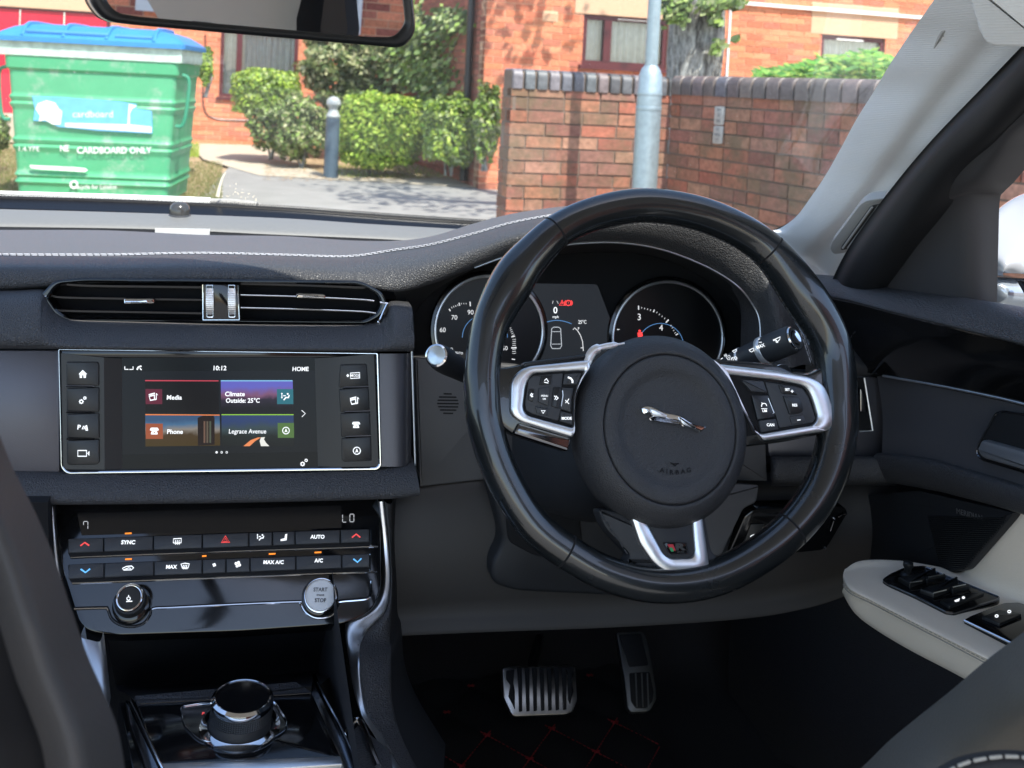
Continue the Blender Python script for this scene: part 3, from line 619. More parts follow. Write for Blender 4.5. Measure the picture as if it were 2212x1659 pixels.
m_satin = mat('satin_aluminium', (.82, .83, .84), .34, metal=1, var=.04, vs=60)
m_dchrome = mat('dark_chrome', (.16, .165, .18), .15, metal=1)
m_roll = mat('grey_defroster_plastic', (.17, .17, .165), .55, bump=('noise', 900, .3, .0004), var=.12, vs=200)
m_fabric = mat('pale_pillar_fabric', (.80, .80, .79), .95, var=.03, vs=300)
m_cream = mat('cream_leather', (.80, .72, .60), .5, bump=('vor', 240, .25, .0006), var=.03, vs=8)
m_creamst = mat('cream_thread', (.33, .31, .28), .8)
m_thread = mat('white_thread', (.50, .51, .55), .8)
m_seat = mat('taupe_seat_leather', (.090, .080, .066), .6, bump=('vor', 300, .3, .0006), var=.05, vs=6)
m_seatd = mat('dark_seat_plastic', (.012, .011, .011), .6)
m_rubber = mat('black_rubber', (.007, .007, .008), .7)
m_btn = mat('button_black', (.011, .012, .013), .38)
m_btn2 = mat('button_satin_grey', (.036, .038, .042), .55)
m_carpet = mat('black_carpet', (.016, .015, .017), 1, bump=('noise', 600, .8, .002))
m_icon = mat('white_symbol', (.7, .7, .7), .5, emit=(.75, .78, .8), es=.5)
m_iconr = mat('red_symbol', (.6, .05, .05), .5, emit=(.9, .09, .09), es=.35)
m_iconb = mat('blue_symbol', (.1, .4, .8), .5, emit=(.15, .5, .95), es=.35)
m_amber = mat('amber_lamp', (.8, .2, .02), .5, emit=(1, .28, .03), es=.45)
m_lcd = mat('lit_white_pixels', (.1, .1, .1), .3, emit=(.85, .88, .92), es=.55)
m_lcdred = mat('lit_red_pixels', (.1, .0, .0), .3, emit=(1, .06, .06), es=.6)
m_lcdblue = mat('lit_blue_pixels', (.0, .02, .1), .3, emit=(.12, .3, .6), es=.35)
def micro(name, col, sc, rough=.35, metal=.6, dist=.0006):
    m = mat(name, col, rough, metal, bump=('vor', sc, .6, dist)); return m
m_weave = mat('patterned_metal_trim', (.105, .105, .12), .36, metal=.6)
_n = m_weave.node_tree.nodes; _l = m_weave.node_tree.links
_tc = _n.new('ShaderNodeTexCoord'); _mp = _n.new('ShaderNodeMapping'); _mp.inputs['Scale'].default_value = (1, 1, 1.6); _vo = _n.new('ShaderNodeTexChecker'); _vo.inputs[3].default_value = 520
_l.new(_tc.outputs['Object'], _mp.inputs[0]); _l.new(_mp.outputs[0], _vo.inputs[0]); _bb = _n.new('ShaderNodeBump'); _bb.inputs['Strength'].default_value = .25; _bb.inputs['Distance'].default_value = .0004
_l.new(_vo.outputs[1], _bb.inputs['Height']); _l.new(_bb.outputs[0], _n['Principled BSDF'].inputs['Normal'])
# woven rib on the pillar cloth
def ribbed(m, sc, dist, direction='Z'):
    n = m.node_tree.nodes; l = m.node_tree.links; tc = n.new('ShaderNodeTexCoord'); wv = n.new('ShaderNodeTexWave'); wv.bands_direction = direction; wv.inputs['Scale'].default_value = sc
    b = n.new('ShaderNodeBump'); b.inputs['Strength'].default_value = .5; b.inputs['Distance'].default_value = dist; l.new(tc.outputs['Object'], wv.inputs[0]); l.new(wv.outputs[1], b.inputs['Height']); l.new(b.outputs[0], n['Principled BSDF'].inputs['Normal'])
ribbed(m_fabric, 150, .0003)
m_mirror = mat('mirror_silver', (.8, .8, .8), .01, metal=1)

def rowsY(rows): return [[PY(*p) for p in r] for r in rows]
def stitches(g, path, r=.0006, n=None, L=.006, gap=.35, side=None):
    """a run of separate thread stitches along a 3-D path"""
    P = path; acc = [0]
    for a, b in zip(P, P[1:]): acc.append(acc[-1]+(b-a).length)
    tot = acc[-1]; k = int(tot/L)
    def at(s):
        s = max(0, min(tot, s))
        for i in range(len(acc)-1):
            if acc[i+1] >= s: f = (s-acc[i])/max(1e-9, acc[i+1]-acc[i]); return P[i].lerp(P[i+1], f)
        return P[-1]
    for i in range(k):
        s0 = i*L; s1 = s0+L*(1-gap); a, b = at(s0), at(s1); m_ = (a+b)/2; out = (CAM-m_).normalized()
        g.tube([a-out*r*.6, m_+out*r*.9, b-out*r*.6], r, 5)
# ------------------------------------------------------------------ DASHBOARD
do = car(-.05, 1.15, .60)
dash = thing('dashboard', 'black leather dashboard with white double stitching across its top', 'dashboard', do)
X = [-150, 0, 232, 430, 614, 752, 850, 930, 1025, 1110, 1220, 1330, 1428, 1525, 1600, 1640, 1670, 1680]
R0 = [(-150, 496), (0, 497), (232, 498), (430, 508), (614, 511), (752, 520), (850, 522), (930, 513), (1025, 484), (1110, 463), (1220, 448), (1330, 440), (1430, 442), (1540, 460), (1630, 505), (1690, 560), (1725, 650), (1770, 780)]
R1 = [(-150, 552), (0, 552), (232, 552), (430, 548), (614, 552), (752, 555), (850, 541), (930, 529), (1025, 505), (1110, 481), (1220, 462), (1330, 454), (1428, 456), (1535, 474), (1615, 512), (1668, 572), (1708, 655), (1755, 790)]
R2 = [(-150, 582), (0, 582), (232, 582), (430, 579), (614, 582), (752, 590), (850, 590), (930, 576), (1025, 545), (1110, 515), (1220, 493), (1330, 483), (1427, 480), (1525, 497), (1598, 534), (1642, 585), (1675, 665), (1705, 795)]
R3 = [(-150, 630), (0, 626), (232, 612), (430, 608), (614, 610), (752, 614), (850, 630), (930, 614), (1025, 578), (1110, 549), (1220, 529), (1330, 524), (1426, 538), (1520, 573), (1588, 614), (1624, 656), (1641, 700), (1640, 800)]
y0 = [1.53]*5+[1.52, 1.50, 1.47, 1.43, 1.40, 1.37, 1.35, 1.33, 1.31, 1.28, 1.25, 1.22, 1.18]
y1 = [1.26]*5+[1.26, 1.25, 1.23, 1.21, 1.19, 1.17, 1.16, 1.15, 1.14, 1.13, 1.12, 1.10, 1.07]
y2 = [1.185]*5+[1.185, 1.18, 1.165, 1.15, 1.13, 1.11, 1.10, 1.095, 1.09, 1.085, 1.08, 1.06, 1.04]
y3 = [1.18]*5+[1.18, 1.175, 1.17, 1.16, 1.145, 1.13, 1.12, 1.115, 1.11, 1.10, 1.095, 1.085, 1.07]
def cols(Rw, ys): return [PY(a[0], a[1], b) for a, b in zip(Rw, ys)]
r0, r1, r2, r3 = cols(R0, y0), cols(R1, y1), cols(R2, y2), cols(R3, y3)
rb_ = [p-UP*.03+F*.02 for p in r0]
re_ = [p+F*.05+UP*.004 for p in r3]
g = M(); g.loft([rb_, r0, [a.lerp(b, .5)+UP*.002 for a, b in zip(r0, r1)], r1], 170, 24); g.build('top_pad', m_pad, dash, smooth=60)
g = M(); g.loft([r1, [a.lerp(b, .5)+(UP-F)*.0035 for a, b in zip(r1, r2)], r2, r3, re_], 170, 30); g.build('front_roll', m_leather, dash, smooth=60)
g = M()
for s_, off in ((1, .0062), (-1, .0040)):
    P = cr([p+(r0[i]-p).normalized()*off if s_ > 0 else p+(r2[i]-p).normalized()*off*.8 for i, p in enumerate(r1)], 300)
    P = [p+UP*.0012-F*.0004 for p in P]; stitches(g, P, .00062, L=.0075, gap=.22)
st = g.build('stitching', m_thread, dash)
g = M(); g.tube(cr([p+UP*.0002 for p in r1], 200), .0009, 6); g.build('seam', m_void, dash)
# binnacle silver line and hood shell
g = M(); g.tube(cr([p-F*.001 for p in r3[8:]], 90), .0011, 8); g.build('binnacle_trim_line', m_satin, dash)
cl0 = PY(1300, 700, 1.235); nC = (-F*math.cos(R(12))+UP*math.sin(R(12))).normalized(); CL = Pl(cl0, nC)
inner = [CL.at(x, y) for x, y in [(880, 700), (925, 640), (985, 600), (1040, 575), (1120, 560), (1230, 548), (1330, 545), (1420, 556), (1500, 590), (1560, 630), (1600, 680), (1610, 800)]]
out_ = [p for p in r3[6:]]
g = M(); g.loft([out_, [a.lerp(b, .5)-UP*.0 for a, b in zip(out_, inner)], inner], 80, 12); g.build('binnacle_shell', m_void, dash, smooth=60)
# defroster roll and windscreen base
t0 = [(-150, 449), (0, 453.6), (300, 462), (605, 473), (800, 486), (994, 497), (1200, 510)]; b0 = [(-150, 481), (0, 485), (328, 490.5), (605, 502.8), (800, 511), (950, 519), (1200, 532)]
tr_ = [PY(x, y, 1.66) for x, y in t0]; br_ = [PY(x, y, 1.59) for x, y in b0]
g = M(); g.loft([[p-UP*.03 for p in tr_], tr_, [a.lerp(b, .4)+(UP*.004-F*.008) for a, b in zip(tr_, br_)], [p-F*.008 for p in br_], [p-UP*.012+F*.01 for p in br_]], 40, 20); g.build('defroster_panel', m_roll, dash, smooth=60)
g = M(); q = [PY(x, y+4, 1.585) for x, y in b0]; q2 = [PY(x, y+26, 1.54) for x, y in b0]; g.grid([q, q2]); g.build('defroster_slot', m_void, dash)
g = M(); c_ = PY(394.5, 501, 1.55); g.box(c_, RT, UP, F, .076, .009, .006); g.build('duct_tab', mat('white_plastic_tab', (.6, .6, .58), .5), dash, smooth=0)
g = M(); c_ = PY(388, 463, 1.645); g.lathe(c_-UP*.004, UP, [(.019, 0), (.017, .003), (.0155, .004), (.0155, .012), (.0135, .018), (.009, .022), (.0001, .0235)], 24); sn = g.build('sun_sensor', mat('smoked_dome', (.05, .05, .05), .12), dash)
# lower pad (under the vents)
lt = [(-150, 638), (0, 640), (82, 638), (100, 656), (130, 685), (200, 696), (480, 702), (780, 703), (830, 690), (848, 664), (889.5, 664)]
lb = [(-150, 753), (0, 753), (82, 754), (100, 754), (130, 754), (200, 754.5), (480, 757), (780, 759), (830, 759), (860, 759), (892, 759)]
T_ = [PY(x, y, 1.15) for x, y in lt]; B_ = [PY(x, y, 1.12) for x, y in lb]
g = M(); g.loft([[p+F*.03 for p in T_], T_, [a.lerp(b, .25)-F*.012 for a, b in zip(T_, B_)], [a.lerp(b, .75)-F*.014 for a, b in zip(T_, B_)], B_, [p+F*.03 for p in B_]], 120, 26); g.build('middle_pad', m_leather, dash, smooth=60)
g = M(); e0 = [PY(889.5, 664, 1.15), PY(894, 700, 1.12), PY(895, 759, 1.12)]; g.grid([e0, [p+F*.12 for p in e0]]); g.build('pad_end', m_soft, dash)
# trims either side of the screen
SC = pl3(PY(130, 757, 1.125), PY(808, 765, 1.125), PY(130, 1020, 1.10))
g = M(); g.prism(SC, [(-150, 757), (126, 757), (128, 1020), (-150, 1017)], -.02, -.001, .001); g.build('patterned_trim', m_weave, dash)
g = M(); TR = [[SC.at(820, y, 0), SC.at(862, y, .0), SC.at(880, y, -.006), SC.at(894, y, -.02)] for y in (764, 850, 930, 1008)]; g.loft(TR, 24, 8); g.build('patterned_trim', m_weave, dash, smooth=60)
g = M(); g.tube([SC.at(893, 760, -.012), SC.at(901, 1010, -.012)], .0012, 6); g.build('trim_edge_line', m_satin, dash)
# pad under the screen
lt = [(-150, 1019), (0, 1019), (120, 1021), (470, 1022), (800, 1014), (870, 1010), (897, 1010)]; lb = [(-150, 1088), (0, 1088), (120, 1087), (470, 1083), (800, 1076), (870, 1072), (905, 1066)]
T_ = [PY(x, y, 1.10) for x, y in lt]; B_ = [PY(x, y, 1.085) for x, y in lb]
g = M(); g.loft([[p+F*.03 for p in T_], T_, [a.lerp(b, .2)-F*.012 for a, b in zip(T_, B_)], [a.lerp(b, .7)-F*.016 for a, b in zip(T_, B_)], B_, [p+F*.06+UP*.004 for p in B_]], 90, 22); g.build('lower_pad', m_leather, dash, smooth=60)
g = M(); e0 = [PY(897, 1010, 1.10), PY(908, 1035, 1.08), PY(906, 1068, 1.085)]; g.grid([e0, [p+F*.12 for p in e0]]); g.build('pad_end', m_soft, dash)
# grey panel left of the column with its slots
LP = Pl(PY(980, 920, 1.16), (-F*.97+UP*.2).normalized())
g = M(); g.prism(LP, rnd([(896, 772), (1130, 790), (1140, 1030), (1050, 1036), (907, 1052)], 5), -.03, 0, .003); lpn = g.build('column_side_panel', m_grey, dash)
g = M()
for k, (x0, x1) in enumerate([(958, 976), (948, 986), (945, 990), (944, 991), (946, 990), (950, 986), (957, 979)]): g.prism(LP, rnd([(x0, 849+k*7), (x1, 849.5+k*7), (x1, 852.5+k*7), (x0, 852+k*7)], 1.5, 3), -.001, .0004)
g.build('vent_slots', m_void, dash)
# knee panel
kt = [(820, 1078), (905, 1052), (1060, 1036), (1300, 1030), (1560, 1040), (1640, 1052), (1800, 1052), (1935, 1046)]; kb = [(835, 1352), (905, 1350), (1060, 1344), (1300, 1336), (1560, 1320), (1700, 1300), (1800, 1270), (1900, 1215)]
T_ = [PY(x, y, q) for (x, y), q in zip(kt, [1.15]*4+[1.14, 1.14, 1.14, 1.13])]; B_ = [PY(x, y, 1.13) for x, y in kb]
g = M(); g.loft([[p+F*.05 for p in T_], T_, [a.lerp(b, .4)-F*.02 for a, b in zip(T_, B_)], [a.lerp(b, .85)-F*.015 for a, b in zip(T_, B_)], B_, [p+F*.25+UP*.05 for p in B_]], 70, 24); g.build('knee_panel', m_warm, dash, smooth=60)
KP = Pl(PY(1300, 1180, 1.10), -F)
g = M(); g.prism(KP, rnd([(1056, 1040), (1250, 1010), (1500, 1010), (1600, 1090), (1560, 1230), (1400, 1290), (1110, 1276), (1060, 1258), (1058, 1215), (1085, 1170)], 24, 7), -.05, .004, .006); g.build('knee_cover', m_soft, dash, smooth=50)
g = M(); g.prism(KP, rnd([(1083, 1040), (1240, 1015), (1260, 1215), (1150, 1195), (1095, 1165)], 14, 7), .003, .008, .003); g.build('column_recess', m_void, dash, smooth=50)
# grey moulding right of the column
RPn = pl3(PY(1270, 1130, 1.06), PY(1640, 1045, 1.08), PY(1540, 1230, 1.04))
g = M(); g.prism(RPn, rnd([(1500, 1045), (1600, 1044), (1642, 1046), (1636, 1085), (1608, 1098), (1560, 1200), (1440, 1215), (1330, 1130)], 8, 5), -.05, .0, .004); g.build('column_moulding', m_grey, dash)
g = M(); g.prism(Pl(PY(1620, 1010, 1.10), -F), rnd([(1540, 960), (1655, 960), (1658, 1040), (1560, 1038)], 4), -.05, .0, .002); g.build('moulding_upper', m_grey, dash)
# dash right end: lit leather block, patterned trim, pad
g = M(); EP = [[PY(1660, y, 1.10), PY(1700, y+1, 1.085), PY(1800, y+2, 1.09), PY(1925, y+4, 1.10), PY(1938, y+5, 1.16)] for y in (985, 992)]
rows = []
for y, o_ in ((986, .03), (988, 0), (1003, -.010), (1030, -.013), (1044, -.006), (1050, .02)): rows.append([PY(1664+(4 if y > 1030 else 0), y, 1.10+o_+.02), PY(1672, y, 1.092+o_), PY(1720, y, 1.088+o_), PY(1850, y-1, 1.088+o_), PY(1925, y-1, 1.09+o_), PY(1936, y, 1.14+o_)])
g = M(); g.loft(rows, 50, 24); g.build('right_lower_pad', m_leather, dash, smooth=60)
EN = Pl(PY(1850, 900, 1.11), (-F*.98+UP*.15).normalized())
g = M(); g.prism(EN, rnd([(1655, 900), (1660, 975), (1665, 988), (1930, 986), (1930, 930), (1908, 816), (1700, 800)], 3), -.03, 0, .002); g.build('right_patterned_trim', m_weave, dash)
g = M(); g.prism(EN, rnd(z('Y2', [(380, 815), (470, 815), (518, 1128), (380, 1128)]), 3), .0, .0015); sv = g.build('side_vent_surround', m_void, dash); g = M(); g.tube([EN.at(*p, .003) for p in z('Y2', [(468, 815), (517, 1126), (440, 1130)])], .0012, 6); g.build('side_vent_edge', m_satin, sv)
g = M(); g.prism(EN, rnd(z('Y2', [(430, 870), (450, 880), (478, 960), (478, 1010), (470, 1020), (430, 1015)]), 4), .001, .008, .002); g.build('side_vent_wheel', m_dchrome, sv)
# right end pad of the dash top
rows = [[PY(1740, 700, 1.25), PY(1800, 712, 1.24), PY(1860, 738, 1.22), PY(1900, 775, 1.20), PY(1909, 806, 1.19)],
        [PY(1740, 715, 1.16), PY(1800, 724, 1.155), PY(1850, 750, 1.15), PY(1890, 784, 1.15), PY(1907, 808, 1.15)],
        [PY(1740, 770, 1.11), PY(1800, 775, 1.11), PY(1850, 785, 1.115), PY(1885, 797, 1.12), PY(1906, 810, 1.14)],
        [PY(1740, 806, 1.115), PY(1800, 809, 1.115), PY(1850, 811, 1.12), PY(1885, 812, 1.125), PY(1905, 814, 1.14)]]
g = M(); g.loft(rows, 40, 20); g.build('right_end_pad', m_leather, dash, smooth=60)
g = M(); stitches(g, cr([PY(1818, 723, 1.14), PY(1850, 742, 1.14), PY(1884, 772, 1.14)], 30), .0007, L=.007); g.build('end_stitching', m_thread, dash)
g = M(); g.prism(Pl(PY(1700, 600, 1.42), -F), rnd([(1560, 530), (1630, 512), (1655, 500), (1690, 592), (1805, 602), (1830, 720), (1600, 760)], 6), -.02, 0, .004); g.build('dash_corner', m_soft, dash)
# switch panel under the right side
SP = Pl(PY(1690, 1140, 1.095), -F)
swo = z('W3', [(520, 470), (620, 450), (1900, 410), (2030, 440), (2060, 520), (1750, 1050), (1640, 1130), (1300, 1165), (180, 1200), (130, 1150), (380, 580)])
g = M(); g.prism(SP, rnd(swo, 6, 4), -.02, .003, .002); swp = g.build('switch_panel', m_gloss, dash)
for k, q in enumerate(([(470, 700), (680, 695), (570, 1020), (340, 1040)], [(760, 690), (970, 685), (900, 1000), (650, 1020)])):
    g = M(); g.prism(SP, rnd(z('W3', q), 2, 3), .003, .005, .0008); sb = g.build('switch', m_btn, swp)
    g = M(); g.tube([SP.at(*p, .0053) for p in z('W3', [q[0], q[1]])], .0004, 5); g.build('switch_highlight', m_btn2, swp)
g = M(); P = [SP.at(*p, .0058) for p in z('W3', [(455, 885), (480, 865), (520, 855), (585, 855), (575, 880), (460, 888)])]; g.tube(P, .0004, 5, closed=True); g.build('boot_symbol', m_icon, swp)
g = M(); g.tube([SP.at(*p, .0058) for p in z('W3', [(765, 845), (740, 905)])], .0004, 5); g.tube([SP.at(*p, .0058) for p in z('W3', [(800, 860), (775, 880), (800, 895), (830, 850), (850, 870), (880, 820)])], .0004, 5); g.build('heat_symbol', m_icon, swp)
g = M(); g.tube([SP.at(*p, .005) for p in z('W3', [(1890, 580), (1950, 545), (2030, 520)])], .0009, 6); g.tube([SP.at(*p, .005) for p in z('W3', [(1815, 640), (1760, 800)])], .0007, 6)
for q in ((1822, 600), (1680, 1070)): a = z('W3', [q])[0]; g.lathe(SP.at(a[0], a[1], .003), SP.n, [(.0022, 0), (.0022, .002), (.001, .0025), (.0001, .002)], 12)
g.build('fixing', m_dchrome, swp)
# ------------------------------------------------------------------ CENTRE AIR VENT
VP = Pl(PY(480, 650, 1.16), (-F*.985+UP*.17).normalized())
vo = thing('air_vent', 'wide gloss black centre air vent with two chrome tabs above the screen', 'air vent', VP.at(480, 700, -.02))
vout = rnd([(86, 640, 6), (118, 606, 16), (180, 600, 20), (780, 606, 20), (826, 632, 14), (836, 656, 6), (824, 682, 20), (792, 700, 12), (150, 694, 16), (118, 680, 20)], 8, 6)
g = M(); g.prism(VP, vout, -.055, -.03); g.build('cavity', m_void, vo)
vin = rnd([(104, 642, 6), (125, 614, 14), (182, 609, 18), (778, 614, 18), (816, 636, 12), (823, 656, 6), (814, 677, 18), (788, 692, 10), (152, 687, 14), (128, 674, 18)], 8, 6)
g = M(); g.ring(VP, vout, vin, -.03, .004, .002); g.build('surround', m_gloss, vo)
bl_ = z('Z4', [(193, 488), (235, 545), (300, 592), (350, 604), (700, 615), (1200, 627), (1850, 631), (1900, 610), (1925, 560), (1943, 522)])
g = M(); g.tube(cr([VP.at(x, y, .004) for x, y in bl_], 80), .0013, 8); g.build('chrome_line', m_chrome, vo)
for q in ([(190, 486), (237, 484)], [(1908, 515), (1948, 521)]): g = M(); g.tube([VP.at(*p, .003) for p in z('Z4', q)], .0013, 6); g.build('corner_clip', m_chrome, vo)
def louvre(pts, h0, h1, m=m_gloss):
    g = M(); P = [VP.at(x, y, h0) for x, y in z('Z4', pts)]; Q = [VP.at(x, y+5, h1) for x, y in z('Z4', pts)]
    rows = [[p-UP*.0012 for p in P], [p-UP*.0003 for p in P], [p+UP*.0008 for p in P], [q+UP*.0008 for q in Q], [q-UP*.0012 for q in Q]]
    g.loft(rows, 40, 5); return g.build('louvre', m, vo, smooth=30)
m_louv = mat('satin_black_louvre', (.010, .010, .012), .28)
louvre([(330, 425), (500, 432), (1015, 438)], -.006, -.03, m_louv); louvre([(255, 480), (330, 490), (700, 497), (1015, 502)], -.002, -.03, m_louv)
louvre([(268, 545), (330, 556), (700, 563), (1015, 569)], .001, -.03, m_louv); louvre([(1210, 420), (1500, 428), (1840, 440)], -.006, -.03, m_louv)
louvre([(1210, 477), (1500, 485), (1800, 500), (1880, 508)], -.002, -.03, m_louv); louvre([(1210, 541), (1500, 549), (1800, 560), (1888, 570)], .001, -.03, m_louv)
g = M()
for q in ([(1210, 477), (1500, 485), (1800, 499), (1880, 507)], [(1210, 541), (1500, 548), (1800, 559), (1888, 569)]): g.tube(cr([VP.at(x, y, .0016) for x, y in z('Z4', q)], 20), .0006, 6)
g.build('louvre_edge', m_satin, vo)
for q, tx in (([(628, 492), (780, 492), (783, 518), (630, 520)], (705, 514)), ([(1487, 470), (1500, 466), (1620, 470), (1634, 476), (1634, 494), (1490, 492)], (1560, 484))):
    tb_ = M(); tb_.prism(VP, rnd(z('Z4', q), 2, 3), .0, .012, .002); t_ = tb_.build('vent_tab', m_chrome, vo)
    a = z('Z4', [tx])[0]; txt('JAGUAR', VP, a[0], a[1], 4.5, m_btn, t_, h=.0122, sx=1.5, bold=.01)
cb_ = z('Z4', [(1017, 420), (1197, 424), (1206, 614), (1020, 612)])
g = M(); g.prism(VP, rnd(cb_, 3, 3), -.03, .005, .001); cbo = g.build('centre_block', m_gloss, vo)
for q in ([(1022, 424), (1023, 600), (1205, 602), (1196, 426)],): g = M(); g.tube([VP.at(*p, .006) for p in z('Z4', q)], .0009, 6); g.build('block_trim', m_chrome, vo)
for x0 in (1055, 1165):
    g = M(); o_ = rnd(z('Z4', [(x0-18, 425), (x0+18, 425), (x0+20, 590), (x0-16, 590)]), 3, 4); i_ = rnd(z('Z4', [(x0-13, 430), (x0+13, 430), (x0+15, 583), (x0-11, 583)]), 2, 4); g.ring(VP, o_, i_, .004, .007, .0006); g.build('thumbwheel_frame', m_chrome, vo)
    g = M(); a, b = [VP.at(*p) for p in z('Z4', [(x0, 432), (x0+2, 584)])]; u = (b-a).normalized(); prof = []
    for k in range(33):
        f = k/32; h = .0035+.006*math.sin(math.pi*f); p = a.lerp(b, f)+VP.n*h; prof.append([p-RT*.0045-VP.n*.004, p-RT*.004, p-RT*.002+VP.n*.0004*(k % 2), p+RT*.002+VP.n*.0004*(k % 2), p+RT*.004, p+RT*.0045-VP.n*.004])
    g.grid(prof); g.build('thumbwheel', m_dchrome if x0 < 0 else m_satin, vo, smooth=20)
# ------------------------------------------------------------------ INFOTAINMENT UNIT
iu = thing('infotainment_unit', 'infotainment screen unit between two columns of black buttons', 'screen', SC.at(475, 1020, -.03))
o_ = rnd([(126, 753, 3), (817, 762, 3), (824, 1006, 12), (815, 1015, 8), (145, 1024, 12), (131, 1010, 12)], 6, 6); i_ = rnd([(131, 756, 3), (811, 765, 3), (818, 1003, 10), (811, 1009, 8), (147, 1018, 10), (137, 1006, 10)], 6, 6)
g = M(); g.prism(SC, o_, -.03, -.004); g.build('back_plate', m_soft, iu)
g = M(); g.ring(SC, o_, i_, -.004, .004, .0012); g.build('chrome_frame', m_chrome, iu)
q1 = z('Z5', [(455, 122), (1518, 118), (1536, 726), (456, 740)])
S2 = pl3(SC.at(*q1[0], -.004), SC.at(*q1[1], -.004), SC.at(*q1[2], -.004))
# side cheeks slope back to the glass
for q in ([(118, 95), (455, 128), (456, 738), (130, 735)], [(1518, 125), (1845, 100), (1872, 720), (1536, 724)]):
    g = M(); b = [SC.at(*p) for p in z('Z5', q)]
    if q[0][0] < 200: rows = [[b[0]+SC.n*.002, b[0].lerp(b[1], .70)+SC.n*.002, b[1]-SC.n*.003], [b[3]+SC.n*.002, b[3].lerp(b[2], .70)+SC.n*.002, b[2]-SC.n*.003]]
    else: rows = [[b[0]-SC.n*.003, b[0].lerp(b[1], .30)+SC.n*.002, b[1]+SC.n*.002], [b[3]-SC.n*.003, b[3].lerp(b[2], .30)+SC.n*.002, b[2]+SC.n*.002]]
    g.grid(rows); g.build('side_cheek', m_btn, iu, smooth=15)
g = M(); g.prism(SC, z('Z5', [(118, 78), (1850, 82), (1846, 118), (455, 120), (120, 118)]), -.004, .001, .001); g.build('top_lip', m_gloss, iu)
m_scr = mat('dark_screen_glass', (.004, .004, .005), .22, emit=(.004, .005, .007), es=.6, spec=.15)
g = M(); g.prism(S2, q1, -.004, .0012); scr = g.build('touchscreen', m_scr, iu, smooth=0)
def sp(pts, h, m, name='screen_tile', par=None):
    g = M(); g.prism(S2, z('Z5', pts), .0, h); return g.build(name, m, par or scr, smooth=0)
def emat(name, c, s=.5): return mat(name, (.002, .002, .002), .22, emit=c, es=s, spec=.15)
def gmat(name, stops, axis, s=.5):
    """picture shown on the screen: colours change along one axis (0 side, 2 height) of the tile"""
    m = mat(name, (.002, .002, .002), .22, emit=(1, 1, 1), es=s, spec=.15); n = m.node_tree.nodes; l = m.node_tree.links; tc = n.new('ShaderNodeTexCoord'); se = n.new('ShaderNodeSeparateXYZ'); cr_ = n.new('ShaderNodeValToRGB')
    no = n.new('ShaderNodeTexNoise'); no.inputs['Scale'].default_value = 90; no.inputs['Detail'].default_value = 5; l.new(tc.outputs['Object'], no.inputs[0])
    ma = n.new('ShaderNodeMath'); ma.operation = 'MULTIPLY_ADD'; ma.inputs[1].default_value = .28; l.new(no.outputs[0], ma.inputs[0]); l.new(tc.outputs['Generated'], se.inputs[0]); l.new(se.outputs[axis], ma.inputs[2]); l.new(ma.outputs[0], cr_.inputs[0])
    for i, (p, c) in enumerate(stops):
        e = cr_.color_ramp.elements[i] if i < 2 else cr_.color_ramp.elements.new(p); e.position = p; e.color = tuple(c)+(1,)
    l.new(cr_.outputs[0], n['Principled BSDF'].inputs['Emission Color']); return m
sp([(456, 125), (1518, 122), (1520, 190), (456, 195)], .0013, emat('screen_bar', (.003, .004, .005)), 'status_bar')
sp([(457, 655), (1534, 640), (1536, 724), (457, 738)], .0013, emat('screen_foot', (.003, .004, .006)), 'foot_bar')
sp([(582, 250), (988, 252), (990, 425), (583, 425)], .0014, emat('tile_dark', (.004, .003, .004)))
sp([(1000, 250), (1397, 250), (1402, 425), (1002, 425)], .0014, gmat('tile_sunset', [(.30, (.006, .006, .009)), (.58, (.02, .015, .03)), (.72, (.16, .07, .14)), (.95, (.10, .10, .42))], 2))
sp([(583, 438), (994, 440), (997, 605), (584, 610)], .0014, gmat('tile_landscape', [(.15, (.045, .028, .006)), (.5, (.05, .03, .012)), (.66, (.20, .18, .16)), (.85, (.05, .12, .22)), (1, (.03, .07, .15))], 2))
sp([(1004, 438), (1402, 438), (1404, 608), (1005, 608)], .0014, gmat('tile_dusk', [(.1, (.006, .006, .008)), (.5, (.010, .014, .014)), (.72, (.03, .05, .06)), (.95, (.02, .04, .12))], 2))
for q, c in (([(582, 243), (988, 245), (988, 250), (582, 249)], (.5, .05, .08)), ([(1000, 244), (1396, 244), (1397, 250), (1000, 250)], (.2, .45, .7)), ([(583, 431), (994, 434), (994, 439), (583, 437)], (.7, .2, .06)), ([(1004, 432), (1402, 432), (1402, 437), (1004, 437)], (.25, .5, .05))): sp(q, .0016, emat('tile_line', c), 'tile_line')
sp([(584, 292), (676, 293), (677, 376), (585, 376)], .0016, emat('t1', (.10, .012, .03)), 'tile_icon_plate'); sp([(1310, 293), (1400, 293), (1401, 376), (1311, 376)], .0016, emat('t2', (.02, .13, .17)), 'tile_icon_plate')
sp([(585, 483), (680, 484), (681, 568), (586, 568)], .0016, emat('t3', (.28, .07, .03)), 'tile_icon_plate'); sp([(1314, 480), (1404, 480), (1405, 562), (1315, 562)], .0016, emat('t4', (.07, .14, .04)), 'tile_icon_plate')
sp([(872, 452), (900, 440), (960, 440), (966, 452), (966, 600), (874, 605)], .0017, emat('box_dark', (.012, .006, .006)), 'booth_picture'); 
for k in range(3): sp([(905+k*16, 470), (915+k*16, 470), (915+k*16, 590), (905+k*16, 590)], .0019, emat('box_pane%d' % k, (.12-.03*k, .07, .05)), 'booth_pane')
sp([(1125, 608), (1165, 575), (1205, 560), (1222, 560), (1190, 580), (1160, 608)], .0017, emat('trail_orange', (.7, .22, .08)), 'light_trail'); sp([(1222, 608), (1215, 580), (1222, 560), (1245, 558), (1238, 570), (1250, 590), (1268, 608)], .0017, emat('trail_white', (.7, .7, .66)), 'light_trail')
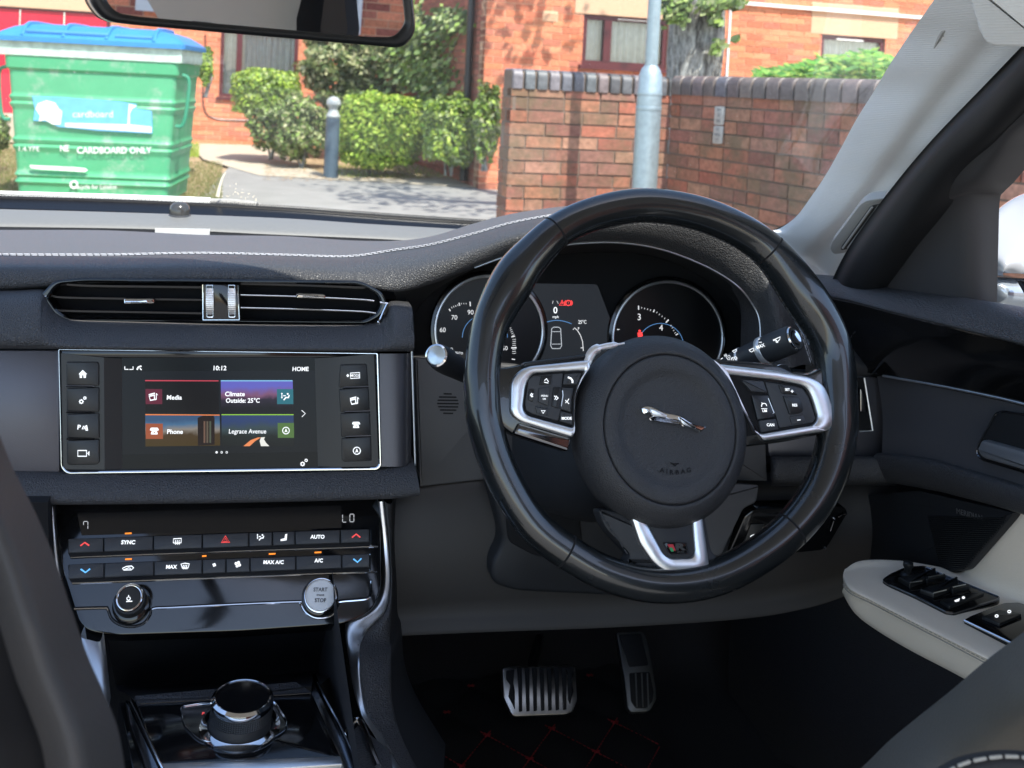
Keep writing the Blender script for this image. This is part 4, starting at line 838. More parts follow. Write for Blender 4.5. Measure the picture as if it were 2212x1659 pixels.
def T5(s, x, y, size, m=m_lcd, par=None, pl=S2, h=.0019, **k): p = z('Z5', [(x, y)])[0]; k.setdefault('bold', .02); txt(s, pl, p[0], p[1], size*.3906*1.05, m, par or scr, h=h, **k)
T5('10:12', 993, 178, 24); T5('HOME', 1440, 183, 22); T5('Media', 743, 340, 24); T5('Climate', 1078, 321, 24); T5('Outside: 25°C', 1122, 357, 24, sx=.92); T5('Phone', 747, 529, 24); T5('Legrace Avenue', 1148, 527, 24, sx=.92, bold=.005)
def line(par, pl, pts, m, r=.0005, h=.002, name='icon', closed=False, tag=None):
    g = M(); P = [pl.at(x, y, h) for x, y in (z(tag, pts) if tag else pts)]; g.tube(P, r, 5, closed=closed); return g.build(name, m, par)
line(scr, S2, [(1447, 410), (1467, 428), (1448, 446)], m_lcd, .0004, tag='Z5')
g = M(); 
for x in (977, 1005, 1033):
    a = z('Z5', [(x, 642)])[0]
    if x == 977: g.prism(S2, ell(a[0], a[1], 2.4, 2.4, 12), 0, .0019)
    else: g.ring(S2, ell(a[0], a[1], 2.4, 2.4, 12), ell(a[0], a[1], 1.5, 1.5, 12), .001, .0019)
g.build('page_dots', m_lcd, scr)
def gears(par, pl, x, y, s, m, h=.002):
    g = M()
    for dx, dy, r in ((-.25, .25, .42), (.35, -.35, .30)):
        cx, cy = x+dx*s*1.6, y+dy*s*1.6; g.ring(pl, ell(cx, cy, r*s*1.25, None, 18), ell(cx, cy, r*s*.7, None, 18), h-.0008, h)
        for k in range(8): a = k*.785; g.prism(pl, ell(cx+math.cos(a)*r*s*1.35, cy+math.sin(a)*r*s*1.35, r*s*.25, None, 6), h-.0008, h)
    return g.build('icon', m, par)
a = z('Z5', [(1460, 698)])[0]; gears(scr, S2, a[0], a[1], 8, m_lcd)
def phone(par, pl, x, y, s, m, h=.002):
    g = M(); g.prism(pl, rnd([(x-s, y-s*.2), (x-s*.75, y-s*.75), (x+s*.75, y-s*.75), (x+s, y-s*.2), (x+s*.6, y-s*.05), (x+s*.45, y-s*.35), (x-s*.45, y-s*.35), (x-s*.6, y-s*.05)], s*.15, 3), h-.0008, h)
    g.ring(pl, rnd([(x-s*.45, y-s*.25), (x+s*.45, y-s*.25), (x+s*.8, y+s*.7), (x-s*.8, y+s*.7)], s*.2, 3), rnd([(x-s*.12, y+s*.12), (x+s*.12, y+s*.12), (x+s*.2, y+s*.38), (x-s*.2, y+s*.38)], s*.05, 3), h-.0008, h); return g.build('icon', m, par)
def media(par, pl, x, y, s, m, h=.002):
    g = M(); g.ring(pl, [(x-s, y-s*.2), (x+s*.3, y-s*.5), (x+s*.35, y+s*.7), (x-s*.7, y+s*.9)], [(x-s*.8, y+s*.0), (x+s*.12, y-s*.2), (x+s*.15, y+s*.5), (x-s*.6, y+s*.65)], h-.0008, h)
    g.prism(pl, [(x-s, y-s*.55), (x+s*.3, y-s*.9), (x+s*.33, y-s*.62), (x-s, y-s*.28)], h-.0008, h); g.prism(pl, [(x+s*.55, y-s*.7), (x+s*.7, y-s*.75), (x+s*1.0, y-s*.3), (x+s*.7, y-s*.45), (x+s*.7, y+s*.6), (x+s*.4, y+s*.75), (x+s*.4, y+s*.45), (x+s*.55, y+s*.4)], h-.0008, h); return g.build('icon', m, par)
def navi(par, pl, x, y, s, m, h=.002):
    g = M(); g.ring(pl, ell(x, y, s, None, 24), ell(x, y, s*.8, None, 24), h-.0008, h); g.prism(pl, [(x, y-s*.6), (x+s*.42, y+s*.5), (x, y+s*.22), (x-s*.42, y+s*.5)], h-.0008, h); return g.build('icon', m, par)
def airflow(par, pl, x, y, s, m, h=.002):
    g = M(); g.prism(pl, ell(x+s*.45, y-s*.6, s*.2, None, 10), h-.0008, h); g.prism(pl, [(x+s*.7, y-s*.4), (x+s*.9, y-s*.35), (x+s*.7, y+s*.3), (x+s*.1, y+s*.3), (x-s*.3, y+s*.8), (x-s*.5, y+s*.65), (x, y+s*.05), (x+s*.5, y+s*.05)], h-.0008, h)
    g.prism(pl, [(x-s*.5, y-s*.3), (x+s*.05, y-s*.3), (x+s*.05, y-s*.12), (x-s*.5, y-s*.12)], h-.0008, h); g.prism(pl, [(x-s, y-s*.6), (x-s*.6, y-s*.6), (x-s*.8, y-s*.9)], h-.0008, h); g.prism(pl, [(x-s, y+s*.1), (x-s*.6, y+s*.1), (x-s*.8, y+s*.4)], h-.0008, h); g.prism(pl, [(x-s*.87, y-s*.6), (x-s*.73, y-s*.6), (x-s*.73, y+s*.1), (x-s*.87, y+s*.1)], h-.0008, h); return g.build('icon', m, par)
zz_ = lambda t, x, y: z(t, [(x, y)])[0]
media(scr, S2, *zz_('Z5', 628, 335), 10, m_lcd); airflow(scr, S2, *zz_('Z5', 1358, 335), 10, m_lcd); phone(scr, S2, *zz_('Z5', 633, 525), 10, m_lcd); navi(scr, S2, *zz_('Z5', 1360, 522), 8, m_lcd)
line(scr, S2, [(470, 168), (470, 184), (490, 184)], m_lcd, .0005, tag='Z5'); line(scr, S2, [(496, 184), (516, 184), (516, 168)], m_lcd, .0005, tag='Z5'); line(scr, S2, [(538, 186), (545, 172), (562, 166)], m_lcd, .0009, tag='Z5'); line(scr, S2, [(553, 178), (563, 187)], m_lcd, .0006, tag='Z5')
# side buttons
def button(par, pl, pts, h0=.002, h1=.0045, r=4, m=m_btn, tag='Z5', name='button', bev=.0008):
    g = M(); g.prism(pl, rnd(z(tag, pts), r, 4), h0, h1, bev); return g.build(name, m, par)
Lb = [[(150, 142), (320, 142), (329, 155), (329, 274), (151, 268)], [(151, 288), (330, 282), (330, 418), (152, 412)], [(152, 430), (330, 423), (331, 566), (153, 558)], [(153, 576), (331, 568), (332, 695), (315, 708), (165, 711), (154, 700)]]
Rb = [[(1660, 157), (1805, 153), (1814, 278), (1650, 283)], [(1652, 293), (1815, 281), (1822, 412), (1660, 418)], [(1661, 425), (1823, 416), (1828, 548), (1665, 555)], [(1667, 563), (1829, 552), (1832, 688), (1680, 692), (1668, 680)]]
bL = [button(iu, SC, q) for q in Lb]; bR = [button(iu, SC, q) for q in Rb]
H = .0053
def home(par, pl, x, y, s, m, h): g = M(); g.prism(pl, [(x, y-s), (x+s, y), (x+s*.75, y+s*.05), (x+s*.7, y+s*.9), (x+s*.2, y+s*.9), (x+s*.2, y+s*.25), (x-s*.2, y+s*.25), (x-s*.2, y+s*.9), (x-s*.7, y+s*.9), (x-s*.75, y+s*.05), (x-s, y)], h-.0008, h); return g.build('icon', m, par)
home(bL[0], SC, *zz_('Z5', 241, 209), 9, m_icon, H); gears(bL[1], SC, *zz_('Z5', 241, 352), 8, m_icon, H); a = zz_('Z5', 220, 502); txt('P', SC, a[0], a[1], 10.5, m_icon, bL[2], h=H, bold=.02)
for k in range(3): line(bL[2], SC, [(238+k*9, 512-0), (246+k*9, 494-k*0)], m_icon, .0005, H, tag='Z5')
g = M(); g.prism(SC, z('Z5', [(258, 490), (264, 490), (270, 520), (256, 520)]), H-.001, H); g.build('icon', m_icon, bL[2])
line(bL[3], SC, [(214, 629), (262, 629), (262, 661), (214, 661)], m_icon, .0006, H, closed=True, tag='Z5'); g = M(); g.prism(SC, z('Z5', [(266, 645), (277, 632), (277, 658)]), H-.001, H); g.build('icon', m_icon, bL[3])
line(bR[0], SC, [(1714, 203), (1765, 200), (1766, 230), (1715, 233)], m_icon, .0005, H, closed=True, tag='Z5'); T5('MODE', 1740, 217, 13, m_icon, bR[0], SC, h=H, bold=.01); g = M(); g.prism(SC, z('Z5', [(1692, 217), (1700, 208), (1708, 217), (1700, 226)]), H-.001, H); g.build('icon', m_icon, bR[0])
media(bR[1], SC, *zz_('Z5', 1738, 355), 10, m_icon, H); phone(bR[2], SC, *zz_('Z5', 1746, 489), 9, m_icon, H); navi(bR[3], SC, *zz_('Z5', 1750, 631), 8.5, m_icon, H)
for q in ([(150, 276), (290, 276), (305, 280)], [(151, 419), (290, 419), (305, 421)], [(152, 565), (290, 565), (305, 567)], [(1675, 286), (1685, 283), (1814, 280)], [(1682, 419), (1692, 417), (1822, 414)], [(1688, 556), (1698, 554), (1828, 550)]): g = M(); g.tube([SC.at(*p, .0046) for p in z('Z5', q)], .0011, 6); g.build('button_ridge', m_gloss, iu)
# ------------------------------------------------------------------ CLIMATE PANEL
CP = pl3(PY(*z('Z6', [(100, 120)])[0], 1.10), PY(*z('Z6', [(2000, 80)])[0], 1.105), PY(*z('Z6', [(1100, 860)])[0], 1.03))
cp = thing('climate_panel', 'gloss black climate control panel below the touchscreen', 'control panel', CP.at(470, 1370, -.03))
g = M(); o_ = rnd(z('Z6', [(80, 85, 4), (2045, 60, 4), (2052, 600, 20), (2000, 740, 60), (1840, 815, 30), (1200, 860, 40), (430, 885, 30), (250, 850, 30), (140, 500, 4)]), 6, 7); g.prism(CP, o_, -.04, 0, .002); g.build('face', m_gloss, cp)
g = M(); g.prism(CP, rnd(z('Z6', [(225, 155), (1810, 105), (1812, 240), (250, 285)]), 2, 3), -.0005, .0004); g.build('display_window', mat('smoked_display', (.010, .009, .009), .25), cp)
def dig(seg, x, y, w, h, par):
    g = M(); q = {'a': ((0, 0), (w, 0)), 'b': ((w, 0), (w, h/2)), 'c': ((w, h/2), (w, h)), 'd': ((0, h), (w, h)), 'e': ((0, h/2), (0, h)), 'f': ((0, 0), (0, h/2))}
    for s_ in seg: (a, b), (c_, d_) = q[s_]; ux = (c_-a)*.1; uy = (d_-b)*.1; g.tube([CP.at(*z('Z6', [(x+a+ux, y+b+uy)])[0], .0008), CP.at(*z('Z6', [(x+c_-ux, y+d_-uy)])[0], .0008)], .00035, 5)
    g.build('digit', mat('dim_digit', (.1, .1, .1), .5, emit=(.5, .52, .56), es=.45) if 'dim_digit' not in bpy.data.materials else bpy.data.materials['dim_digit'], par)
dig('def', 1818, 160, 24, 46, cp); dig('abcdef', 1862, 158, 24, 46, cp); dig('abcf', 262, 202, 26, 46, cp)
bars = [[(163, 312), (300, 303), (980, 276), (1500, 258), (1985, 250), (1988, 350), (1970, 358), (1200, 385), (400, 415), (185, 422), (170, 395)], [(168, 462), (300, 455), (980, 430), (1500, 410), (1985, 395), (1985, 498), (1965, 508), (1200, 535), (400, 568), (195, 575), (178, 555)]]
for q in bars: g = M(); g.prism(CP, rnd(z('Z6', q), 4, 4), -.001, .0015, .001); g.build('button_surround', m_void, cp)
for q in ([(185, 422), (400, 413), (1200, 383), (1970, 357), (1986, 345), (1985, 255)], [(195, 576), (400, 569), (1200, 536), (1965, 508), (1983, 498), (1984, 400)]):
    g = M(); g.tube(cr([CP.at(*p, .0018) for p in z('Z6', q)], 60), .0009, 6); g.build('button_bar_trim', m_chrome, cp)
def row(xs, yt, yb):
    """keys of one row; yt/yb give top and bottom edges at the ends"""
    out = []
    for a, b in zip(xs, xs[1:]):
        f = lambda x, y: y[0]+(y[1]-y[0])*(x-xs[0])/(xs[-1]-xs[0])
        out.append(button(cp, CP, [(a+3, f(a, yt)), (b-3, f(b, yt)), (b-3, f(b, yb)), (a+3, f(a, yb))], .001, .0045, 1.5, m_btn2, 'Z6', 'button', .0009))
    return out
x1_ = [170, 385, 682, 976, 1255, 1397, 1532, 1803, 1978]; k1 = row(x1_, (311, 252), (395, 328))
x2_ = [172, 387, 686, 976, 1118, 1262, 1537, 1812, 1980]; k2 = row(x2_, (466, 402), (550, 478))
H = .0052
def T6(s, x, y, size, par, m=m_icon, h=H, **k): p = zz_('Z6', x, y); txt(s, CP, p[0], p[1], size*.3594, m, par, h=h, **k)
def L6(par, pts, m=m_icon, r=.0005, h=H, closed=False): return line(par, CP, pts, m, r, h, closed=closed, tag='Z6')
T6_=T6
def T6(s, x, y, size, par, m=m_icon, h=H, **k): k['bold'] = max(k.get('bold', 0), .03) if m is m_icon else k.get('bold', 0); T6_(s, x, y, size*1.08, par, m, h, **k)
L6(k1[0], [(246, 354), (272, 334), (298, 352)], m_iconr, .0008); T6('SYNC', 532, 334, 22, k1[1], bold=.02)
L6(k1[2], [(803, 312), (850, 309), (848, 336), (832, 338), (815, 338), (802, 336)], closed=True)
for k in range(3): L6(k1[2], [(816+k*11, 320), (813+k*11, 330), (818+k*11, 338), (814+k*11, 347)], r=.0004)
L6(k1[3], [(1090, 334), (1114, 294), (1139, 333)], m_iconr, .0007, closed=True); L6(k1[3], [(1103, 328), (1114, 309), (1126, 327)], m_iconr, .0005, closed=True)
airflow(k1[4], CP, *zz_('Z6', 1325, 303), 8.5, m_icon, H)
g = M(); g.prism(CP, z('Z6', [(1472, 285), (1484, 282), (1480, 320), (1445, 325), (1444, 315), (1468, 308)]), H-.001, H); g.build('icon', m_icon, k1[5])
T6('AUTO', 1666, 301, 20, k1[6], bold=.02); L6(k1[7], [(1872, 304), (1897, 283), (1922, 303)], m_iconr, .0008)
L6(k2[0], [(248, 494), (276, 514), (304, 492)], m_iconb, .0008); L6(k2[1], [(497, 490), (520, 478), (552, 475), (565, 486), (550, 498), (505, 499)], closed=True); L6(k2[1], [(510, 495), (535, 486), (548, 490)], r=.0004)
T6('MAX', 790, 481, 20, k2[2], bold=.02); L6(k2[2], [(848, 463), (872, 458), (898, 462), (890, 486), (857, 488)], closed=True)
for k in range(3): L6(k2[2], [(863+k*10, 468), (860+k*10, 480), (864+k*10, 494)], r=.0004)
def fan(par, x, y, s): 
    g = M()
    for k in range(4): a = k*1.571+.4; g.prism(CP, ell(x+math.cos(a)*s*.55, y+math.sin(a)*s*.55, s*.42, None, 10), H-.001, H)
    g.build('icon', m_icon, par)
fan(k2[3], *zz_('Z6', 1047, 468), 4.2); fan(k2[4], *zz_('Z6', 1188, 464), 7.5)
T6('MAX A/C', 1402, 453, 20, k2[5], bold=.02); T6('A/C', 1673, 443, 20, k2[6], bold=.02); L6(k2[7], [(1880, 432), (1905, 452), (1928, 430)], m_iconb, .0008)
for x, y, w_ in ((531, 274, 20), (532, 429, 20), (987, 410, 13), (1395, 397, 20), (1670, 388, 20)): g = M(); g.tube([CP.at(*zz_('Z6', x-w_, y+1), .001), CP.at(*zz_('Z6', x+w_, y-1), .001)], .0008, 6); g.build('indicator_lamp', m_amber, cp)
q = [(205, 730), (380, 725), (405, 732), (430, 790), (480, 825), (550, 838), (620, 820), (660, 770), (680, 730), (800, 722), (1200, 702), (1540, 688), (1562, 695), (1590, 745), (1640, 780), (1700, 785), (1760, 765), (1795, 700), (1810, 685), (1960, 670), (1985, 640), (1990, 560)]
g = M(); g.tube(cr([CP.at(*p, .0012) for p in z('Z6', q)], 160), .0010, 6); g.build('chrome_line', m_chrome, cp)
g = M(); g.tube(cr([CP.at(*p, .0004) for p in z('Z6', [(a, b-8) for a, b in q])], 160), .0012, 6); g.build('panel_gap', m_void, cp)
def knob(par, x, y, prof, m, name, seg=48): c = CP.at(*zz_('Z6', x, y)); g = M(); g.lathe(c, CP.n, prof, seg); return g.build(name, m, par)
kx = zz_('Z6', 545, 685)
kn = knob(cp, 552, 700, [(.0185, 0), (.018, .004), (.0155, .006), (.0001, .006)], m_gloss, 'knob_well')
kv = knob(cp, 548, 690, [(.0150, .004), (.0145, .018), (.0135, .020), (.0001, .020)], m_soft, 'volume_knob')
knob(kv, 545, 682, [(.0098, .0195), (.0128, .0195), (.0130, .021), (.0122, .0222), (.0112, .021), (.0105, .022), (.0098, .021), (.0098, .0195)], m_chrome, 'knob_ring')
knob(kv, 545, 682, [(.0001, .0212), (.0097, .0212)], m_btn, 'knob_face')
c_ = CP.at(*kx); 
def atc(x, y, h): return CP.at(*zz_('Z6', x, y), h)
g = M(); g.tube([atc(540+10*math.cos(a), 688+10*math.sin(a), .022) for a in [R(-60+k*30) for k in range(11)]], .0004, 5); g.tube([atc(540, 668, .022), atc(540, 682, .022)], .0004, 5); g.tube([atc(526, 706, .022), atc(562, 704, .022)], .0005, 5); g.build('power_symbol', m_icon, kv)
sb = knob(cp, 1684, 655, [(.0185, 0), (.0182, .003), (.0165, .004), (.0001, .004)], m_gloss, 'start_well')
sb = knob(cp, 1684, 652, [(.0160, .003), (.0160, .006), (.0150, .0075), (.0144, .0078), (.0140, .0072), (.0001, .0074)], mat('silver_start_face', (.66, .67, .68), .45, metal=.25), 'start_button')
knob(sb, 1684, 652, [(.0158, .004), (.0168, .0055), (.0166, .007), (.0158, .0074), (.0152, .0074)], m_chrome, 'start_ring')
m_prt = mat('dark_print', (.03, .03, .035), .5)
for s_, y, hh in (('START', 620, 20), ('ENGINE', 652, 9), ('STOP', 684, 20)): T6(s_, 1681, y, hh, sb, m_prt, h=.0080, bold=.01, sx=.95)
# ------------------------------------------------------------------ CENTRE CONSOLE
CN = pl3(PY(300, 1525, .975), PY(690, 1503, .98), PY(520, 1640, .895))
cn = thing('centre_console', 'gloss black centre console with brushed chrome side rails', 'console', CN.at(500, 1640, -.12))
# dark cubby behind the dial
q0 = [PY(232, 1370, 1.10), PY(470, 1372, 1.12), PY(780, 1330, 1.10)]; q1_ = [PY(250, 1480, 1.22), PY(470, 1470, 1.22), PY(740, 1440, 1.22)]; q2_ = [CN.at(290, 1512), CN.at(480, 1504), CN.at(690, 1480)]
g = M(); g.loft([q0, q1_, [a.lerp(b, .6) for a, b in zip(q1_, q2_)], q2_], 20, 16); g.build('cubby', m_soft, cn, smooth=50)
g = M(); g.prism(CN, rnd([(290, 1500), (640, 1470), (690, 1503), (300, 1528)], 4), -.006, -.001, .001); g.build('cubby_mat', m_leather, cn)
g = M(); pt = z('Z7', [(600, 500), (1600, 440), (1900, 900), (1850, 1000), (700, 1000)]); g.prism(CN, pt, -.10, -.0025, .002); g.build('base', m_gloss, cn)
o_ = rnd(z('Z7', [(690, 535, 6), (1560, 475, 6), (1700, 790, 10), (1660, 795, 6), (805, 838, 10), (780, 800, 6)]), 5, 5)
g = M(); g.prism(CN, o_, -.003, .001, .0008); g.build('top_plate', m_gloss, cn)
g = M(); g.tube([CN.at(*p, .0016) for p in z('Z7', [(700, 532), (1560, 478)])], .0005, 6); g.build('plate_edge_line', m_dchrome, cn)
# rails each side and across the rear
for a, b in (([(625, 520), (655, 525), (680, 560), (790, 800), (820, 900), (740, 900), (650, 640)], .004), ([(1575, 385), (1600, 470), (1790, 800), (1810, 900), (1735, 900), (1700, 800), (1560, 480)], .004)):
    g = M(); g.prism(CN, rnd(z('Z7', a), 3, 3), -.004, b, .002); g.build('side_rail', m_dchrome, cn)
g = M(); g.tube([CN.at(*p, .005) for p in z('Z7', [(655, 530), (690, 600), (800, 845), (830, 900)])], .0012, 6); g.build('rail_edge', m_chrome, cn); g = M(); g.tube([CN.at(*p, .005) for p in z('Z7', [(1590, 440), (1700, 640), (1775, 800), (1800, 900)])], .0012, 6); g.build('rail_edge', m_chrome, cn)
g = M(); g.prism(CN, z('Z7', [(800, 838), (1715, 798), (1760, 815), (1765, 840), (800, 900)]), -.002, .0035, .002); g.build('rear_rail', m_satin, cn)
# gear dial
gd = thing('gear_selector', 'round knurled gear dial with a chrome collar on the console', 'gear selector', CN.at(515, 1590, 0)); 
so_ = rnd(z('Z7', [(900, 550, 10), (1040, 528, 30), (1380, 515, 14), (1465, 650, 26), (1350, 720, 50), (1180, 742, 60), (1000, 728, 40), (925, 650, 6), (915, 620, 6)]), 8, 7)
def shrink(P, s):
    cx = sum(p[0] for p in P)/len(P); cy = sum(p[1] for p in P)/len(P); return [(cx+(p[0]-cx)*s, cy+(p[1]-cy)*(s-.012)) for p in P]
g = M(); g.ring(CN, so_, shrink(so_, .965), .001, .0035, .001); g.build('chrome_surround', m_chrome, gd)
g = M(); g.prism(CN, shrink(so_, .966), .001, .0018); g.build('plate', m_gloss, gd)
dc = CN.at(518, 1573); k_ = 68.5*CN.ax(518, 1590)[2]
g = M(); g.lathe(dc, CN.n, [(k_*1.30, .001), (k_*1.28, .003), (k_*1.16, .0035), (k_*1.05, .005), (k_*1.0, .004)], 64); g.build('collar', m_chrome, gd)
hK = .031
g = M(); g.lathe(dc, CN.n, [(k_*.985, .002), (k_*.985, hK*.38), (k_*.97, hK*.4), (k_*.97, hK*.42)], 64); dl = g.build('dial_skirt', m_soft, gd)
g = M(); rows = []
for j in range(13):
    rows.append([]); 
    for k in range(160):
        a = 2*math.pi*k/160; u = CN.n.orthogonal().normalized(); v = CN.n.cross(u); rr = k_*.985+(.0006 if (k % 2 and j % 2) else 0); rows[-1].append(dc+u*rr*math.cos(a)+v*rr*math.sin(a)+CN.n*(hK*.42+hK*.34*j/12))
g.grid(rows, True); g.build('knurled_band', m_btn, gd, smooth=0)
g = M(); g.lathe(dc, CN.n, [(k_*.985, hK*.76), (k_*1.0, hK*.80), (k_*.99, hK*.93), (k_*.90, hK*1.0), (k_*.86, hK*.99), (k_*.86, hK*.97)], 72); g.build('dial_ring', m_chrome, gd)
g = M(); g.lathe(dc, CN.n, [(k_*.86, hK*.972), (.0001, hK*.972)], 64); g.build('dial_face', m_gloss, gd)
a = zz_('Z7', 1020, 583); txt('P', CN, a[0], a[1], 8, m_iconr, gd, h=.0024, bold=.02)
# sweeping chrome trim and padded side at the driver's side of the console
def strip(name, par, L, Rr, m, dep, nv=8, bulge=.004, nu=60):
    A = [PY(*p) for p in L]; B = [PY(*p) for p in Rr]; g = M(); g.loft([[p+F*dep for p in A], A, [a.lerp(b, .5)-F*bulge for a, b in zip(A, B)], B, [p+F*dep for p in B]], nu, nv*2); return g.build(name, m, par, smooth=60)
L = [(817, 1082, 1.10), (826, 1180, 1.09), (829, 1260, 1.07), (812, 1310, 1.05), (752, 1355, 1.03), (756, 1440, .99), (775, 1530, .95), (815, 1600, .91), (880, 1720, .87)]
Rr = [(829, 1080, 1.10), (840, 1180, 1.09), (843, 1260, 1.07), (832, 1320, 1.05), (790, 1368, 1.03), (776, 1420, .99), (790, 1530, .95), (835, 1610, .91), (905, 1720, .87)]
strip('chrome_sweep', cn, L, Rr, m_satin, .02, bulge=.003)
L2 = Rr; R2_ = [(848, 1080, 1.11), (846, 1180, 1.10), (847, 1260, 1.08), (845, 1320, 1.06), (843, 1380, 1.04), (845, 1430, 1.0), (850, 1530, .96), (880, 1620, .92), (950, 1740, .88)]
strip('side_pad', cn, [(x, y, d+.001) for x, y, d in L2], R2_, m_leather, .05, bulge=.010)
g = M(); A = [PY(*p)+F*.0 for p in R2_]; g.loft([A, [p+F*.15+RT*.03-UP*.05 for p in A], [p+F*.2-UP*.30 for p in A]], 30, 6); g.build('side_wall', m_soft, cn, smooth=60)
Lp = [(-1, 1100), (0, 0)]
strip('chrome_sweep', cn, [(108, 1090, 1.10), (112, 1160, 1.09), (120, 1250, 1.07)], [(118, 1090, 1.10), (124, 1160, 1.09), (135, 1250, 1.07)], m_satin, .02)
strip('chrome_sweep', cn, [(175, 1375, 1.0), (185, 1440, .97), (205, 1520, .93)], [(216, 1385, 1.0), (222, 1440, .97), (232, 1535, .93)], m_satin, .02, bulge=.002)
g = M(); g.prism(Pl(PY(120, 1300, 1.06), -F), [(-150, 1085), (103, 1085), (108, 1250), (165, 1380), (200, 1660), (-150, 1660)], -.02, 0); g.build('left_console_side', m_void, cn)
g = M(); g.prism(Pl(PY(800, 1300, 1.09), -F), rnd(z('Z7', [(1900, -480), (1960, -480), (1960, 200), (1750, 60), (1880, 0)]), 3), -.02, 0); 
# cup-holder cover bottom right
g = M(); g.tube(cr([CN.at(*p, .004) for p in z('Z7', [(1742, 700), (1760, 650), (1800, 628), (1835, 690), (1870, 790), (1900, 860)])], 30), .003, 8); g.build('cup_holder_rim', m_chrome, cn)
g = M(); g.prism(CN, rnd(z('Z7', [(1745, 700), (1800, 630), (1960, 760), (2000, 1000), (1860, 1000), (1780, 800)]), 6), -.02, .001, .001); g.build('cup_holder_cover', m_leather, cn)
# ------------------------------------------------------------------ INSTRUMENT CLUSTER
ic = thing('instrument_cluster', 'instrument cluster with two ringed dials and a lit display between them', 'instrument cluster', CL.at(1250, 800, 0))
g = M(); g.prism(CL, rnd([(878, 670), (925, 630), (985, 592), (1040, 568), (1120, 552), (1230, 540), (1330, 537), (1420, 548), (1500, 582), (1570, 622), (1620, 680), (1640, 830), (1600, 1060), (900, 1060)], 10, 3), -.02, -.004); g.build('back_panel', m_void, ic)
m_face = mat('gauge_face', (.006, .006, .007), .35); 
g = M(); g.prism(CL, rnd([(1130, 612), (1290, 614), (1330, 720), (1290, 860), (1130, 860)], 6, 4), -.004, .0); 
dsp = g.build('display', mat('display_glass', (.012, .012, .013), .2, emit=(.010, .012, .015), es=.8, spec=.25), ic)
def gauge(cx, cy, r, lab):
    g = M(); g.prism(CL, ell(cx, cy, r*.99, r, 64), -.002, .001); f = g.build('gauge', m_face, ic); f['label'] = lab
    g = M(); g.tube([CL.at(x, y, .004) for x, y in ell(cx, cy, r, r*1.01, 96)], .0021, 8, closed=True); g.build('gauge_ring', m_satin, f)
    g = M(); g.tube([CL.at(x, y, .001) for x, y in ell(cx, cy, r*1.045, r*1.055, 96)], .004, 8, closed=True); g.build('gauge_bezel', m_gloss, f)
    g = M(); g.tube([CL.at(x, y, .0016) for x, y in ell(cx-14 if cx > 1300 else cx-8, cy+(20 if cx > 1300 else 15), r*.42, r*.42, 60, 0, 180)], .0004, 5); g.build('blue_arc', m_lcdblue, f)
    return f
gL = gauge(1055, 714, 116, 'left speed dial with numerals 70 and 90'); gR = gauge(1440, 728, 118, 'right dial with numerals 3 and 4')
m_tick = mat('lit_tick', (.1, .1, .1), .3, emit=(.8, .82, .85), es=.4)
def ticks(par, tag, lst, name='tick'):
    g = M()
    for a, b, r in lst: p, q = z(tag, [a, b]); g.tube([CL.at(*p, .002), CL.at(*q, .002)], r, 5)
    g.build(name, m_tick, par)
ticks(gR, 'Y6', [((462, 460), (464, 500), .0007), ((622, 500), (612, 524), .0007), ((765, 600), (738, 628), .0008), ((858, 742), (838, 754), .0007), ((248, 698), (270, 698), .0006)]+[((495+k*30, 472+k*8), (494+k*29, 488+k*8), .0003) for k in range(4)]+[((650+k*26, 520+k*20), (644+k*26, 534+k*20), .0003) for k in range(4)]+[((795+k*14, 655+k*24), (782+k*14, 664+k*24), .0003) for k in range(4)])
ticks(gL, 'Y5', [((290, 492), (302, 514), .0007), ((388, 430), (396, 460), .0006), ((500, 420), (503, 465), .0007), ((872, 666), (902, 652), .0007), ((915, 772), (950, 766), .0007), ((915, 883), (966, 882), .0008), ((920, 995), (950, 1000), .0006)]+[((312+k*20, 470-k*8), (320+k*20, 486-k*8), .0003) for k in range(4)]+[((412+k*24, 432), (414+k*24, 446), .0003) for k in range(3)]+[((892+k*8, 688+k*18), (914+k*8, 680+k*18), .0003) for k in range(5)]+[((925, 800+k*20), (960, 796+k*20), .0003) for k in range(8)])
def TC(s, tag, x, y, size, par, m=m_tick, **k): p = zz_(tag, x, y); txt(s, CL, p[0], p[1], size*ZO[tag][2], m, par, h=.002, **k)
TC('70', 'Y5', 342, 580, 46, gL); TC('90', 'Y5', 505, 528, 46, gL); TC('60', 'Y5', 225, 705, 46, gL); TC('50', 'Y5', 850, 888, 42, gL); TC('3', 'Y6', 470, 576, 62, gR); TC('4', 'Y6', 690, 684, 56, gR)
TC('0', 'Y5', 1357, 508, 62, dsp, m_lcd, bold=.01); TC('mph', 'Y5', 1360, 572, 26, dsp, m_lcd); TC('25°C', 'Y5', 1628, 625, 34, dsp, m_lcd, sx=.85); TC('F', 'Y5', 1590, 690, 24, dsp, m_lcd)
def LC(par, tag, pts, m, r=.0004, closed=False, name='icon'): g = M(); g.tube([CL.at(x, y, .002) for x, y in z(tag, pts)], r, 5, closed=closed); g.build(name, m, par)
LC(dsp, 'Y5', [(1398, 455), (1424, 405), (1450, 455)], m_lcdred, .0006, True); LC(dsp, 'Y5', [(1424, 422), (1424, 442)], m_lcdred, .0006)
LC(dsp, 'Y5', [(1488+26*math.cos(R(a)), 432+26*math.sin(R(a))) for a in range(0, 360, 30)], m_lcdred, .0006, True)
for s_ in (-1, 1): LC(dsp, 'Y5', [(1488+38*math.cos(R(a)), 432+34*math.sin(R(a))) for a in ([-45, -20, 0, 20, 45] if s_ > 0 else [135, 160, 180, 200, 225])], m_lcdred, .0006)
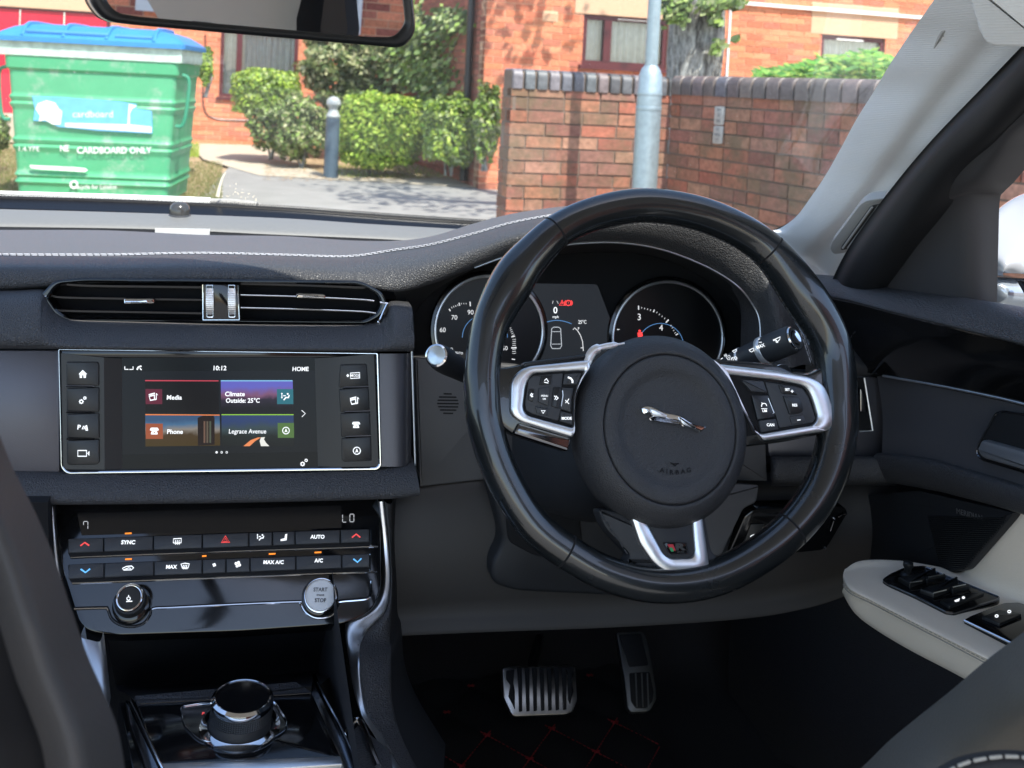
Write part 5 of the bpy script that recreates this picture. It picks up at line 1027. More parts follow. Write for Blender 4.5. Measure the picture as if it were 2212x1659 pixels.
TC('!', 'Y5', 1488, 432, 26, dsp, m_lcdred); LC(dsp, 'Y5', [(1335, 410), (1326, 440)], m_tick, .0003); LC(dsp, 'Y5', [(1372, 410), (1386, 440)], m_tick, .0003)
LC(dsp, 'Y5', [(1225+k*42, 650-44*math.sin(math.pi*(k+.6)/8.2)) for k in range(8)], m_lcdblue, .0005)
m_carl = mat('faint_car_outline', (.1, .1, .1), .3, emit=(.35, .38, .42), es=.6)
LC(dsp, 'Y5', [(1320, 690), (1340, 675), (1390, 675), (1410, 690), (1420, 860), (1405, 890), (1325, 890), (1310, 860)], m_carl, .0005, True); LC(dsp, 'Y5', [(1325, 720), (1405, 720)], m_carl); LC(dsp, 'Y5', [(1322, 845), (1412, 845)], m_carl)
LC(dsp, 'Y5', [(1535, 700), (1550, 682), (1580, 710), (1610, 760), (1630, 820), (1638, 915)], m_tick, .0005); LC(dsp, 'Y5', [(1612, 882), (1638, 882)], m_tick, .0005)
g = M(); g.prism(CL, [(x, y) for x, y in ell(*zz_('Y6', 475, 712), 2.4, 2.4, 10)], .0, .002); g.prism(CL, z('Y6', [(455, 730), (500, 725), (505, 765), (485, 782), (460, 775)]), .0, .002); g.build('seat_belt_symbol', m_lcdred, gR)
# ------------------------------------------------------------------ STEERING WHEEL
nW = (-F*math.cos(R(22))+UP*math.sin(R(22))).normalized(); WH = Pl(PY(1430, 860, .885), nW)
wc = WH.at(1430, 890, 0)
sw = thing('steering_wheel', 'black leather three spoke steering wheel with silver trims', 'steering wheel', WH.at(1430, 890, -.05))
OUT = [(1384, 407), (1496, 420), (1590, 453), (1675, 505), (1754, 589), (1806, 669), (1838, 753), (1848, 850), (1846, 955), (1806, 1078), (1711, 1192), (1568, 1278), (1424, 1300), (1297, 1272), (1199, 1218), (1117, 1151), (1047, 1037), (1010, 930), (1002, 860), (1003, 786), (1023, 679), (1070, 576), (1127, 515), (1192, 463), (1277, 426)]
NP = 240
op = cr([Vector((a, b, 0)) for a, b in OUT], NP, closed=True)
# smooth a little
for _ in range(6): op = [(op[i-1]+op[i]*2+op[(i+1) % NP])/4 for i in range(NP)]
cen = []; rad = []
for i in range(NP):
    t = (op[(i+1) % NP]-op[i-1]).normalized(); nrm = Vector((-t.y, t.x, 0)); 
    if (Vector((1425, 860, 0))-op[i]).dot(nrm) < 0: nrm = -nrm
    x, y = op[i].x, op[i].y; ang = math.degrees(math.atan2(860-y, x-1425))   # 0 right, 90 up
    rpx = 35.5+4*math.exp(-(ang/40)**2)+4*math.exp(-((180-abs(ang))/40)**2)
    rpx += 10*math.exp(-((ang-143)/12)**2)+7*math.exp(-((ang-35)/12)**2)
    q = op[i]+nrm*rpx; cen.append(WH.at(q.x, q.y)); u, v, k = WH.ax(q.x, q.y); rad.append(rpx*k*.985)
g = M(); g.tube(cen, rad, 28, closed=True, up=nW); rim = g.build('rim', m_rim, sw, smooth=180)
def near(x, y): p = WH.at(x, y); return min(range(NP), key=lambda i: (cen[i]-p).length)
for x, y in ((1196, 500), (1668, 540), (1225, 1185), (1725, 1160)):
    i = near(x, y); T = (cen[(i+1) % NP]-cen[i-1]).normalized(); 
    g = M(); g.tube([cen[i]-T*.0009, cen[i]+T*.0009], rad[i]*1.012, 28, up=nW); g.build('rim_joint', m_void, rim)
    
g = M(); P = []
for i in range(NP):
    T = (cen[(i+1) % NP]-cen[i-1]).normalized(); inn = (wc-cen[i]); inn = (inn-T*inn.dot(T)-nW*inn.dot(nW)).normalized(); P.append(cen[i]+inn*rad[i]*.985-nW*rad[i]*.12)
def seg_(a, b): i, j = near(*a), near(*b); return P[i:j] if i < j else P[i:]+P[:j]
m_stb = mat('black_thread', (.03, .032, .035), .6)
for a, b in (((1725, 1160), (1800, 1000)), ((1640, 520), (1800, 760)), ((1225, 470), (1640, 500)), ((1030, 750), (1196, 520)), ((1240, 1200), (1330, 1270)), ((1560, 1270), (1690, 1200))):
    s__ = seg_(a, b)
    if len(s__) > 2 and len(s__) < 120: stitches(g, s__, .0009, L=.0062, gap=.3)
g.build('rim_stitching', m_stb, rim)
# hub
hb = WH.at(1427, 928, -.004); ux, vx, kx_ = WH.ax(1424, 928)
def hl(c, prof, m, name, par, s=1.035):
    rows = []
    for r, h in prof: rows.append([c+ux*(r*math.cos(2*math.pi*k/72))+vx*(r*s*math.sin(2*math.pi*k/72))+nW*h for k in range(72)])
    g = M(); g.grid(rows, True); return g.build(name, m, par, smooth=70)
rH = 184*kx_
hub = hl(hb, [(rH*.93, -.03), (rH*.99, -.012), (rH, 0), (rH*.985, .010), (rH*.94, .019), (rH*.87, .026), (rH*.80, .0295), (rH*.775, .0300), (rH*.765, .0295), (rH*.755, .0270)], m_hub, 'airbag_cover', sw)
hl(hb, [(rH*.755, .0270), (rH*.745, .0296), (rH*.73, .0302), (rH*.62, .0300), (rH*.58, .0285), (rH*.54, .0265), (rH*.50, .0258), (rH*.3, .0256), (.0001, .0256)], m_hub, 'centre_pad', hub)
HP = Pl(hb+nW*.0256, nW)
leap = [(948, 425), (957, 416), (975, 413), (1000, 415), (1025, 424), (1050, 437), (1080, 449), (1110, 455), (1140, 458), (1168, 474), (1195, 492), (1225, 507), (1258, 519), (1282, 519), (1286, 526), (1276, 538), (1262, 550), (1248, 554), (1236, 548), (1205, 531), (1180, 529), (1160, 518), (1146, 500), (1130, 491), (1090, 495), (1060, 489), (1040, 483), (1014, 478), (1002, 480), (1010, 488), (1004, 493), (994, 490), (986, 477), (996, 468), (1010, 464), (990, 456), (968, 459), (956, 452), (951, 440)]
g = M(); g.prism(HP, z('Y1', leap), 0, .0042, .0014); lp_ = g.build('leaping_cat_badge', m_chrome, hub, smooth=25)
g = M(); g.prism(HP, rnd(z('Y1', [(990, 425), (1040, 440), (1080, 462), (1075, 478), (1030, 470), (1000, 455)]), 2, 3), .004, .0058, .0012); g.prism(HP, rnd(z('Y1', [(1140, 470), (1165, 485), (1200, 512), (1235, 530), (1200, 524), (1165, 512)]), 2, 3), .004, .0055, .001); g.build('badge_relief', m_satin, lp_)
for s_, x, y, rt_ in (('A', 1063, 750, 8), ('I', 1088, 757, 5), ('R', 1112, 761, 2), ('B', 1142, 761, -1), ('A', 1173, 757, -4), ('G', 1203, 750, -8)): p = zz_('Y1', x, y); txt(s_, HP, p[0], p[1], 9, m_void, hub, h=.0009, rot=-rt_, bold=.01, sx=1.1)
g = M(); g.tube([HP.at(*p, .0006) for p in z('Y1', [(1108, 710), (1128, 716), (1152, 714)])], .0005, 5); g.tube([HP.at(*p, .0006) for p in z('Y1', [(1120, 716), (1132, 726), (1142, 716)])], .0005, 5); g.build('airbag_symbol', m_void, hub)
# collar behind hub
g = M(); g.lathe(hb-nW*.10, nW, [(rH*.55, 0), (rH*.62, .03), (rH*.80, .06), (rH*.93, .075), (rH*.95, .09)], 48); g.build('hub_back', m_soft, sw)
# side spokes
SPL = Pl(WH.at(1150, 870, .006), nW)
def prW(tag, pts, h0, h1, m, name, par, r=4, bev=.001, pl=None, n=5): g = M(); g.prism(pl or SPL, rnd(z(tag, pts), r, n), h0, h1, bev); return g.build(name, m, par)
slo = [(610, 330, 60), (820, 120, 30), (1880, 10, 4), (1900, 120, 4), (1800, 260, 4), (1650, 560, 10), (1630, 900, 10), (1640, 1200, 6), (1600, 1270, 6), (760, 1010, 20), (600, 880, 40)]
sli = [(850, 400, 50), (960, 225, 30), (1790, 180, 4), (1800, 200, 4), (1720, 330, 4), (1640, 560, 10), (1620, 900, 10), (1630, 1040, 4), (1610, 1110, 4), (880, 915, 20), (800, 800, 40)]
sp_l = prW('W1', [(200, 120), (480, 130), (820, 60), (1900, -20), (1800, 400), (1640, 900), (1600, 1480), (640, 1200), (480, 1060), (200, 1000)], -.016, .0, m_rim, 'spoke', sw, 20, .004)
prW('W1', [(800, 100), (830, 40), (1860, -95), (1880, 20), (830, 130)], -.010, .004, m_btn, 'spoke_shoulder', sp_l, 4, .003)
prW('W1', [(745, 1020), (1620, 1270), (1560, 1490), (650, 1200), (700, 1100)], -.014, .0032, m_dchrome, 'lower_trim', sp_l, 6, .003)
g = M(); g.ring(SPL, rnd(z('W1', slo), 6, 7), rnd(z('W1', sli), 6, 7), -.002, .0070, .0016); g.build('silver_trim', m_satin, sp_l, smooth=60)
sb_l = prW('W1', sli, -.001, .0030, m_void, 'switch_base', sp_l, 10, .0005)
def wb(tag, pts, m, par, h=.0058, r=2.2, name='switch', bev=.0009): return prW(tag, pts, .002, h, m, name, par, r, bev)
kp = wb('W1', [(900, 320), (980, 262), (1465, 220), (1440, 420), (1430, 800), (1385, 995), (960, 880), (860, 820), (845, 690), (890, 420)], m_btn2, sb_l, .0045, 4, 'rocker')
wb('W1', [(1100, 265), (1290, 255), (1270, 400), (1070, 415)], m_btn, kp, .0056); wb('W1', [(905, 475), (1000, 478), (965, 695), (885, 650)], m_btn, kp, .0056)
wb('W1', [(1300, 450), (1430, 440), (1395, 795), (1270, 765)], m_btn, kp, .0056); wb('W1', [(1010, 760), (1215, 790), (1210, 915), (1030, 870)], m_btn2, kp, .0056)
mk = wb('W1', [(1060, 470), (1245, 445), (1220, 760), (1050, 690)], m_roll if False else m_btn2, kp, .0066, 2.5, 'menu_switch')
wb('W1', [(1480, 235), (1755, 222), (1680, 405), (1450, 410)], m_btn2, sb_l); wb('W1', [(1440, 455), (1625, 465), (1600, 620), (1580, 855), (1410, 800)], m_btn2, sb_l); wb('W1', [(1415, 835), (1600, 885), (1610, 1060), (1400, 1000)], m_btn2, sb_l)
HW = .0060
def LW(par, tag, pts, m=m_icon, r=.0004, closed=False, pl=None, h=None): g = M(); g.tube([(pl or SPL).at(x, y, h or HW) for x, y in z(tag, pts)], r, 5, closed=closed); g.build('icon', m, par)
def TW(s, tag, x, y, size, par, h=None, m=m_icon, **k): p = zz_(tag, x, y); txt(s, SPL, p[0], p[1], size*ZO[tag][2], m, par, h=h or HW, **k)
LW(kp, 'W1', [(1152, 345), (1182, 312), (1215, 365)]); LW(kp, 'W1', [(1145, 370), (1212, 385)]); LW(kp, 'W1', [(945, 548), (920, 580), (950, 612)]); LW(kp, 'W1', [(965, 558), (945, 582), (966, 606)])
LW(kp, 'W1', [(1308, 592), (1340, 622), (1315, 652)]); LW(kp, 'W1', [(1335, 592), (1375, 628), (1340, 658)]); LW(kp, 'W1', [(1098, 830), (1165, 832), (1130, 875)], closed=True)
TW('MENU', 'W1', 1148, 595, 30, mk, .0070); TW('OK', 'W1', 1145, 645, 28, mk, .0070); LW(sb_l, 'W1', [(1530, 290), (1580, 310), (1605, 345), (1605, 385)], r=.0009); LW(sb_l, 'W1', [(1545, 640), (1515, 690), (1548, 720)]); LW(sb_l, 'W1', [(1490, 660), (1510, 690), (1490, 705)])
TW('MODE', 'W1', 1510, 958, 42, sb_l, bold=.02); LW(sb_l, 'W1', [(1445, 505), (1455, 580), (1425, 760)], r=.0006, m=m_satin, h=.0055)
sro = [(-40, -10, 4), (80, 80, 4), (1000, 190, 10), (1540, 280, 20), (1760, 400, 50), (1870, 620, 20), (1960, 960, 40), (1870, 1150, 40), (790, 1325, 6), (745, 1240, 6)]
sri = [(230, 240, 4), (240, 250, 4), (1000, 335, 10), (1400, 410, 20), (1510, 480, 40), (1590, 650, 20), (1680, 960, 40), (1600, 1070, 30), (780, 1205, 6), (640, 1180, 6)]
sp_r = prW('W2', [(-60, -40), (1060, 60), (1320, 200), (1560, 230), (1900, 60), (2240, 200), (2240, 1300), (1900, 1180), (1200, 1330), (500, 1420), (300, 900)], -.016, .0, m_rim, 'spoke', sw, 20, .004)
g = M(); g.ring(SPL, rnd(z('W2', sro), 6, 7), rnd(z('W2', sri), 6, 7), -.002, .0070, .0016); g.build('silver_trim', m_satin, sp_r, smooth=60)
sb_r = prW('W2', [(230, 245), (1400, 410), (1510, 480), (1590, 650), (1680, 960), (1600, 1070), (780, 1205), (500, 1250), (480, 700)], -.001, .0030, m_void, 'switch_base', sp_r, 10, .0005)
wb('W2', [(420, 325), (795, 355), (860, 540), (600, 520)], m_btn2, sb_r); wb('W2', [(600, 580), (880, 580), (985, 935), (700, 985)], m_btn, sb_r); wb('W2', [(720, 990), (1000, 960), (1045, 1130), (760, 1180)], m_btn2, sb_r)
kr = wb('W2', [(825, 362), (1300, 430), (1440, 470), (1540, 620), (1650, 960), (1600, 1020), (1060, 1110), (1020, 960), (900, 600)], m_btn2, sb_r, .0045, 4, 'rocker')
wb('W2', [(1040, 405), (1300, 440), (1345, 580), (1090, 550)], m_btn, kr, .0056); rs_ = wb('W2', [(1110, 590), (1330, 610), (1400, 680), (1440, 830), (1400, 870), (1215, 895)], m_btn, kr, .0064, 3, 'resume_switch'); wb('W2', [(1215, 930), (1450, 900), (1490, 1015), (1260, 1060)], m_btn2, kr, .0056)
TW('SET', 'W2', 1178, 492, 36, kr, bold=.02); TW('+', 'W2', 1255, 522, 60, kr, bold=.02); TW('RES', 'W2', 1290, 745, 38, rs_, .0068, bold=.02); TW('CAN', 'W2', 905, 1063, 42, sb_r, bold=.02); TW('LIM', 'W2', 810, 835, 36, sb_r, bold=.02); LW(kr, 'W2', [(1338, 985), (1390, 980)]); LW(sb_r, 'W2', [(755, 798), (850, 800)], r=.0003)
LW(sb_r, 'W2', [(800+42*math.cos(R(a)), 755+42*math.sin(R(a))) for a in range(-200, 25, 25)]); LW(sb_r, 'W2', [(760, 705), (780, 715)]); LW(sb_r, 'W2', [(870, 630), (965, 865), (940, 880)], m_satin, .0005, h=.0055)
# chrome crescent between hub and left spoke
g = M(); P_ = z('Y1', [(662, 190), (690, 130), (740, 105), (860, 84)]); g.tube(cr([SPL.at(*p, .004) for p in P_], 20), [.004]*4+[.0045]*8+[.003]*5+[.001]*3, 10, up=nW, flat=.5); g.build('hub_crescent', m_satin, sw)
# lower spoke
LS = Pl(WH.at(1440, 1180, .002), nW)
bs = prW('Y1', [(720, 945), (860, 970), (1290, 960), (1330, 1180), (1400, 1240), (1300, 1310), (1050, 1320), (860, 1230), (900, 1200), (760, 1050)], -.016, .0, m_soft, 'spoke', sw, 14, .004, LS)
g = M(); so2 = rnd(z('Y1', [(880, 965, 4), (1262, 965, 4), (1302, 1260, 14), (1285, 1290, 10), (1085, 1292, 20), (1010, 1240, 20), (935, 1130, 10)]), 6, 7); si2 = rnd(z('Y1', [(948, 970, 4), (1208, 970, 4), (1226, 1182, 10), (1208, 1212, 8), (1098, 1214, 14), (1062, 1190, 12), (1008, 1090, 10)]), 6, 7)
g.ring(LS, so2, si2, -.002, .006, .0014); g.build('silver_trim', m_satin, bs, smooth=60); bi = prW('Y1', [(920, 965), (1220, 965), (1242, 1192), (1222, 1226), (1083, 1228), (1038, 1202)], -.001, .0035, m_soft, 'spoke_insert', bs, 6, .0008, LS)
bd = prW('Y1', [(1060, 1128), (1183, 1130), (1194, 1188), (1092, 1192)], .003, .0045, m_gloss, 'badge_plate', bi, 3, .0005, LS)
g = M(); g.ring(LS, rnd(z('Y1', [(1060, 1128), (1183, 1130), (1194, 1188), (1092, 1192)]), 3, 4), rnd(z('Y1', [(1065, 1133), (1179, 1134), (1188, 1184), (1095, 1187)]), 3, 4), .0045, .0052, .0002); g.build('badge_edge', m_dchrome, bd)
g = M(); g.prism(LS, z('Y1', [(1082, 1138), (1112, 1138), (1125, 1172), (1098, 1172)]), .0045, .0052); g.build('red_green_mark', mat('badge_red', (.5, .03, .04), .4), bd); g = M(); g.prism(LS, z('Y1', [(1090, 1155), (1106, 1155), (1114, 1176), (1100, 1176)]), .0052, .0056); g.build('green_mark', mat('badge_green', (.02, .3, .1), .4), bd)
p = zz_('Y1', 1145, 1153); txt('R', LS, p[0], p[1], 12, m_chrome, bd, h=.0056, bold=.06, sx=2.0); p = zz_('Y1', 1150, 1179); txt('SPORT', LS, p[0], p[1], 3.6, m_chrome, bd, h=.0056, bold=.02)
for pp_ in (z('Y1', [(745, 985), (880, 1190), (905, 1215)]),): g = M(); stitches(g, [LS.at(*p, .0005) for p in pp_], .0007, L=.007); g.build('spoke_stitching', m_stb, bs)
# ------------------------------------------------------------------ COLUMN, STALKS, PADDLE
col_ = thing('steering_column', 'black plastic steering column shroud behind the wheel', 'steering column', WH.at(1424, 1000, -.2)); g = M(); rows = []
for h, s1, s2 in ((-.23, .085, .07), (-.15, .085, .075), (-.09, .075, .07), (-.055, .060, .058)):
    rows.append([WH.at(1424, 950)+ux*(s1*math.copysign(abs(math.cos(t))**.7, math.cos(t)))+vx*(s2*math.copysign(abs(math.sin(t))**.7, math.sin(t)))+nW*h for t in [2*math.pi*k/40 for k in range(40)]])
g.grid(rows, True); g.build('shroud', m_soft, col_)
def stalk(name, label, a, b, prof):
    ax_ = (a-b).normalized(); L = (a-b).length; t = thing(name, label, 'stalk', b); g = M(); g.lathe(b, ax_, [(r, h*L) for r, h in prof], 40); return t, g, ax_, L
a = PY(943, 768, .93); b = PY(1016, 812, 1.03)
t, g, ax_, L = stalk('indicator_stalk', 'stubby indicator stalk with a bright round end left of the wheel', a, b, [(.009, -.2), (.0105, .3), (.0125, .7), (.0125, .85), (.0118, .93), (.0105, .98)]); g.build('stalk_body', m_soft, t)
g = M(); g.lathe(a, ax_, [(.0088, -.004), (.0108, -.002), (.0106, .001), (.0090, .002), (.0082, .0006)], 36); g.build('end_ring', m_chrome, t)
g = M(); g.lathe(a, ax_, [(.0088, .0004), (.005, .0012), (.0001, .0016)], 36); g.build('end_button', mat('bright_button_face', (.65, .72, .74), .25, metal=.6), t)
IL = Pl(a.lerp(b, .35)+(CAM-a).normalized()*.0128, (CAM-a)); p = zz_('Y5', 392, 935); txt('AUTO', IL, p[0], p[1], 4.5, m_icon, t, h=.0004, rot=-8); p = zz_('Y5', 320, 895); txt('D', IL, p[0], p[1], 5, m_icon, t, h=.0004)
a = PY(1716, 731, .955); b = PY(1545, 800, 1.03)
t, g, ax_, L = stalk('wiper_stalk', 'wiper stalk with two silver bands and white symbols right of the wheel', a, b, [(.008, -.1), (.0095, .1), (.0125, .36), (.0140, .62), (.0140, .66)]); g.build('stalk_body', m_btn2, t)
g = M(); g.lathe(b, ax_, [(.0143, .60*L), (.0150, .61*L), (.0150, .655*L), (.0143, .665*L)], 40); g.lathe(b, ax_, [(.0118, .285*L), (.0124, .29*L), (.0126, .305*L), (.0120, .315*L)], 40) if False else None; g.build('silver_band', mat('pale_band', (.7, .7, .7), .35, metal=.5), t)
g = M(); g.lathe(b, ax_, [(.0122, .34*L), (.0129, .345*L), (.0130, .365*L), (.0126, .37*L)], 40); g.build('thin_silver_band', bpy.data.materials['pale_band'], t)
g = M(); g.lathe(b, ax_, [(.0141, .66*L), (.0146, .70*L), (.0146, .95*L), (.0138, .99*L), (.0125, 1.0*L)], 40); g.build('stalk_end', m_btn2, t)
g = M(); g.lathe(b, ax_, [(.0126, .997*L), (.0118, 1.015*L), (.0085, 1.018*L), (.0075, 1.012*L), (.0001, 1.012*L)], 40); g.build('end_cap', m_chrome, t)
un = (CAM-a.lerp(b, .5)).normalized(); nI = (un-ax_*un.dot(ax_)).normalized(); IL = Pl(b.lerp(a, .5)+nI*.0152, nI); IL2 = Pl(b.lerp(a, .3)+nI*.0135, (nI+ax_*-.06).normalized())
def TL(pl, s, x, y, size, rot=16, **k): p = zz_('Y6', x, y); txt(s, pl, p[0], p[1], size*.2148, m_icon, t, h=.0003, rot=rot, **k)
TL(IL, 'MAX', 1695, 868, 30, bold=.02); TL(IL2, 'AUTO', 1412, 1000, 28, bold=.02); TL(IL2, 'LO', 1372, 975, 26); TL(IL2, 'HI', 1345, 960, 22)
def LL(pl, pts, closed=False, r=.0004): g = M(); g.tube([pl.at(x, y, .0004) for x, y in z('Y6', pts)], r, 5, closed=closed); g.build('icon', m_icon, t)
LL(IL, [(1822, 805), (1895, 772), (1888, 800), (1855, 830), (1845, 800), (1830, 812)], True); LL(IL, [(1852, 800), (1872, 832)]); LL(IL, [(1582, 905), (1625, 885), (1628, 910), (1605, 925), (1590, 915)], True); LL(IL2, [(1415, 915), (1455, 895), (1455, 915), (1430, 932)], True); LL(IL2, [(1280, 1010), (1315, 985)]); LL(IL2, [(1312, 1014), (1332, 1004)]); LL(IL, [(1675, 798), (1690, 792)]); LL(IL, [(1680, 828), (1708, 826)])
PD = Pl(WH.at(1690, 795, -.035), nW); pd_ = thing('shift_paddle', 'silver edged shift paddle behind the right wheel spoke', 'paddle', PD.at(1690, 815, -.004)); o_ = rnd(z('W2', [(1010, 200, 3), (1030, 110, 10), (1090, 68, 8), (1230, 80, 10), (1300, 150, 8), (1320, 330, 3), (1010, 330, 3)]), 6, 6)
g = M(); g.prism(PD, o_, -.004, 0, .001); g.build('paddle_face', m_btn2, pd_); g = M(); g.ring(PD, o_, shrink(o_, .90), 0, .0012, .0005); g.build('paddle_edge', m_chrome, pd_)
p = zz_('W2', 1160, 165); txt('+', PD, p[0], p[1], 7, m_icon, pd_, h=.0006)
# ------------------------------------------------------------------ FOOTWELL
fw = thing('footwell', 'dark carpeted driver footwell behind the pedals', 'footwell', car(.4, 1.5, .22))
g = M(); zf = .18
def cw(xc, yc, zc): return car(xc, yc, zc)
g.loft([[cw(-.02, 1.02, zf), cw(.3, 1.02, zf), cw(.90, 1.02, zf)], [cw(-.02, 1.4, zf), cw(.3, 1.4, zf), cw(.90, 1.4, zf)], [cw(-.02, 1.62, zf+.03), cw(.3, 1.62, zf+.03), cw(.90, 1.62, zf+.03)], [cw(-.02, 1.78, .5), cw(.3, 1.78, .5), cw(.90, 1.78, .5)], [cw(-.02, 1.8, .86), cw(.3, 1.8, .86), cw(.90, 1.8, .86)]], 20, 24); g.grid([[cw(-.02, .3, zf), cw(.3, .3, zf), cw(.90, .3, zf)], [cw(-.02, 1.02, zf), cw(.3, 1.02, zf), cw(.90, 1.02, zf)]]); g.build('carpet', m_carpet, fw, smooth=60)
g = M(); g.grid([[cw(.12, .6, zf), cw(.10, 1.0, zf), cw(.08, 1.8, zf)], [cw(.11, .6, .50), cw(.085, 1.0, .62), cw(.05, 1.8, .84)]]); g.build('tunnel_side', m_carpet, fw)
g = M(); g.grid([[cw(-.95, 1.0, zf), cw(-.95, 1.9, zf)], [cw(-.95, 1.0, .9), cw(-.95, 1.9, .9)]]); g.grid([[cw(-.95, 1.30, .2), cw(.0, 1.30, .2)], [cw(-.95, 1.3, .9), cw(.0, 1.3, .9)]]); g.grid([[cw(-.95, .4, .3), cw(.0, .4, .3)], [cw(-.95, 1.35, .3), cw(.0, 1.35, .3)]]); g.build('passenger_side_shade_panel', m_void, fw)  # unseen dark panels, added to cut stray light into the footwell
# mat with red diamond stitching
MT = Pl(cw(.3, 1.3, zf+.012), UP)
fm = thing('floor_mat', 'black quilted floor mat with red diamond stitching under the pedals', 'floor mat', cw(.3, 1.2, zf+.001))
g = M(); rows = []; mx0, mx1, my0, my1 = .13, .60, .6, 1.72
c1, c2, per = math.cos(R(0)), math.sin(R(0)), .10
ny, nx = 150, 90
for j in range(ny+1):
    r_ = []
    for i in range(nx+1):
        x = mx0+(mx1-mx0)*i/nx; y = my0+(my1-my0)*j/ny; a_ = (x/per+y/(per*1.25)) % 1; b_ = (x/per-y/(per*1.25)) % 1; h = .006*(min(a_, 1-a_)*2*min(b_, 1-b_)*2)**.35
        up_ = .0 if y < 1.6 else (y-1.6)**2*3; r_.append(cw(x, y, zf+.006+h+up_))
    rows.append(r_)
g.grid(rows); g.build('quilted_top', m_carpet, fm, smooth=60)
m_red_st = mat('red_thread', (.34, .02, .024), .8); g = M(); gk = M()
def inm(x, y): return mx0 < x < mx1 and .7 < y < 1.58
for k in range(-40, 60):
    for s_ in (1, -1):
        pts = []
        for j in range(240):
            y = .7+.75*j/239; x = per*(k-s_*y/(per*1.25))
            if inm(x, y): pts.append(cw(x, y, zf+.0075))
        if len(pts) > 4: stitches(g, [pts[0], pts[-1]], .0009, L=.007, gap=.3)
for a_ in range(-40, 60):
    for b_ in range(-40, 60):
        x = per*(a_+b_)/2; y = per*1.25*(a_-b_)/2
        if inm(x, y): 
            for d in ((.006, .0), (.004, .004), (.004, -.004)): g.tube([cw(x-d[0], y-d[1], zf+.009), cw(x+d[0], y+d[1], zf+.009)], .0007, 5)
g.build('stitching', m_red_st, fm)
# pedals
bpn = Pl(PY(1165, 1490, 1.36), (-F*.80+UP*.6).normalized()); bk = thing('brake_pedal', 'wide metal brake pedal with black rubber ribs', 'pedal', bpn.at(1165, 1545, -.02))
m_ped = mat('worn_steel', (.50, .49, .47), .32, metal=1, var=.35, vs=60)
po = z('Y4', [(715, 445), (730, 436), (1070, 428), (1083, 436), (1092, 600), (1072, 660), (1040, 675), (780, 686), (762, 676), (722, 590)])
g = M(); g.prism(bpn, rnd(po, 4, 4), -.012, .0, .002); pb_ = g.build('pad', m_ped, bk)
g = M()
for k in range(9):
    x = 757+k*39.5 if k else 757; x = 765+k*37; yb_ = 662-k*1.5 if 0 < k < 8 else 630
    if k == 0: q = [(735, 455), (775, 450), (770, 520), (778, 560), (778, 650), (745, 585), (755, 530), (735, 500)]
    elif k == 8: q = [(1030, 440), (1072, 440), (1072, 480), (1062, 500), (1072, 560), (1055, 625), (1045, 600), (1045, 480)]
    else: q = [(x-12, 442), (x+10, 442), (x+12, 500), (x+13, yb_), (x-3, yb_+3), (x-6, 560)]
    g.prism(bpn, rnd(z('Y4', q), 1.5, 3), -.002, .0022, .0006)
rb2 = g.build('rubber_ribs', m_rubber, pb_)
g = M(); g.tube([bpn.at(1165, 1480, -.012), bpn.at(1165, 1440, -.05)-F*0, PY(1165, 1380, 1.6)], .008, 8); g.build('arm', m_soft, bk)
apn = Pl(PY(1375, 1470, 1.42), (-F*.75+UP*.66).normalized()); ak = thing('accelerator_pedal', 'tall narrow accelerator pedal with metal frame', 'pedal', apn.at(1390, 1540, -.02))
m_dmet = mat('dull_pedal_metal', (.22, .22, .21), .4, metal=.9, var=.2, vs=50)
g = M(); g.prism(apn, rnd(z('Y4', [(1290, 262), (1420, 258), (1440, 290), (1470, 430), (1490, 560), (1490, 600), (1460, 655), (1440, 662), (1365, 666), (1345, 640), (1330, 500)]), 5, 4), -.012, .0, .002); ap_ = g.build('pad', m_dmet, ak)
g = M(); g.prism(apn, rnd(z('Y4', [(1300, 275), (1412, 270), (1450, 430), (1352, 438)]), 4, 4), -.002, .001, .0006); g.prism(apn, rnd(z('Y4', [(1352, 468), (1456, 462), (1465, 510), (1475, 560), (1470, 610), (1440, 645), (1385, 645), (1362, 610)]), 4, 4), -.002, .001, .0006); g.build('rubber_pad', m_rubber, ap_)
for x in (1390, 1420, 1448): g = M(); g.tube([apn.at(*p, .0018) for p in z('Y4', [(x-6, 470), (x, 640)])], .0012, 5); g.build('rib', m_dmet, ap_)
frp = Pl(PY(880, 1540, 1.10), (-F*.8+UP*.3-RT*.0).normalized()); 
g = M(); q = z('Y4', [(160, 480), (230, 600), (315, 840), (280, 920), (200, 760), (165, 600)]); frt = thing('foot_rest', 'ribbed black foot rest beside the console', 'foot rest', frp.at(905, 1640, 0)); g.prism(frp, rnd(q, 3, 3), -.02, 0, .002); g.build('panel', m_warm, frt)
g = M()
for k in range(6): g.tube([frp.at(*p, .0006) for p in z('Y4', [(185+k*6, 692+k*36), (245+k*13, 690+k*33)])], .0012, 5)
g.build('groove', m_void, frt)
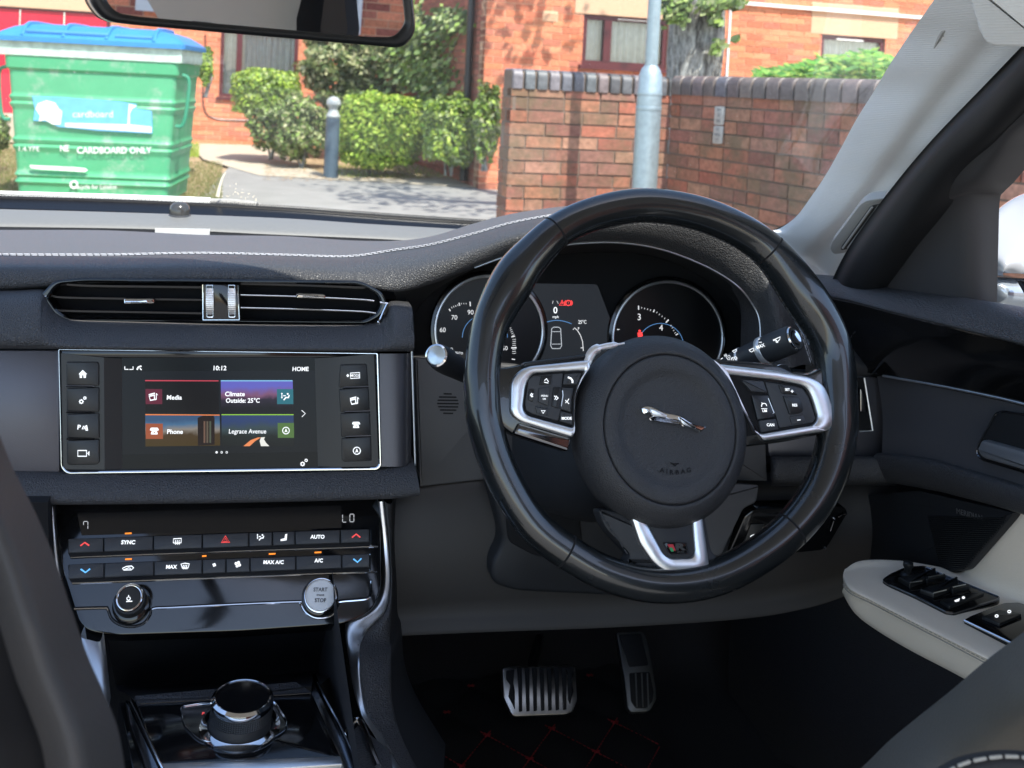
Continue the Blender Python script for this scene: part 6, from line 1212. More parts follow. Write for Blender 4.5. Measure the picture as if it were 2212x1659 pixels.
# ------------------------------------------------------------------ DRIVER'S DOOR
dx = .745
dr_ = thing('car_door', 'driver door with black upper trims and a cream armrest', 'car door', car(.72, .8, .35))
def XP(pts, xc): return [PX(p[0], p[1], p[2] if len(p) > 2 else xc) for p in pts]
tt = [(1700, 588, .74), (1755, 592, .74), (1821, 598, .74), (1930, 619, .74), (2058, 639, .74), (2212, 664, .74), (2420, 700, .74)]
tb2 = [(1700, 622, .70), (1786, 642, .70), (1850, 655, .70), (1930, 676, .70), (2058, 708, .70), (2212, 746, .70), (2420, 800, .70)]
A, B = XP(tt, .74), XP(tb2, .71)
g = M(); g.loft([[p+RT*.05-UP*.01 for p in A], A, [a.lerp(b, .35)-RT*.016+UP*.004 for a, b in zip(A, B)], [a.lerp(b, .8)-RT*.012 for a, b in zip(A, B)], B, [p+RT*.02 for p in B]], 70, 26); g.build('top_trim', m_leather, dr_, smooth=70)
g = M(); g.tube(cr([p-RT*.001 for p in B], 60), .0011, 6); g.build('trim_line', m_chrome, dr_)
C2 = XP([(1700, 770, .735), (1800, 790, .735), (1909, 812, .735), (2022, 832, .735), (2131, 854, .735), (2212, 873, .735), (2420, 930, .735)], .73)
B2 = [p+RT*.012 for p in B]
g = M(); g.loft([B2, [a.lerp(b, .5)-RT*.004 for a, b in zip(B2, C2)], C2], 60, 14); g.build('gloss_veneer', m_gloss2, dr_, smooth=70)
g = M(); g.tube(cr([p-RT*.001 for p in C2[2:]], 60), .0014, 6); g.build('veneer_line', m_satin, dr_)
D2 = XP([(1905, 978, .74), (1930, 981, .74), (2007, 990, .74), (2105, 1017, .74), (2212, 1049, .74), (2420, 1120, .74)], .74); C3 = XP([(1895, 812, .74), (1909, 815, .74), (2022, 836, .74), (2131, 859, .74), (2212, 878, .74), (2420, 935, .74)], .74)
m_dgrey = mat('slate_door_plastic', (.068, .067, .072), .45, bump=('noise', 800, .12, .0003))
g = M(); g.loft([C3, [a.lerp(b, .5)+RT*.004 for a, b in zip(C3, D2)], D2], 60, 14); g.build('middle_panel', m_dgrey, dr_, smooth=70)
E2 = XP([(1905, 1040, .75), (1934, 1045, .75), (2007, 1058, .75), (2058, 1069, .75), (2212, 1112, .75), (2420, 1190, .75)], .75)
g = M(); g.loft([[p+RT*.006 for p in D2], [a.lerp(b, .06)-RT*.010 for a, b in zip(D2, E2)], [a.lerp(b, .6)-RT*.013 for a, b in zip(D2, E2)], E2, [p+RT*.05 for p in E2]], 60, 20); g.build('lower_band', m_leather, dr_, smooth=70)
DH = pl3(PX(2100, 900, .738), PX(2212, 925, .738), PX(2120, 1010, .738))
ho = rnd(z('Y2', [(1150, 1265, 14), (1160, 1215, 10), (1265, 1030, 14), (1300, 1014, 8), (1600, 1060, 8), (1600, 1450, 8), (1422, 1372, 10), (1180, 1300, 10)]), 6, 6)
g = M(); g.prism(DH, ho, -.002, .002, .0015); hr = g.build('handle_recess', m_void, dr_); g = M(); g.tube([DH.at(x, y, .002) for x, y in ho], .0012, 6, closed=True); g.build('recess_edge', m_dchrome, hr)
g = M(); g.prism(DH, rnd(z('Y2', [(1188, 1240, 5), (1215, 1180, 6), (1600, 1285, 5), (1600, 1400, 5), (1215, 1290, 12)]), 4, 6), .002, .010, .004); g.build('handle_lever', mat('pale_satin_lever', (.30, .31, .33), .35, metal=.6), hr)
# speaker panel and lower door
sd2 = XP([(1700, 1000, .77), (1860, 1030, .77), (1980, 1050, .80), (2200, 1105, .84), (2420, 1180, .86)], .77); sd3 = XP([(1590, 1260, .77), (1740, 1290, .77), (1900, 1320, .80), (2100, 1420, .84), (2420, 1560, .86)], .77); sd4 = [p-UP*.25 for p in sd3]; g = M(); g.loft([sd2, sd3, sd4], 20, 10); g.build('lower_panel', m_carpet, dr_)
SPK = pl3(PX(1960, 1080, .757), PX(2180, 1120, .757), PX(2060, 1220, .757)); g = M(); g.prism(SPK, rnd(z('Y3', [(500, -20), (1000, -60), (1590, 75), (1570, 110), (1335, 380), (1290, 430), (1215, 445), (1100, 415), (900, 370), (560, 380)]), 8, 5), -.006, .004, .002); spk = g.build('speaker_grille', m_soft, dr_)
g = M()
for k in range(26):
    y = 100+k*12.5; x1 = 1560-(max(0, y-110))*.86; x0 = 1060+k*3; 
    if x1-x0 > 20: g.tube([SPK.at(*p, .0046) for p in z('Y3', [(x0, y), (x1-15, y+12)])], .0007, 5)
g.build('grille_ribs', m_btn, spk)
p = zz_('Y3', 1318, 90); txt('MERIDIAN', SPK, p[0], p[1], 7.6, mat('grey_print', (.2, .2, .2), .4, metal=.5), spk, h=.0046, rot=-10, sx=1.15)
g = M(); g.grid([[car(.90, -.4, .18), car(.90, 1.5, .18)], [car(.90, -.4, .86), car(.90, 1.5, .855)]]); g.build('outer_skin_sun_block', m_soft, dr_); g = M(); g.grid([[car(.765, -.4, .915), car(.765, .9, .91), car(.75, 1.4, .90)], [car(.90, -.4, .857), car(.90, .9, .857), car(.90, 1.5, .857)]]); g.build('door_cap_sun_block', m_rubber, dr_)  # outer skin and top cap added to stop sun passing through the door
# armrest
za = .64
def AZ(t, zz=za): return PG(*zz_('Y3', *t), zz)
rA = [AZ((525, 428)), AZ((640, 380)), AZ((860, 377)), AZ((1100, 412)), AZ((1240, 446)), PX(*zz_('Y3', 1420, 300), .765), PX(*zz_('Y3', 1700, -30), .765)]
rB = [AZ((516, 455)), AZ((600, 430)), AZ((820, 440)), AZ((1080, 500)), AZ((1300, 560)), AZ((1520, 620)), AZ((1900, 740))]
rC = [AZ((514, 480)), AZ((560, 545)), AZ((700, 610)), AZ((900, 705)), AZ((1180, 840)), AZ((1440, 960)), AZ((1850, 1150))]
rD = [AZ((520, 530), za-.010), AZ((570, 575), za-.012), AZ((700, 635), za-.012), AZ((900, 740), za-.012), AZ((1180, 885), za-.012), AZ((1440, 1020), za-.012), AZ((1850, 1220), za-.012)]
rE = [AZ((530, 590), za-.030), AZ((600, 712), za-.045), AZ((730, 812), za-.05), AZ((920, 925), za-.052), AZ((1150, 1045), za-.052), AZ((1440, 1200), za-.052), AZ((1850, 1410), za-.052)]
rF = [p+RT*.05-UP*.01 for p in rE]
rAb = [rA[0].lerp(rB[0], .5)]+[a+RT*.03-UP*.03 for a in rA[1:5]]+[a+RT*.02 for a in rA[5:]]
g = M(); g.loft([rAb, rA, rB, rC, rD, rE, rF], 90, 60); arm = g.build('armrest', m_cream, dr_, smooth=70)
g = M()
for dlt in (0, .0045): stitches(g, cr([p+UP*(.0015-dlt*.0)-RT*.001+(e-p).normalized()*(dlt) for p, e in zip(rD, rE)], 120), .0006, L=.005, gap=.3)
g.build('armrest_stitching', m_creamst, arm); g = M(); g.tube(cr([p+(e-p).normalized()*.0022-RT*.0005 for p, e in zip(rD, rE)], 100), .0007, 5); g.build('armrest_seam', m_creamst, arm)
AP = Pl(AZ((1100, 560))+UP*.001, UP)
def prA(pts, h0, h1, m, name, par, r=3, bev=.001): g = M(); g.prism(AP, rnd(z('Y3', pts), r, 5), h0, h1, bev); return g.build(name, m, par)
pk = [(752, 508, 6), (800, 475, 6), (900, 430, 8), (1020, 423, 8), (1120, 470, 4), (1488, 618, 4), (1470, 635, 3), (1200, 716, 4), (1150, 710, 4), (960, 612, 4), (790, 535, 6)]
g = M(); o_ = rnd(z('Y3', pk), 4, 5); g.prism(AP, o_, -.01, .0025, .001); wpk = g.build('window_switch_pack', m_gloss, dr_); g = M(); g.ring(AP, o_, shrink(o_, .965), .0015, .0035, .0008); g.build('pack_trim', m_dchrome, wpk)
for q in ([(850, 515), (990, 490), (1085, 460), (1090, 500), (1010, 530), (925, 560)], [(1000, 505), (1130, 495), (1150, 500), (1030, 530)], [(985, 590), (1130, 550), (1220, 515), (1230, 555), (1160, 590), (1075, 620)], [(1160, 570), (1280, 555), (1300, 565), (1190, 595)]): prA(q, .002, .0075, m_btn, 'window_switch', wpk, 2, .0018)
for q in ([(925, 556), (1000, 545)], [(1040, 522), (1130, 503)], [(1070, 622), (1150, 602)], [(1190, 585), (1270, 567)]): g = M(); g.tube([AP.at(*p, .0078) for p in z('Y3', q)], .0006, 6); g.build('switch_edge', m_satin, wpk)
ck = prA([(1110, 650), (1370, 590), (1390, 605), (1170, 690)], .002, .005, m_btn, 'child_lock_switch', wpk, 3); 
g = M(); g.prism(AP, rnd(z('Y3', [(1200, 655), (1235, 640), (1230, 656), (1208, 660)]), 1, 3), .005, .0056); g.prism(AP, ell(*zz_('Y3', 1257, 635), 3.4, 2.4, 12), .005, .0056); g.build('icon', m_icon, ck)
kc = AP.at(*zz_('Y3', 912, 480)); g = M(); g.lathe(kc, UP, [(.008, .002), (.0075, .004), (.004, .006), (.0038, .010), (.0055, .013), (.0052, .0165), (.003, .018), (.0001, .018)], 20); g.build('mirror_knob', m_btn, wpk)
q = [(1258, 760, 4), (1300, 735, 4), (1510, 652, 6), (1600, 650, 6), (1760, 700, 6), (1760, 990, 6), (1560, 905, 4)]
g = M(); o_ = rnd(z('Y3', q), 4, 5); g.prism(AP, o_, -.01, .003, .001); lpk = g.build('lock_switch_pack', m_gloss, dr_); g = M(); g.tube([AP.at(*p, .003) for p in z('Y3', [(1262, 765), (1560, 908), (1760, 1000)])], .0012, 6); g.build('pack_trim', m_chrome, lpk)
lk = prA([(1370, 755), (1480, 712), (1620, 740), (1480, 800)], .003, .006, m_btn, 'lock_switch', lpk, 3); g = M()
for x, y in ((1462, 756), (1540, 728)): c_ = zz_('Y3', x, y); g.ring(AP, ell(*c_, 4.2, 3, 14), ell(*c_, 2.8, 1.8, 14), .006, .0066)
g.build('icon', m_icon, lk)
# window surround, mirror sail
W_ = [(2425, 130), (2212, 270), (2160, 335), (2117, 390), (2097, 412), (2089, 432), (2087, 520), (2085, 652)]
L1_ = [(2425, 10), (2212, 214), (2130, 300), (2050, 379), (2005, 440), (1964, 496), (1920, 570), (1880, 640)]
def xs_(n, a, b): return [a+(b-a)*i/(n-1) for i in range(n)]
wx = xs_(8, .66, .74)
WE = [PX(x, y, c) for (x, y), c in zip(W_, wx)]; LE = [PX(x, y, c-.012) for (x, y), c in zip(L1_, wx)]
g = M(); g.loft([LE, [a.lerp(b, .5)-RT*.003 for a, b in zip(LE, WE)], WE, [p+RT*.04 for p in WE]], 60, 16); g.build('window_frame', m_grey if False else mat('charcoal_frame_plastic', (.045, .043, .045), .6, bump=('noise', 800, .15, .0003)), dr_, smooth=60)
g = M()
for k in range(3): g.tube([PX(x+4+k*8, y, .75+k*.004) for x, y in ((2100, 425), (2091+k, 450), (2089, 520), (2087, 665))], .0028, 8)
g.build('window_seal', m_rubber, dr_)
PR = [(2460, -180), (2300, 20), (2212, 112), (2150, 176), (2020, 310), (1928, 420), (1851, 525), (1811, 598), (1795, 650)]; L1b = [(2500, -60), (2340, 95), (2212, 214), (2130, 300), (2050, 379), (1964, 496), (1920, 570), (1880, 640), (1870, 690)]
wx2 = xs_(9, .62, .73); PA_ = [PX(x, y, c) for (x, y), c in zip(PR, wx2)]; LB_ = [PX(x, y, c-.0) for (x, y), c in zip(L1b, wx2)]
g = M(); g.loft([[p+F*.01 for p in PA_], PA_, [a.lerp(b, .45)-RT*.010 for a, b in zip(PA_, LB_)], LB_, [p+RT*.05 for p in LB_]], 70, 20); ws = g.build('door_seal', m_rubber, dr_, smooth=70)
# side glass
g = M(); P_ = [p+RT*.03 for p in WE]+[PX(2425, 700, .77)]; 
# ------------------------------------------------------------------ A-PILLAR
pl_t = thing('pillar_trim', 'pale ribbed cloth trim on the windscreen pillar beside the driver door', 'pillar trim', PY(1750, 590, 1.3))
PLf = z('Z3', [(1960, -200), (1830, -40), (1740, 80), (1640, 215), (1530, 375), (1440, 520), (1330, 690), (1240, 850), (1140, 1020), (1050, 1150), (960, 1265), (860, 1335), (785, 1362), (845, 1490), (980, 1605)])
PRt = z('Z3', [(2760, -260), (2480, 20), (2330, 180), (2212, 298), (2080, 425), (1960, 545), (1830, 690), (1700, 832), (1580, 965), (1450, 1122), (1340, 1265), (1240, 1410), (1140, 1600), (1130, 1625), (1110, 1650)])
yl = [.78, .84, .88, .93, .98, 1.03, 1.08, 1.13, 1.19, 1.24, 1.29, 1.34, 1.37, 1.36, 1.34]; yr = [.66, .73, .78, .82, .86, .90, .95, 1.0, 1.06, 1.12, 1.18, 1.24, 1.32, 1.32, 1.32]
A = [PY(x, y, c) for (x, y), c in zip(PLf, yl)]; B = [PY(x, y, c) for (x, y), c in zip(PRt, yr)]
g = M(); g.loft([[p+F*.03 for p in A], A, [a.lerp(b, .35)-F*.016-RT*.004 for a, b in zip(A, B)], [a.lerp(b, .62)-F*.004+RT*.002 for a, b in zip(A, B)], [a.lerp(b, .85)-F*.006 for a, b in zip(A, B)], B, [p+F*.02+RT*.01 for p in B]], 110, 50); g.build('cloth_cover', m_fabric, pl_t, smooth=70)
g = M(); g.loft([[PY(1676, 593, 1.37), PY(1730, 640, 1.36), PY(1775, 660, 1.35)], [PY(1670, 700, 1.40), PY(1740, 720, 1.38), PY(1790, 720, 1.36)]], 10, 4); 
PV = pl3(PY(*zz_('Z3', 1180, 1430), 1.185), PY(*zz_('Z3', 1290, 1150), 1.105), PY(*zz_('Z3', 1400, 1160), 1.085))
m_beige = mat('beige_plastic', (.42, .41, .39), .5)
vo_ = rnd(z('Z3', [(1098, 1430, 6), (1105, 1390, 8), (1270, 1170, 12), (1310, 1145, 8), (1415, 1130, 6), (1405, 1175, 6), (1235, 1420, 8), (1190, 1450, 10), (1120, 1458, 8)]), 5, 5); vi_ = rnd(z('Z3', [(1162, 1425, 4), (1165, 1410, 4), (1330, 1180, 4), (1350, 1170, 4), (1405, 1160, 4), (1400, 1180, 4), (1235, 1405, 4), (1215, 1420, 4), (1170, 1430, 4)]), 4, 5)
g = M(); g.prism(PV, vo_, -.01, .003, .002); pv = g.build('demister_vent', m_beige, pl_t); g = M(); g.prism(PV, vi_, .003, .0035); g.build('vent_cavity', mat('vent_shadow', (.06, .06, .058), .8), pv)
for q in ([(1175, 1415), (1345, 1178)], [(1205, 1415), (1385, 1170)]): g = M(); g.tube([PV.at(*p, .0042) for p in z('Z3', q)], .0016, 6); g.build('vent_slat', m_beige, pv)
AG = pl3(PY(*zz_('Z3', 1690, 310), .935), PY(*zz_('Z3', 1775, 150), .888), PY(*zz_('Z3', 1765, 250), .915)); g = M(); g.prism(AG, rnd(z('Z3', [(1682, 318), (1690, 270), (1735, 185), (1775, 150), (1765, 235), (1730, 285)]), 2, 4), -.004, .002, .0008); at_ = g.build('airbag_tag', m_beige, pl_t)
for k in range(4): g = M(); g.tube([AG.at(*p, .0024) for p in z('Z3', [(1702+k*14, 275-k*26), (1728+k*12, 262-k*26)])], .0005, 5); g.build('lettering', mat('grey_emboss', (.25, .25, .24), .6) if 'grey_emboss' not in bpy.data.materials else bpy.data.materials['grey_emboss'], at_)
#DBG
# black glass edge seal between glass and pillar
SL = z('Z3', [(1880, -220), (1750, -40), (1660, 80), (1570, 215), (1465, 375), (1375, 520), (1265, 690), (1175, 850), (1085, 1020), (990, 1150), (900, 1255), (800, 1310), (735, 1335)])
A2 = [PY(x, y, c+.035) for (x, y), c in zip(SL, yl)]; B2_ = [p+F*.02+RT*.006 for p in A[:13]]
g = M(); g.loft([A2, [a.lerp(b, .5)-F*.004 for a, b in zip(A2, B2_)], B2_], 90, 8); g.build('glass_seal', m_rubber, pl_t, smooth=70)
# roof lining corner top right
hl_t = thing('sun_visor', 'pale cloth sun visor corner above the windscreen pillar', 'sun visor', PY(2180, 60, .62))
VS = pl3(PY(2100, 20, .70), PY(2212, 20, .66), PY(2180, 90, .68)); g = M(); g.prism(VS, rnd(z('Z3', [(1900, -160, 6), (1945, 0, 8), (1990, 160, 10), (2020, 215, 10), (2070, 246, 10), (2400, 255, 8), (2400, -160, 6)]), 6, 6), -.004, .010, .004); g.build('visor_panel', m_fabric, hl_t, smooth=60)
# ------------------------------------------------------------------ WINDSCREEN
m_ws = bpy.data.materials.new('windscreen_glass'); m_ws.use_nodes = True; n = m_ws.node_tree.nodes; l = m_ws.node_tree.links; n.remove(n['Principled BSDF'])
t_ = n.new('ShaderNodeBsdfTransparent'); t_.inputs[0].default_value = (.96, .985, .97, 1); gl_ = n.new('ShaderNodeBsdfGlossy'); gl_.inputs['Roughness'].default_value = .015; fr_ = n.new('ShaderNodeFresnel'); fr_.inputs[0].default_value = 1.45
mx = n.new('ShaderNodeMixShader'); l.new(fr_.outputs[0], mx.inputs[0]); l.new(t_.outputs[0], mx.inputs[1]); l.new(gl_.outputs[0], mx.inputs[2])
df = n.new('ShaderNodeBsdfDiffuse'); df.inputs[0].default_value = (.75, .73, .68, 1); tc = n.new('ShaderNodeTexCoord'); vo2 = n.new('ShaderNodeTexVoronoi'); vo2.inputs['Scale'].default_value = 95; l.new(tc.outputs['Object'], vo2.inputs[0])
sep = n.new('ShaderNodeSeparateColor'); l.new(vo2.outputs['Color'], sep.inputs[0]); m1 = n.new('ShaderNodeMath'); m1.operation = 'MULTIPLY'; m1.inputs[1].default_value = .10; l.new(sep.outputs[0], m1.inputs[0]); m0 = n.new('ShaderNodeMath'); m0.operation = 'SUBTRACT'; m0.inputs[1].default_value = .035; l.new(m1.outputs[0], m0.inputs[0])
m2_ = n.new('ShaderNodeMath'); m2_.operation = 'LESS_THAN'; l.new(vo2.outputs['Distance'], m2_.inputs[0]); l.new(m0.outputs[0], m2_.inputs[1])
nz = n.new('ShaderNodeTexNoise'); nz.inputs['Scale'].default_value = 5; l.new(tc.outputs['Object'], nz.inputs[0]); m3 = n.new('ShaderNodeMapRange'); m3.inputs[1].default_value = .3; m3.inputs[2].default_value = .8; m3.inputs[3].default_value = .045; m3.inputs[4].default_value = .12; l.new(nz.outputs[0], m3.inputs[0])  # patchy diffuse veil in the glass, standing in for haze
m4 = n.new('ShaderNodeMath'); m4.operation = 'MULTIPLY_ADD'; m4.inputs[1].default_value = .8; l.new(m2_.outputs[0], m4.inputs[0]); l.new(m3.outputs[0], m4.inputs[2])
mx2 = n.new('ShaderNodeMixShader'); l.new(m4.outputs[0], mx2.inputs[0]); l.new(mx.outputs[0], mx2.inputs[1]); l.new(df.outputs[0], mx2.inputs[2]); l.new(mx2.outputs[0], n['Material Output'].inputs[0])
wst = thing('windscreen', 'dusty windscreen glass with a black dotted lower border', 'windscreen', car(0, 1.75, .9))
bot = [(-160, 425), (0, 428), (300, 437), (605, 452), (850, 470), (1064, 484), (1300, 500), (1600, 520), (1720, 500)]
by = [1.76, 1.77, 1.78, 1.78, 1.77, 1.75, 1.70, 1.55, 1.45]
BW = [PY(x, y, c) for (x, y), c in zip(bot, by)]
TWs = [car(-1.05+i*(1.62/8), .62-.0*i, 1.50) for i in range(9)]
TWs = [car(p.dot(RT)*.86, .66, 1.47) for p in BW]
g = M(); rowsW = []
for k in range(13): f = k/12; rowsW.append([a.lerp(b, f)+(F*.5+UP)*.05*math.sin(math.pi*f) for a, b in zip(BW, TWs)])
g.grid([cr(r, 60) for r in rowsW]); g.build('glass', m_ws, wst, smooth=70)
m_frit = mat('black_glass_border', (.006, .006, .007), .25)
fb = [PY(x, y+22, c-.03) for (x, y), c in zip(bot, by)]
g = M(); g.grid([cr([p+UP*.004 for p in BW], 60), cr(BW, 60), cr(fb, 60), cr([p-UP*.05 for p in fb], 60)]); g.build('lower_border', m_frit, wst)
g = M(); Pd = cr([p+UP*.0062-F*.001 for p in BW], 560)
for k, p in enumerate(Pd): g.box(p-UP*.0008*(k % 2), RT, UP, F, .0018, .0030, .0008)
g.build('border_dots', m_frit, wst, smooth=0)
# wiper and sill outside, beneath the glass
wp_t = thing('wiper', 'pale dusty scuttle strip with a wiper arm outside the windscreen', 'wiper', PY(300, 434, 1.84)); g = M()
sc_ = [(-160, 416), (0, 421), (250, 428), (454, 435)]; g.tube([PY(x, y+2, 1.84) for x, y in sc_], .0085, 8); g.build('scuttle_strip', mat('bright_dusty_strip', (.75, .75, .72), .5, var=.15, vs=40), wp_t)
g = M(); g.tube(cr([PY(454, 437, 1.84), PY(500, 438, 1.83), PY(555, 444, 1.82)], 10), .007, 8); g.tube([PY(555, 444, 1.83), PY(620, 450, 1.83), PY(760, 458, 1.83)], .004, 8); g.build('wiper_pivot', mat('dusty_grey_plastic', (.32, .31, .29), .8, var=.4, vs=150), wp_t)
g = M(); tk = [(470, 425), (474, 405), (480, 385), (488, 372)]; g.tube([PY(x, y, 1.80) for x, y in tk], [.004, .003, .0022, .001], 6); 
for k in range(26): x = random.uniform(475, 555); y = 434-random.random()**1.5*55*(1-(x-475)/110); c_ = PY(x, y, 1.80); g.box(c_, RT, UP, F, random.uniform(.001, .004), random.uniform(.001, .003), .0005)
g.build('dirt_streak', mat('dried_dirt', (.55, .50, .40), .9), wp_t)
bn_ = thing('car_bonnet', 'dark grey car bonnet hidden below the dashboard', 'bonnet', car(0, 2.2, .75))
bpy.data.objects.remove(bn_)
# ------------------------------------------------------------------ INTERIOR MIRROR
MP = Pl(PY(550, 30, .74), (-F+RT*.30-UP*.045).normalized())
rm = thing('rear_view_mirror', 'black framed interior rear view mirror hanging at the top of the windscreen', 'mirror', MP.at(550, 100, -.02))
ro = rnd([(185, -60, 30), (196, 5, 20), (228, 46, 26), (300, 55, 20), (800, 98, 20), (868, 104, 20), (896, 70, 22), (889, -10, 20), (870, -110, 30), (240, -140, 30)], 20, 8)
ri = rnd([(218, -50, 24), (230, 5, 16), (252, 28, 16), (300, 36, 20), (800, 80, 20), (852, 80, 16), (876, 52, 16), (870, -10, 20), (856, -90, 26), (250, -120, 26)], 20, 8)
g = M(); g.prism(MP, ro, -.03, -.002, .004); g.build('housing', m_soft, rm, smooth=60); g = M(); g.ring(MP, ro, ri, -.004, .005, .003); g.build('frame', m_gloss if False else m_btn, rm, smooth=60)
g = M(); g.ring(MP, ro, shrink(ro, 1.008), -.012, -.002, .001); g.build('clear_edge', mat('clear_edge', (.35, .35, .34), .15), rm, smooth=60)
g = M(); g.prism(MP, ri, -.002, .0005); g.build('mirror_glass', m_mirror, rm, smooth=0)
g = M(); g.tube([MP.at(550, -60, -.03), MP.at(560, -300, -.12)], .012, 10); g.build('stem', m_soft, rm)
def RF(x, y, t):
    p = MP.at(x, y); d = (p-CAM).normalized(); r = d-MP.n*2*d.dot(MP.n); return p+r*t
# ------------------------------------------------------------------ what the mirror sees: cabin lining, rear pillar and the house across the street
hd = thing('cabin_lining', 'grey beige cabin side lining seen in the rear view mirror', 'roof lining', RF(480, 50, 1.3))
m_lin = mat('grey_beige_lining', (.55, .51, .45), .9, bump=('noise', 600, .2, .0005))
g = M(); pr_ = [RF(205, -300, 1.5), RF(290, -60, 1.5), RF(318, 0, 1.5), RF(345, 45, 1.5), RF(370, 75, 1.5), RF(650, 140, 1.5), RF(655, -300, 1.5)]; g.add(pr_+[p+(p-CAM).normalized()*.02 for p in pr_], [list(range(7)), list(range(13, 6, -1))]+[(i, (i+1) % 7, 7+(i+1) % 7, 7+i) for i in range(7)]); g.build('side_lining', m_lin, hd, smooth=0)
g = M(); pr_ = [RF(x, y, 1.45) for x, y in ((415, 48), (455, 52), (470, 62), (476, 130), (415, 130))]; g.tube(pr_[:4], .003, 6); g.build('lining_seam', m_grey, hd)
g = M(); pr_ = [RF(x, y, 1.42) for x, y in ((648, -300), (655, -20), (640, 40), (640, 140), (740, 140), (750, 60), (744, 0), (740, -300))]; g.add(pr_+[p+(p-CAM).normalized()*.05 for p in pr_], [list(range(8)), list(range(15, 7, -1))]+[(i, (i+1) % 8, 8+(i+1) % 8, 8+i) for i in range(8)]); g.build('rear_pillar', m_void, hd, smooth=0)
g = M(); pr_ = [RF(x, y, 1.38) for x, y in ((700, -300), (700, 0), (692, 60), (700, 140), (742, 140), (750, 60), (744, 0), (740, -300))]; g.add(pr_, [list(range(8))]); g.build('pillar_cover', m_warm, hd, smooth=0)
rc0 = RF(540, 40, 9.0); rdir = (RF(860, 40, 9)-RF(220, 40, 9)); rdir.z = 0; rdir.normalize(); 
oh = BPl(RF(1100, 40, 9.0), -rdir)
if oh.n.dot(CAM-oh.p0) < 0: oh = BPl(RF(100, 40, 9.0), rdir)
def ouz(x, y): 
    p = MP.at(x, y); d = (p-CAM).normalized(); r = d-MP.n*2*d.dot(MP.n); q = p+r*((oh.p0-p).dot(oh.n)/r.dot(oh.n)); return ((q-oh.p0).dot(oh.u), q.z)
def orect(a, b, c_, d_): q = [ouz(a, b), ouz(c_, b), ouz(c_, d_), ouz(a, d_)]; return (min(v[0] for v in q), min(v[1] for v in q), max(v[0] for v in q), max(v[1] for v in q))
o1 = orect(748, -60, 778, 72); o2 = orect(296, -60, 350, 22); us = [ouz(100, 0)[0], ouz(1100, 0)[0]]
house3 = thing('brick_house', 'dull red brick house with white windows reflected in the rear view mirror', 'house', (oh.p0.x, oh.p0.y, 0))
bricks(oh, min(us)-1, max(us)+1, -.03, 4.5, [o1, o2], dark+red[:2], house3, m_brick, m_mortar, rough=.002)
for r_ in (o1, o2):
    g = M(); wbox(g, oh, r_[0], r_[2], r_[1], r_[1]+.09, -.08, .01); wbox(g, oh, r_[0], r_[2], r_[3]-.09, r_[3], -.08, .01); wbox(g, oh, r_[0], r_[0]+.09, r_[1]+.09, r_[3]-.09, -.08, .01); wbox(g, oh, r_[2]-.09, r_[2], r_[1]+.09, r_[3]-.09, -.08, .01); wbox(g, oh, (r_[0]+r_[2])/2-.04, (r_[0]+r_[2])/2+.04, r_[1]+.09, r_[3]-.09, -.08, .01)
    fo = g.build('window', m_whitep, house3, smooth=0); g = M(); wbox(g, oh, r_[0]+.08, r_[2]-.08, r_[1]+.08, r_[3]-.08, -.12, -.09); g.build('pane', mat('pale_window', (.35, .45, .47), .1) if 'pale_window' not in bpy.data.materials else bpy.data.materials['pale_window'], fo, smooth=0)
# ------------------------------------------------------------------ DOOR MIRROR OUTSIDE
dm = thing('door_mirror', 'white door mirror housing outside the driver window', 'door mirror', PX(2180, 660, .95)); m_car = mat('white_car_paint', (.30, .315, .33), .25, coat=1)
def XQ(pts, xc): return [PX(a, b, c if c else xc) for a, b, c in pts]
m0 = [(2124, 585, .90), (2118, 560, .90), (2117, 530, .90), (2125, 495, .92), (2150, 460, .95), (2190, 430, .98), (2240, 412, 1.0), (2330, 400, 1.02)]
m1_ = [(2126, 588, .90), (2132, 588, .90), (2150, 588, .91), (2190, 590, .93), (2230, 594, .96), (2270, 598, .98), (2310, 600, 1.0), (2360, 600, 1.02)]
A, B = XQ(m0, 0), XQ(m1_, 0); g = M(); mc_ = sum((p for p in A+B), Vector())/16; g.loft([[away(p, .12, mc_, .25) for p in A], [away(p, .03, mc_, .03) for p in A], A, [a.lerp(b, .12)-F*.016 for a, b in zip(A, B)], [a.lerp(b, .5)-F*.036 for a, b in zip(A, B)], [a.lerp(b, .9)-F*.022 for a, b in zip(A, B)], B, [away(p, .08) for p in B]], 40, 30); g.build('housing', m_car, dm, smooth=80)
m2a = [(2118, 600, .90), (2150, 600, .91), (2200, 603, .94), (2260, 606, .97), (2360, 610, 1.0)]; m2b = [(2112, 657, .90), (2150, 664, .91), (2200, 672, .94), (2260, 680, .97), (2360, 690, 1.0)]
A, B = XQ(m2a, 0), XQ(m2b, 0); g = M(); g.loft([[away(p, .06) for p in A], A, [a.lerp(b, .5)-F*.018 for a, b in zip(A, B)], B], 40, 16); g.build('lower_housing', mat('grey_blue_gloss', (.35, .40, .45), .12, metal=.5), dm, smooth=80)
g = M(); q = [PX(x, y, .92)-F*.03 for x, y in z('Y2', [(1300, 215), (1340, 225), (1420, 320), (1390, 345), (1350, 300)])]; g.tube(q, .004, 8, closed=True); g.build('mirror_joint', m_soft, dm)
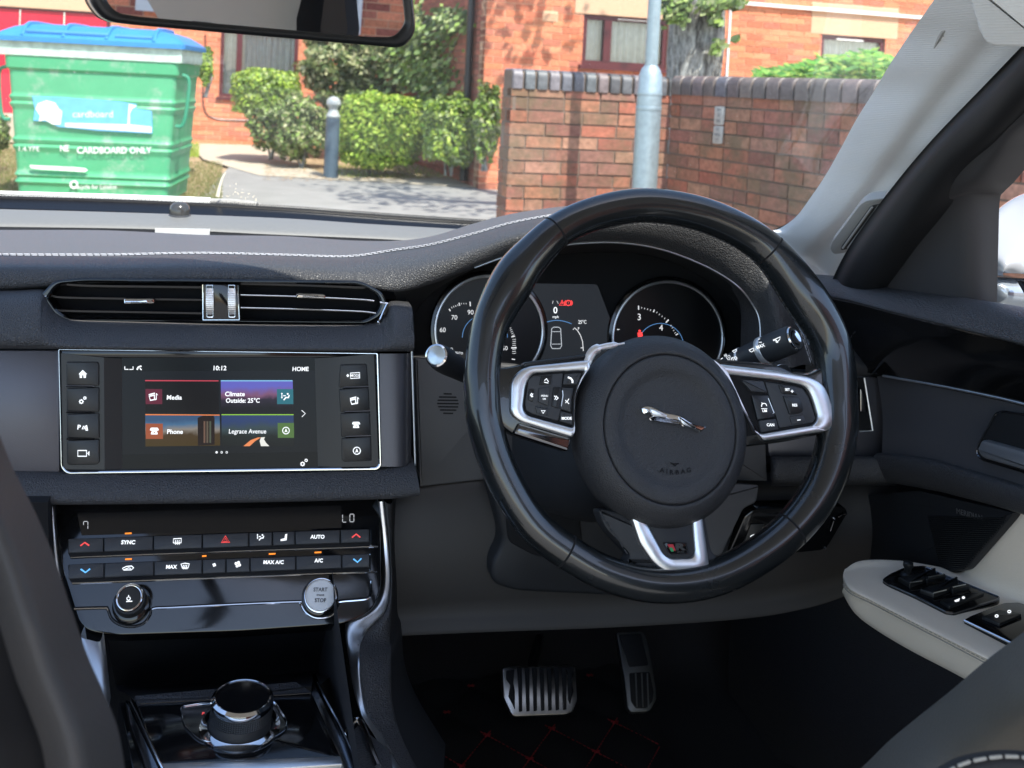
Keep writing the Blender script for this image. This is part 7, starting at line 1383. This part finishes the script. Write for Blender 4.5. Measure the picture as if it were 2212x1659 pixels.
# ------------------------------------------------------------------ SEATS (foreground)
ds = thing('driver_seat', 'taupe leather driver seat edge in the lower right corner', 'seat', car(.42, .40, .6))
S0 = [(1800, 1720, .55), (1870, 1664, .54), (1925, 1610, .53), (1985, 1560, .52), (2060, 1500, .50), (2130, 1440, .48), (2175, 1405, .47), (2225, 1368, .46), (2330, 1290, .44), (2500, 1200, .42)]
S1 = [(x+95, y+110, d-.05) for x, y, d in S0]; S2_ = [(x+200, y+260, d-.03) for x, y, d in S0]
A, B, C_ = [[PY(x, y, d) for x, y, d in S] for S in (S0, S1, S2_)]
g = M(); g.loft([[away(p, .22, PY(2300, 1700, .5), .12) for p in A], [away(p, .04, PY(2300, 1700, .5), .01) for p in A], A, B, C_], 70, 30); g.build('backrest_bolster', m_seat, ds, smooth=80)
pp2 = [(2040, 1672, .435), (2080, 1650, .432), (2130, 1638, .43), (2180, 1634, .428), (2230, 1640, .425), (2300, 1670, .42)]; g = M(); stitches(g, cr([PY(x, y, d-.04) for x, y, d in pp2], 60), .0008, L=.0075, gap=.25); g.build('stitching', mat('taupe_thread', (.45, .42, .36), .8), ds)
g = M(); g.tube(cr([PY(x, y+18, d-.035) for x, y, d in pp2], 40), .006, 10); g.build('piping', m_seatd, ds)
ps = thing('passenger_seat', 'dark seat side in the lower left corner', 'seat', car(-.30, .40, .5))
P0 = [(-60, 780, .50), (-20, 900, .50), (22, 1010, .49), (72, 1110, .48), (115, 1215, .47), (150, 1320, .46), (185, 1420, .455), (220, 1500, .45), (250, 1580, .445), (268, 1690, .44)]
P1 = [(x-70-.02*(y-900), y+20, d-.045) for x, y, d in P0]; P2 = [(x-130-.04*(y-900), y+45, d-.03) for x, y, d in P0]; P3 = [(x-420, y+90, d-.05) for x, y, d in P0]
A, B, C_, D_ = [[PY(x, y, d) for x, y, d in S] for S in (P0, P1, P2, P3)]
g = M(); g.loft([[away(p, .25, PY(0, 1500, .5), .10) for p in A], [away(p, .04, PY(0, 1500, .5), .01) for p in A], A, B, C_], 60, 24); g.build('side_bolster', mat('brown_grey_leather', (.055, .048, .044), .6, bump=('vor', 300, .3, .0006)), ps, smooth=80)
g = M(); g.loft([C_, [p+F*.01 for p in C_], D_], 40, 8); g.build('back_panel', m_seatd, ps, smooth=80)
# unseen roof, its outline stretched and cut to shape the cabin's sunlight
rf = thing('car_roof', 'car roof above the cabin, out of view', 'roof', car(0, .2, 1.47))
g = M(); cz = 1.46; g.loft([[car(-.62, .94, cz), car(-.1, .90, cz+.02), car(.3, .78, cz+.01), car(.90, .70, cz)], [car(-.66, .2, cz+.03), car(-.1, .2, cz+.06), car(.3, .2, cz+.06), car(.92, .2, cz+.03)], [car(-.66, -.35, cz+.02), car(-.1, -.35, cz+.05), car(.3, -.35, cz+.05), car(.80, -.35, cz+.02)]], 20, 20); g.build('roof_lining', m_lin, rf)
g = M(); g.grid([[car(.74, -.4, .2), car(.74, .1, .2)], [car(.75, -.4, .9), car(.75, .1, .92)]]); g.build('body_side_sun_block', m_lin, rf)  # unseen side panel, added to keep sun out of the cabin
g = M(); g.grid([[car(-1.0, 1.36, .862), car(.0, 1.36, .862), car(.95, 1.30, .855)], [car(-1.0, 2.0, .86), car(0, 2.0, .86), car(.95, 2.0, .85)], [car(-1.0, 2.0, .2), car(0, 2.0, .2), car(.95, 2.0, .2)]]); g.grid([[car(.95, 1.15, .2), car(.95, 2.0, .2)], [car(.95, 1.15, .855), car(.95, 2.0, .855)]]); g.build('bulkhead_sun_block', m_soft, rf)  # unseen panels under the windscreen, added to block sun from the footwell

def cushion(par, x0, x1, m):
    g = M(); rows = []
    for yc, zc in ((.88, .30), (.905, .40), (.88, .475), (.80, .49), (.55, .47), (.25, .44)):
        rows.append([car(x0, yc, zc-.06), car(x0+.03, yc, zc-.005), car(x0+.10, yc, zc), car(x1-.10, yc, zc), car(x1-.03, yc, zc-.005), car(x1, yc, zc-.06)])
    g.loft(rows, 30, 20); g.build('cushion', m, par, smooth=80)
cushion(ds, .13, .66, m_seat); cushion(ps, -.80, -.24, m_seatd)  # out-of-frame seat cushions, added to darken the footwell
for nm, lab, xs__ in (('passenger_door', 'unseen lower passenger door at the far left, added to darken the footwell', -.96),):
    t = thing(nm, lab, 'car door', car(xs__, .6, .3)); g = M(); g.grid([[car(xs__, -.2, .2), car(xs__, 1.9, .2)], [car(xs__+.02, -.2, .9), car(xs__+.02, 1.9, .9)]]); g.build('door_panel', m_soft, t)  # unseen panel added to keep daylight from the footwell
finish_text()
for o in bpy.data.objects:
    if '_o' in o: del o['_o']
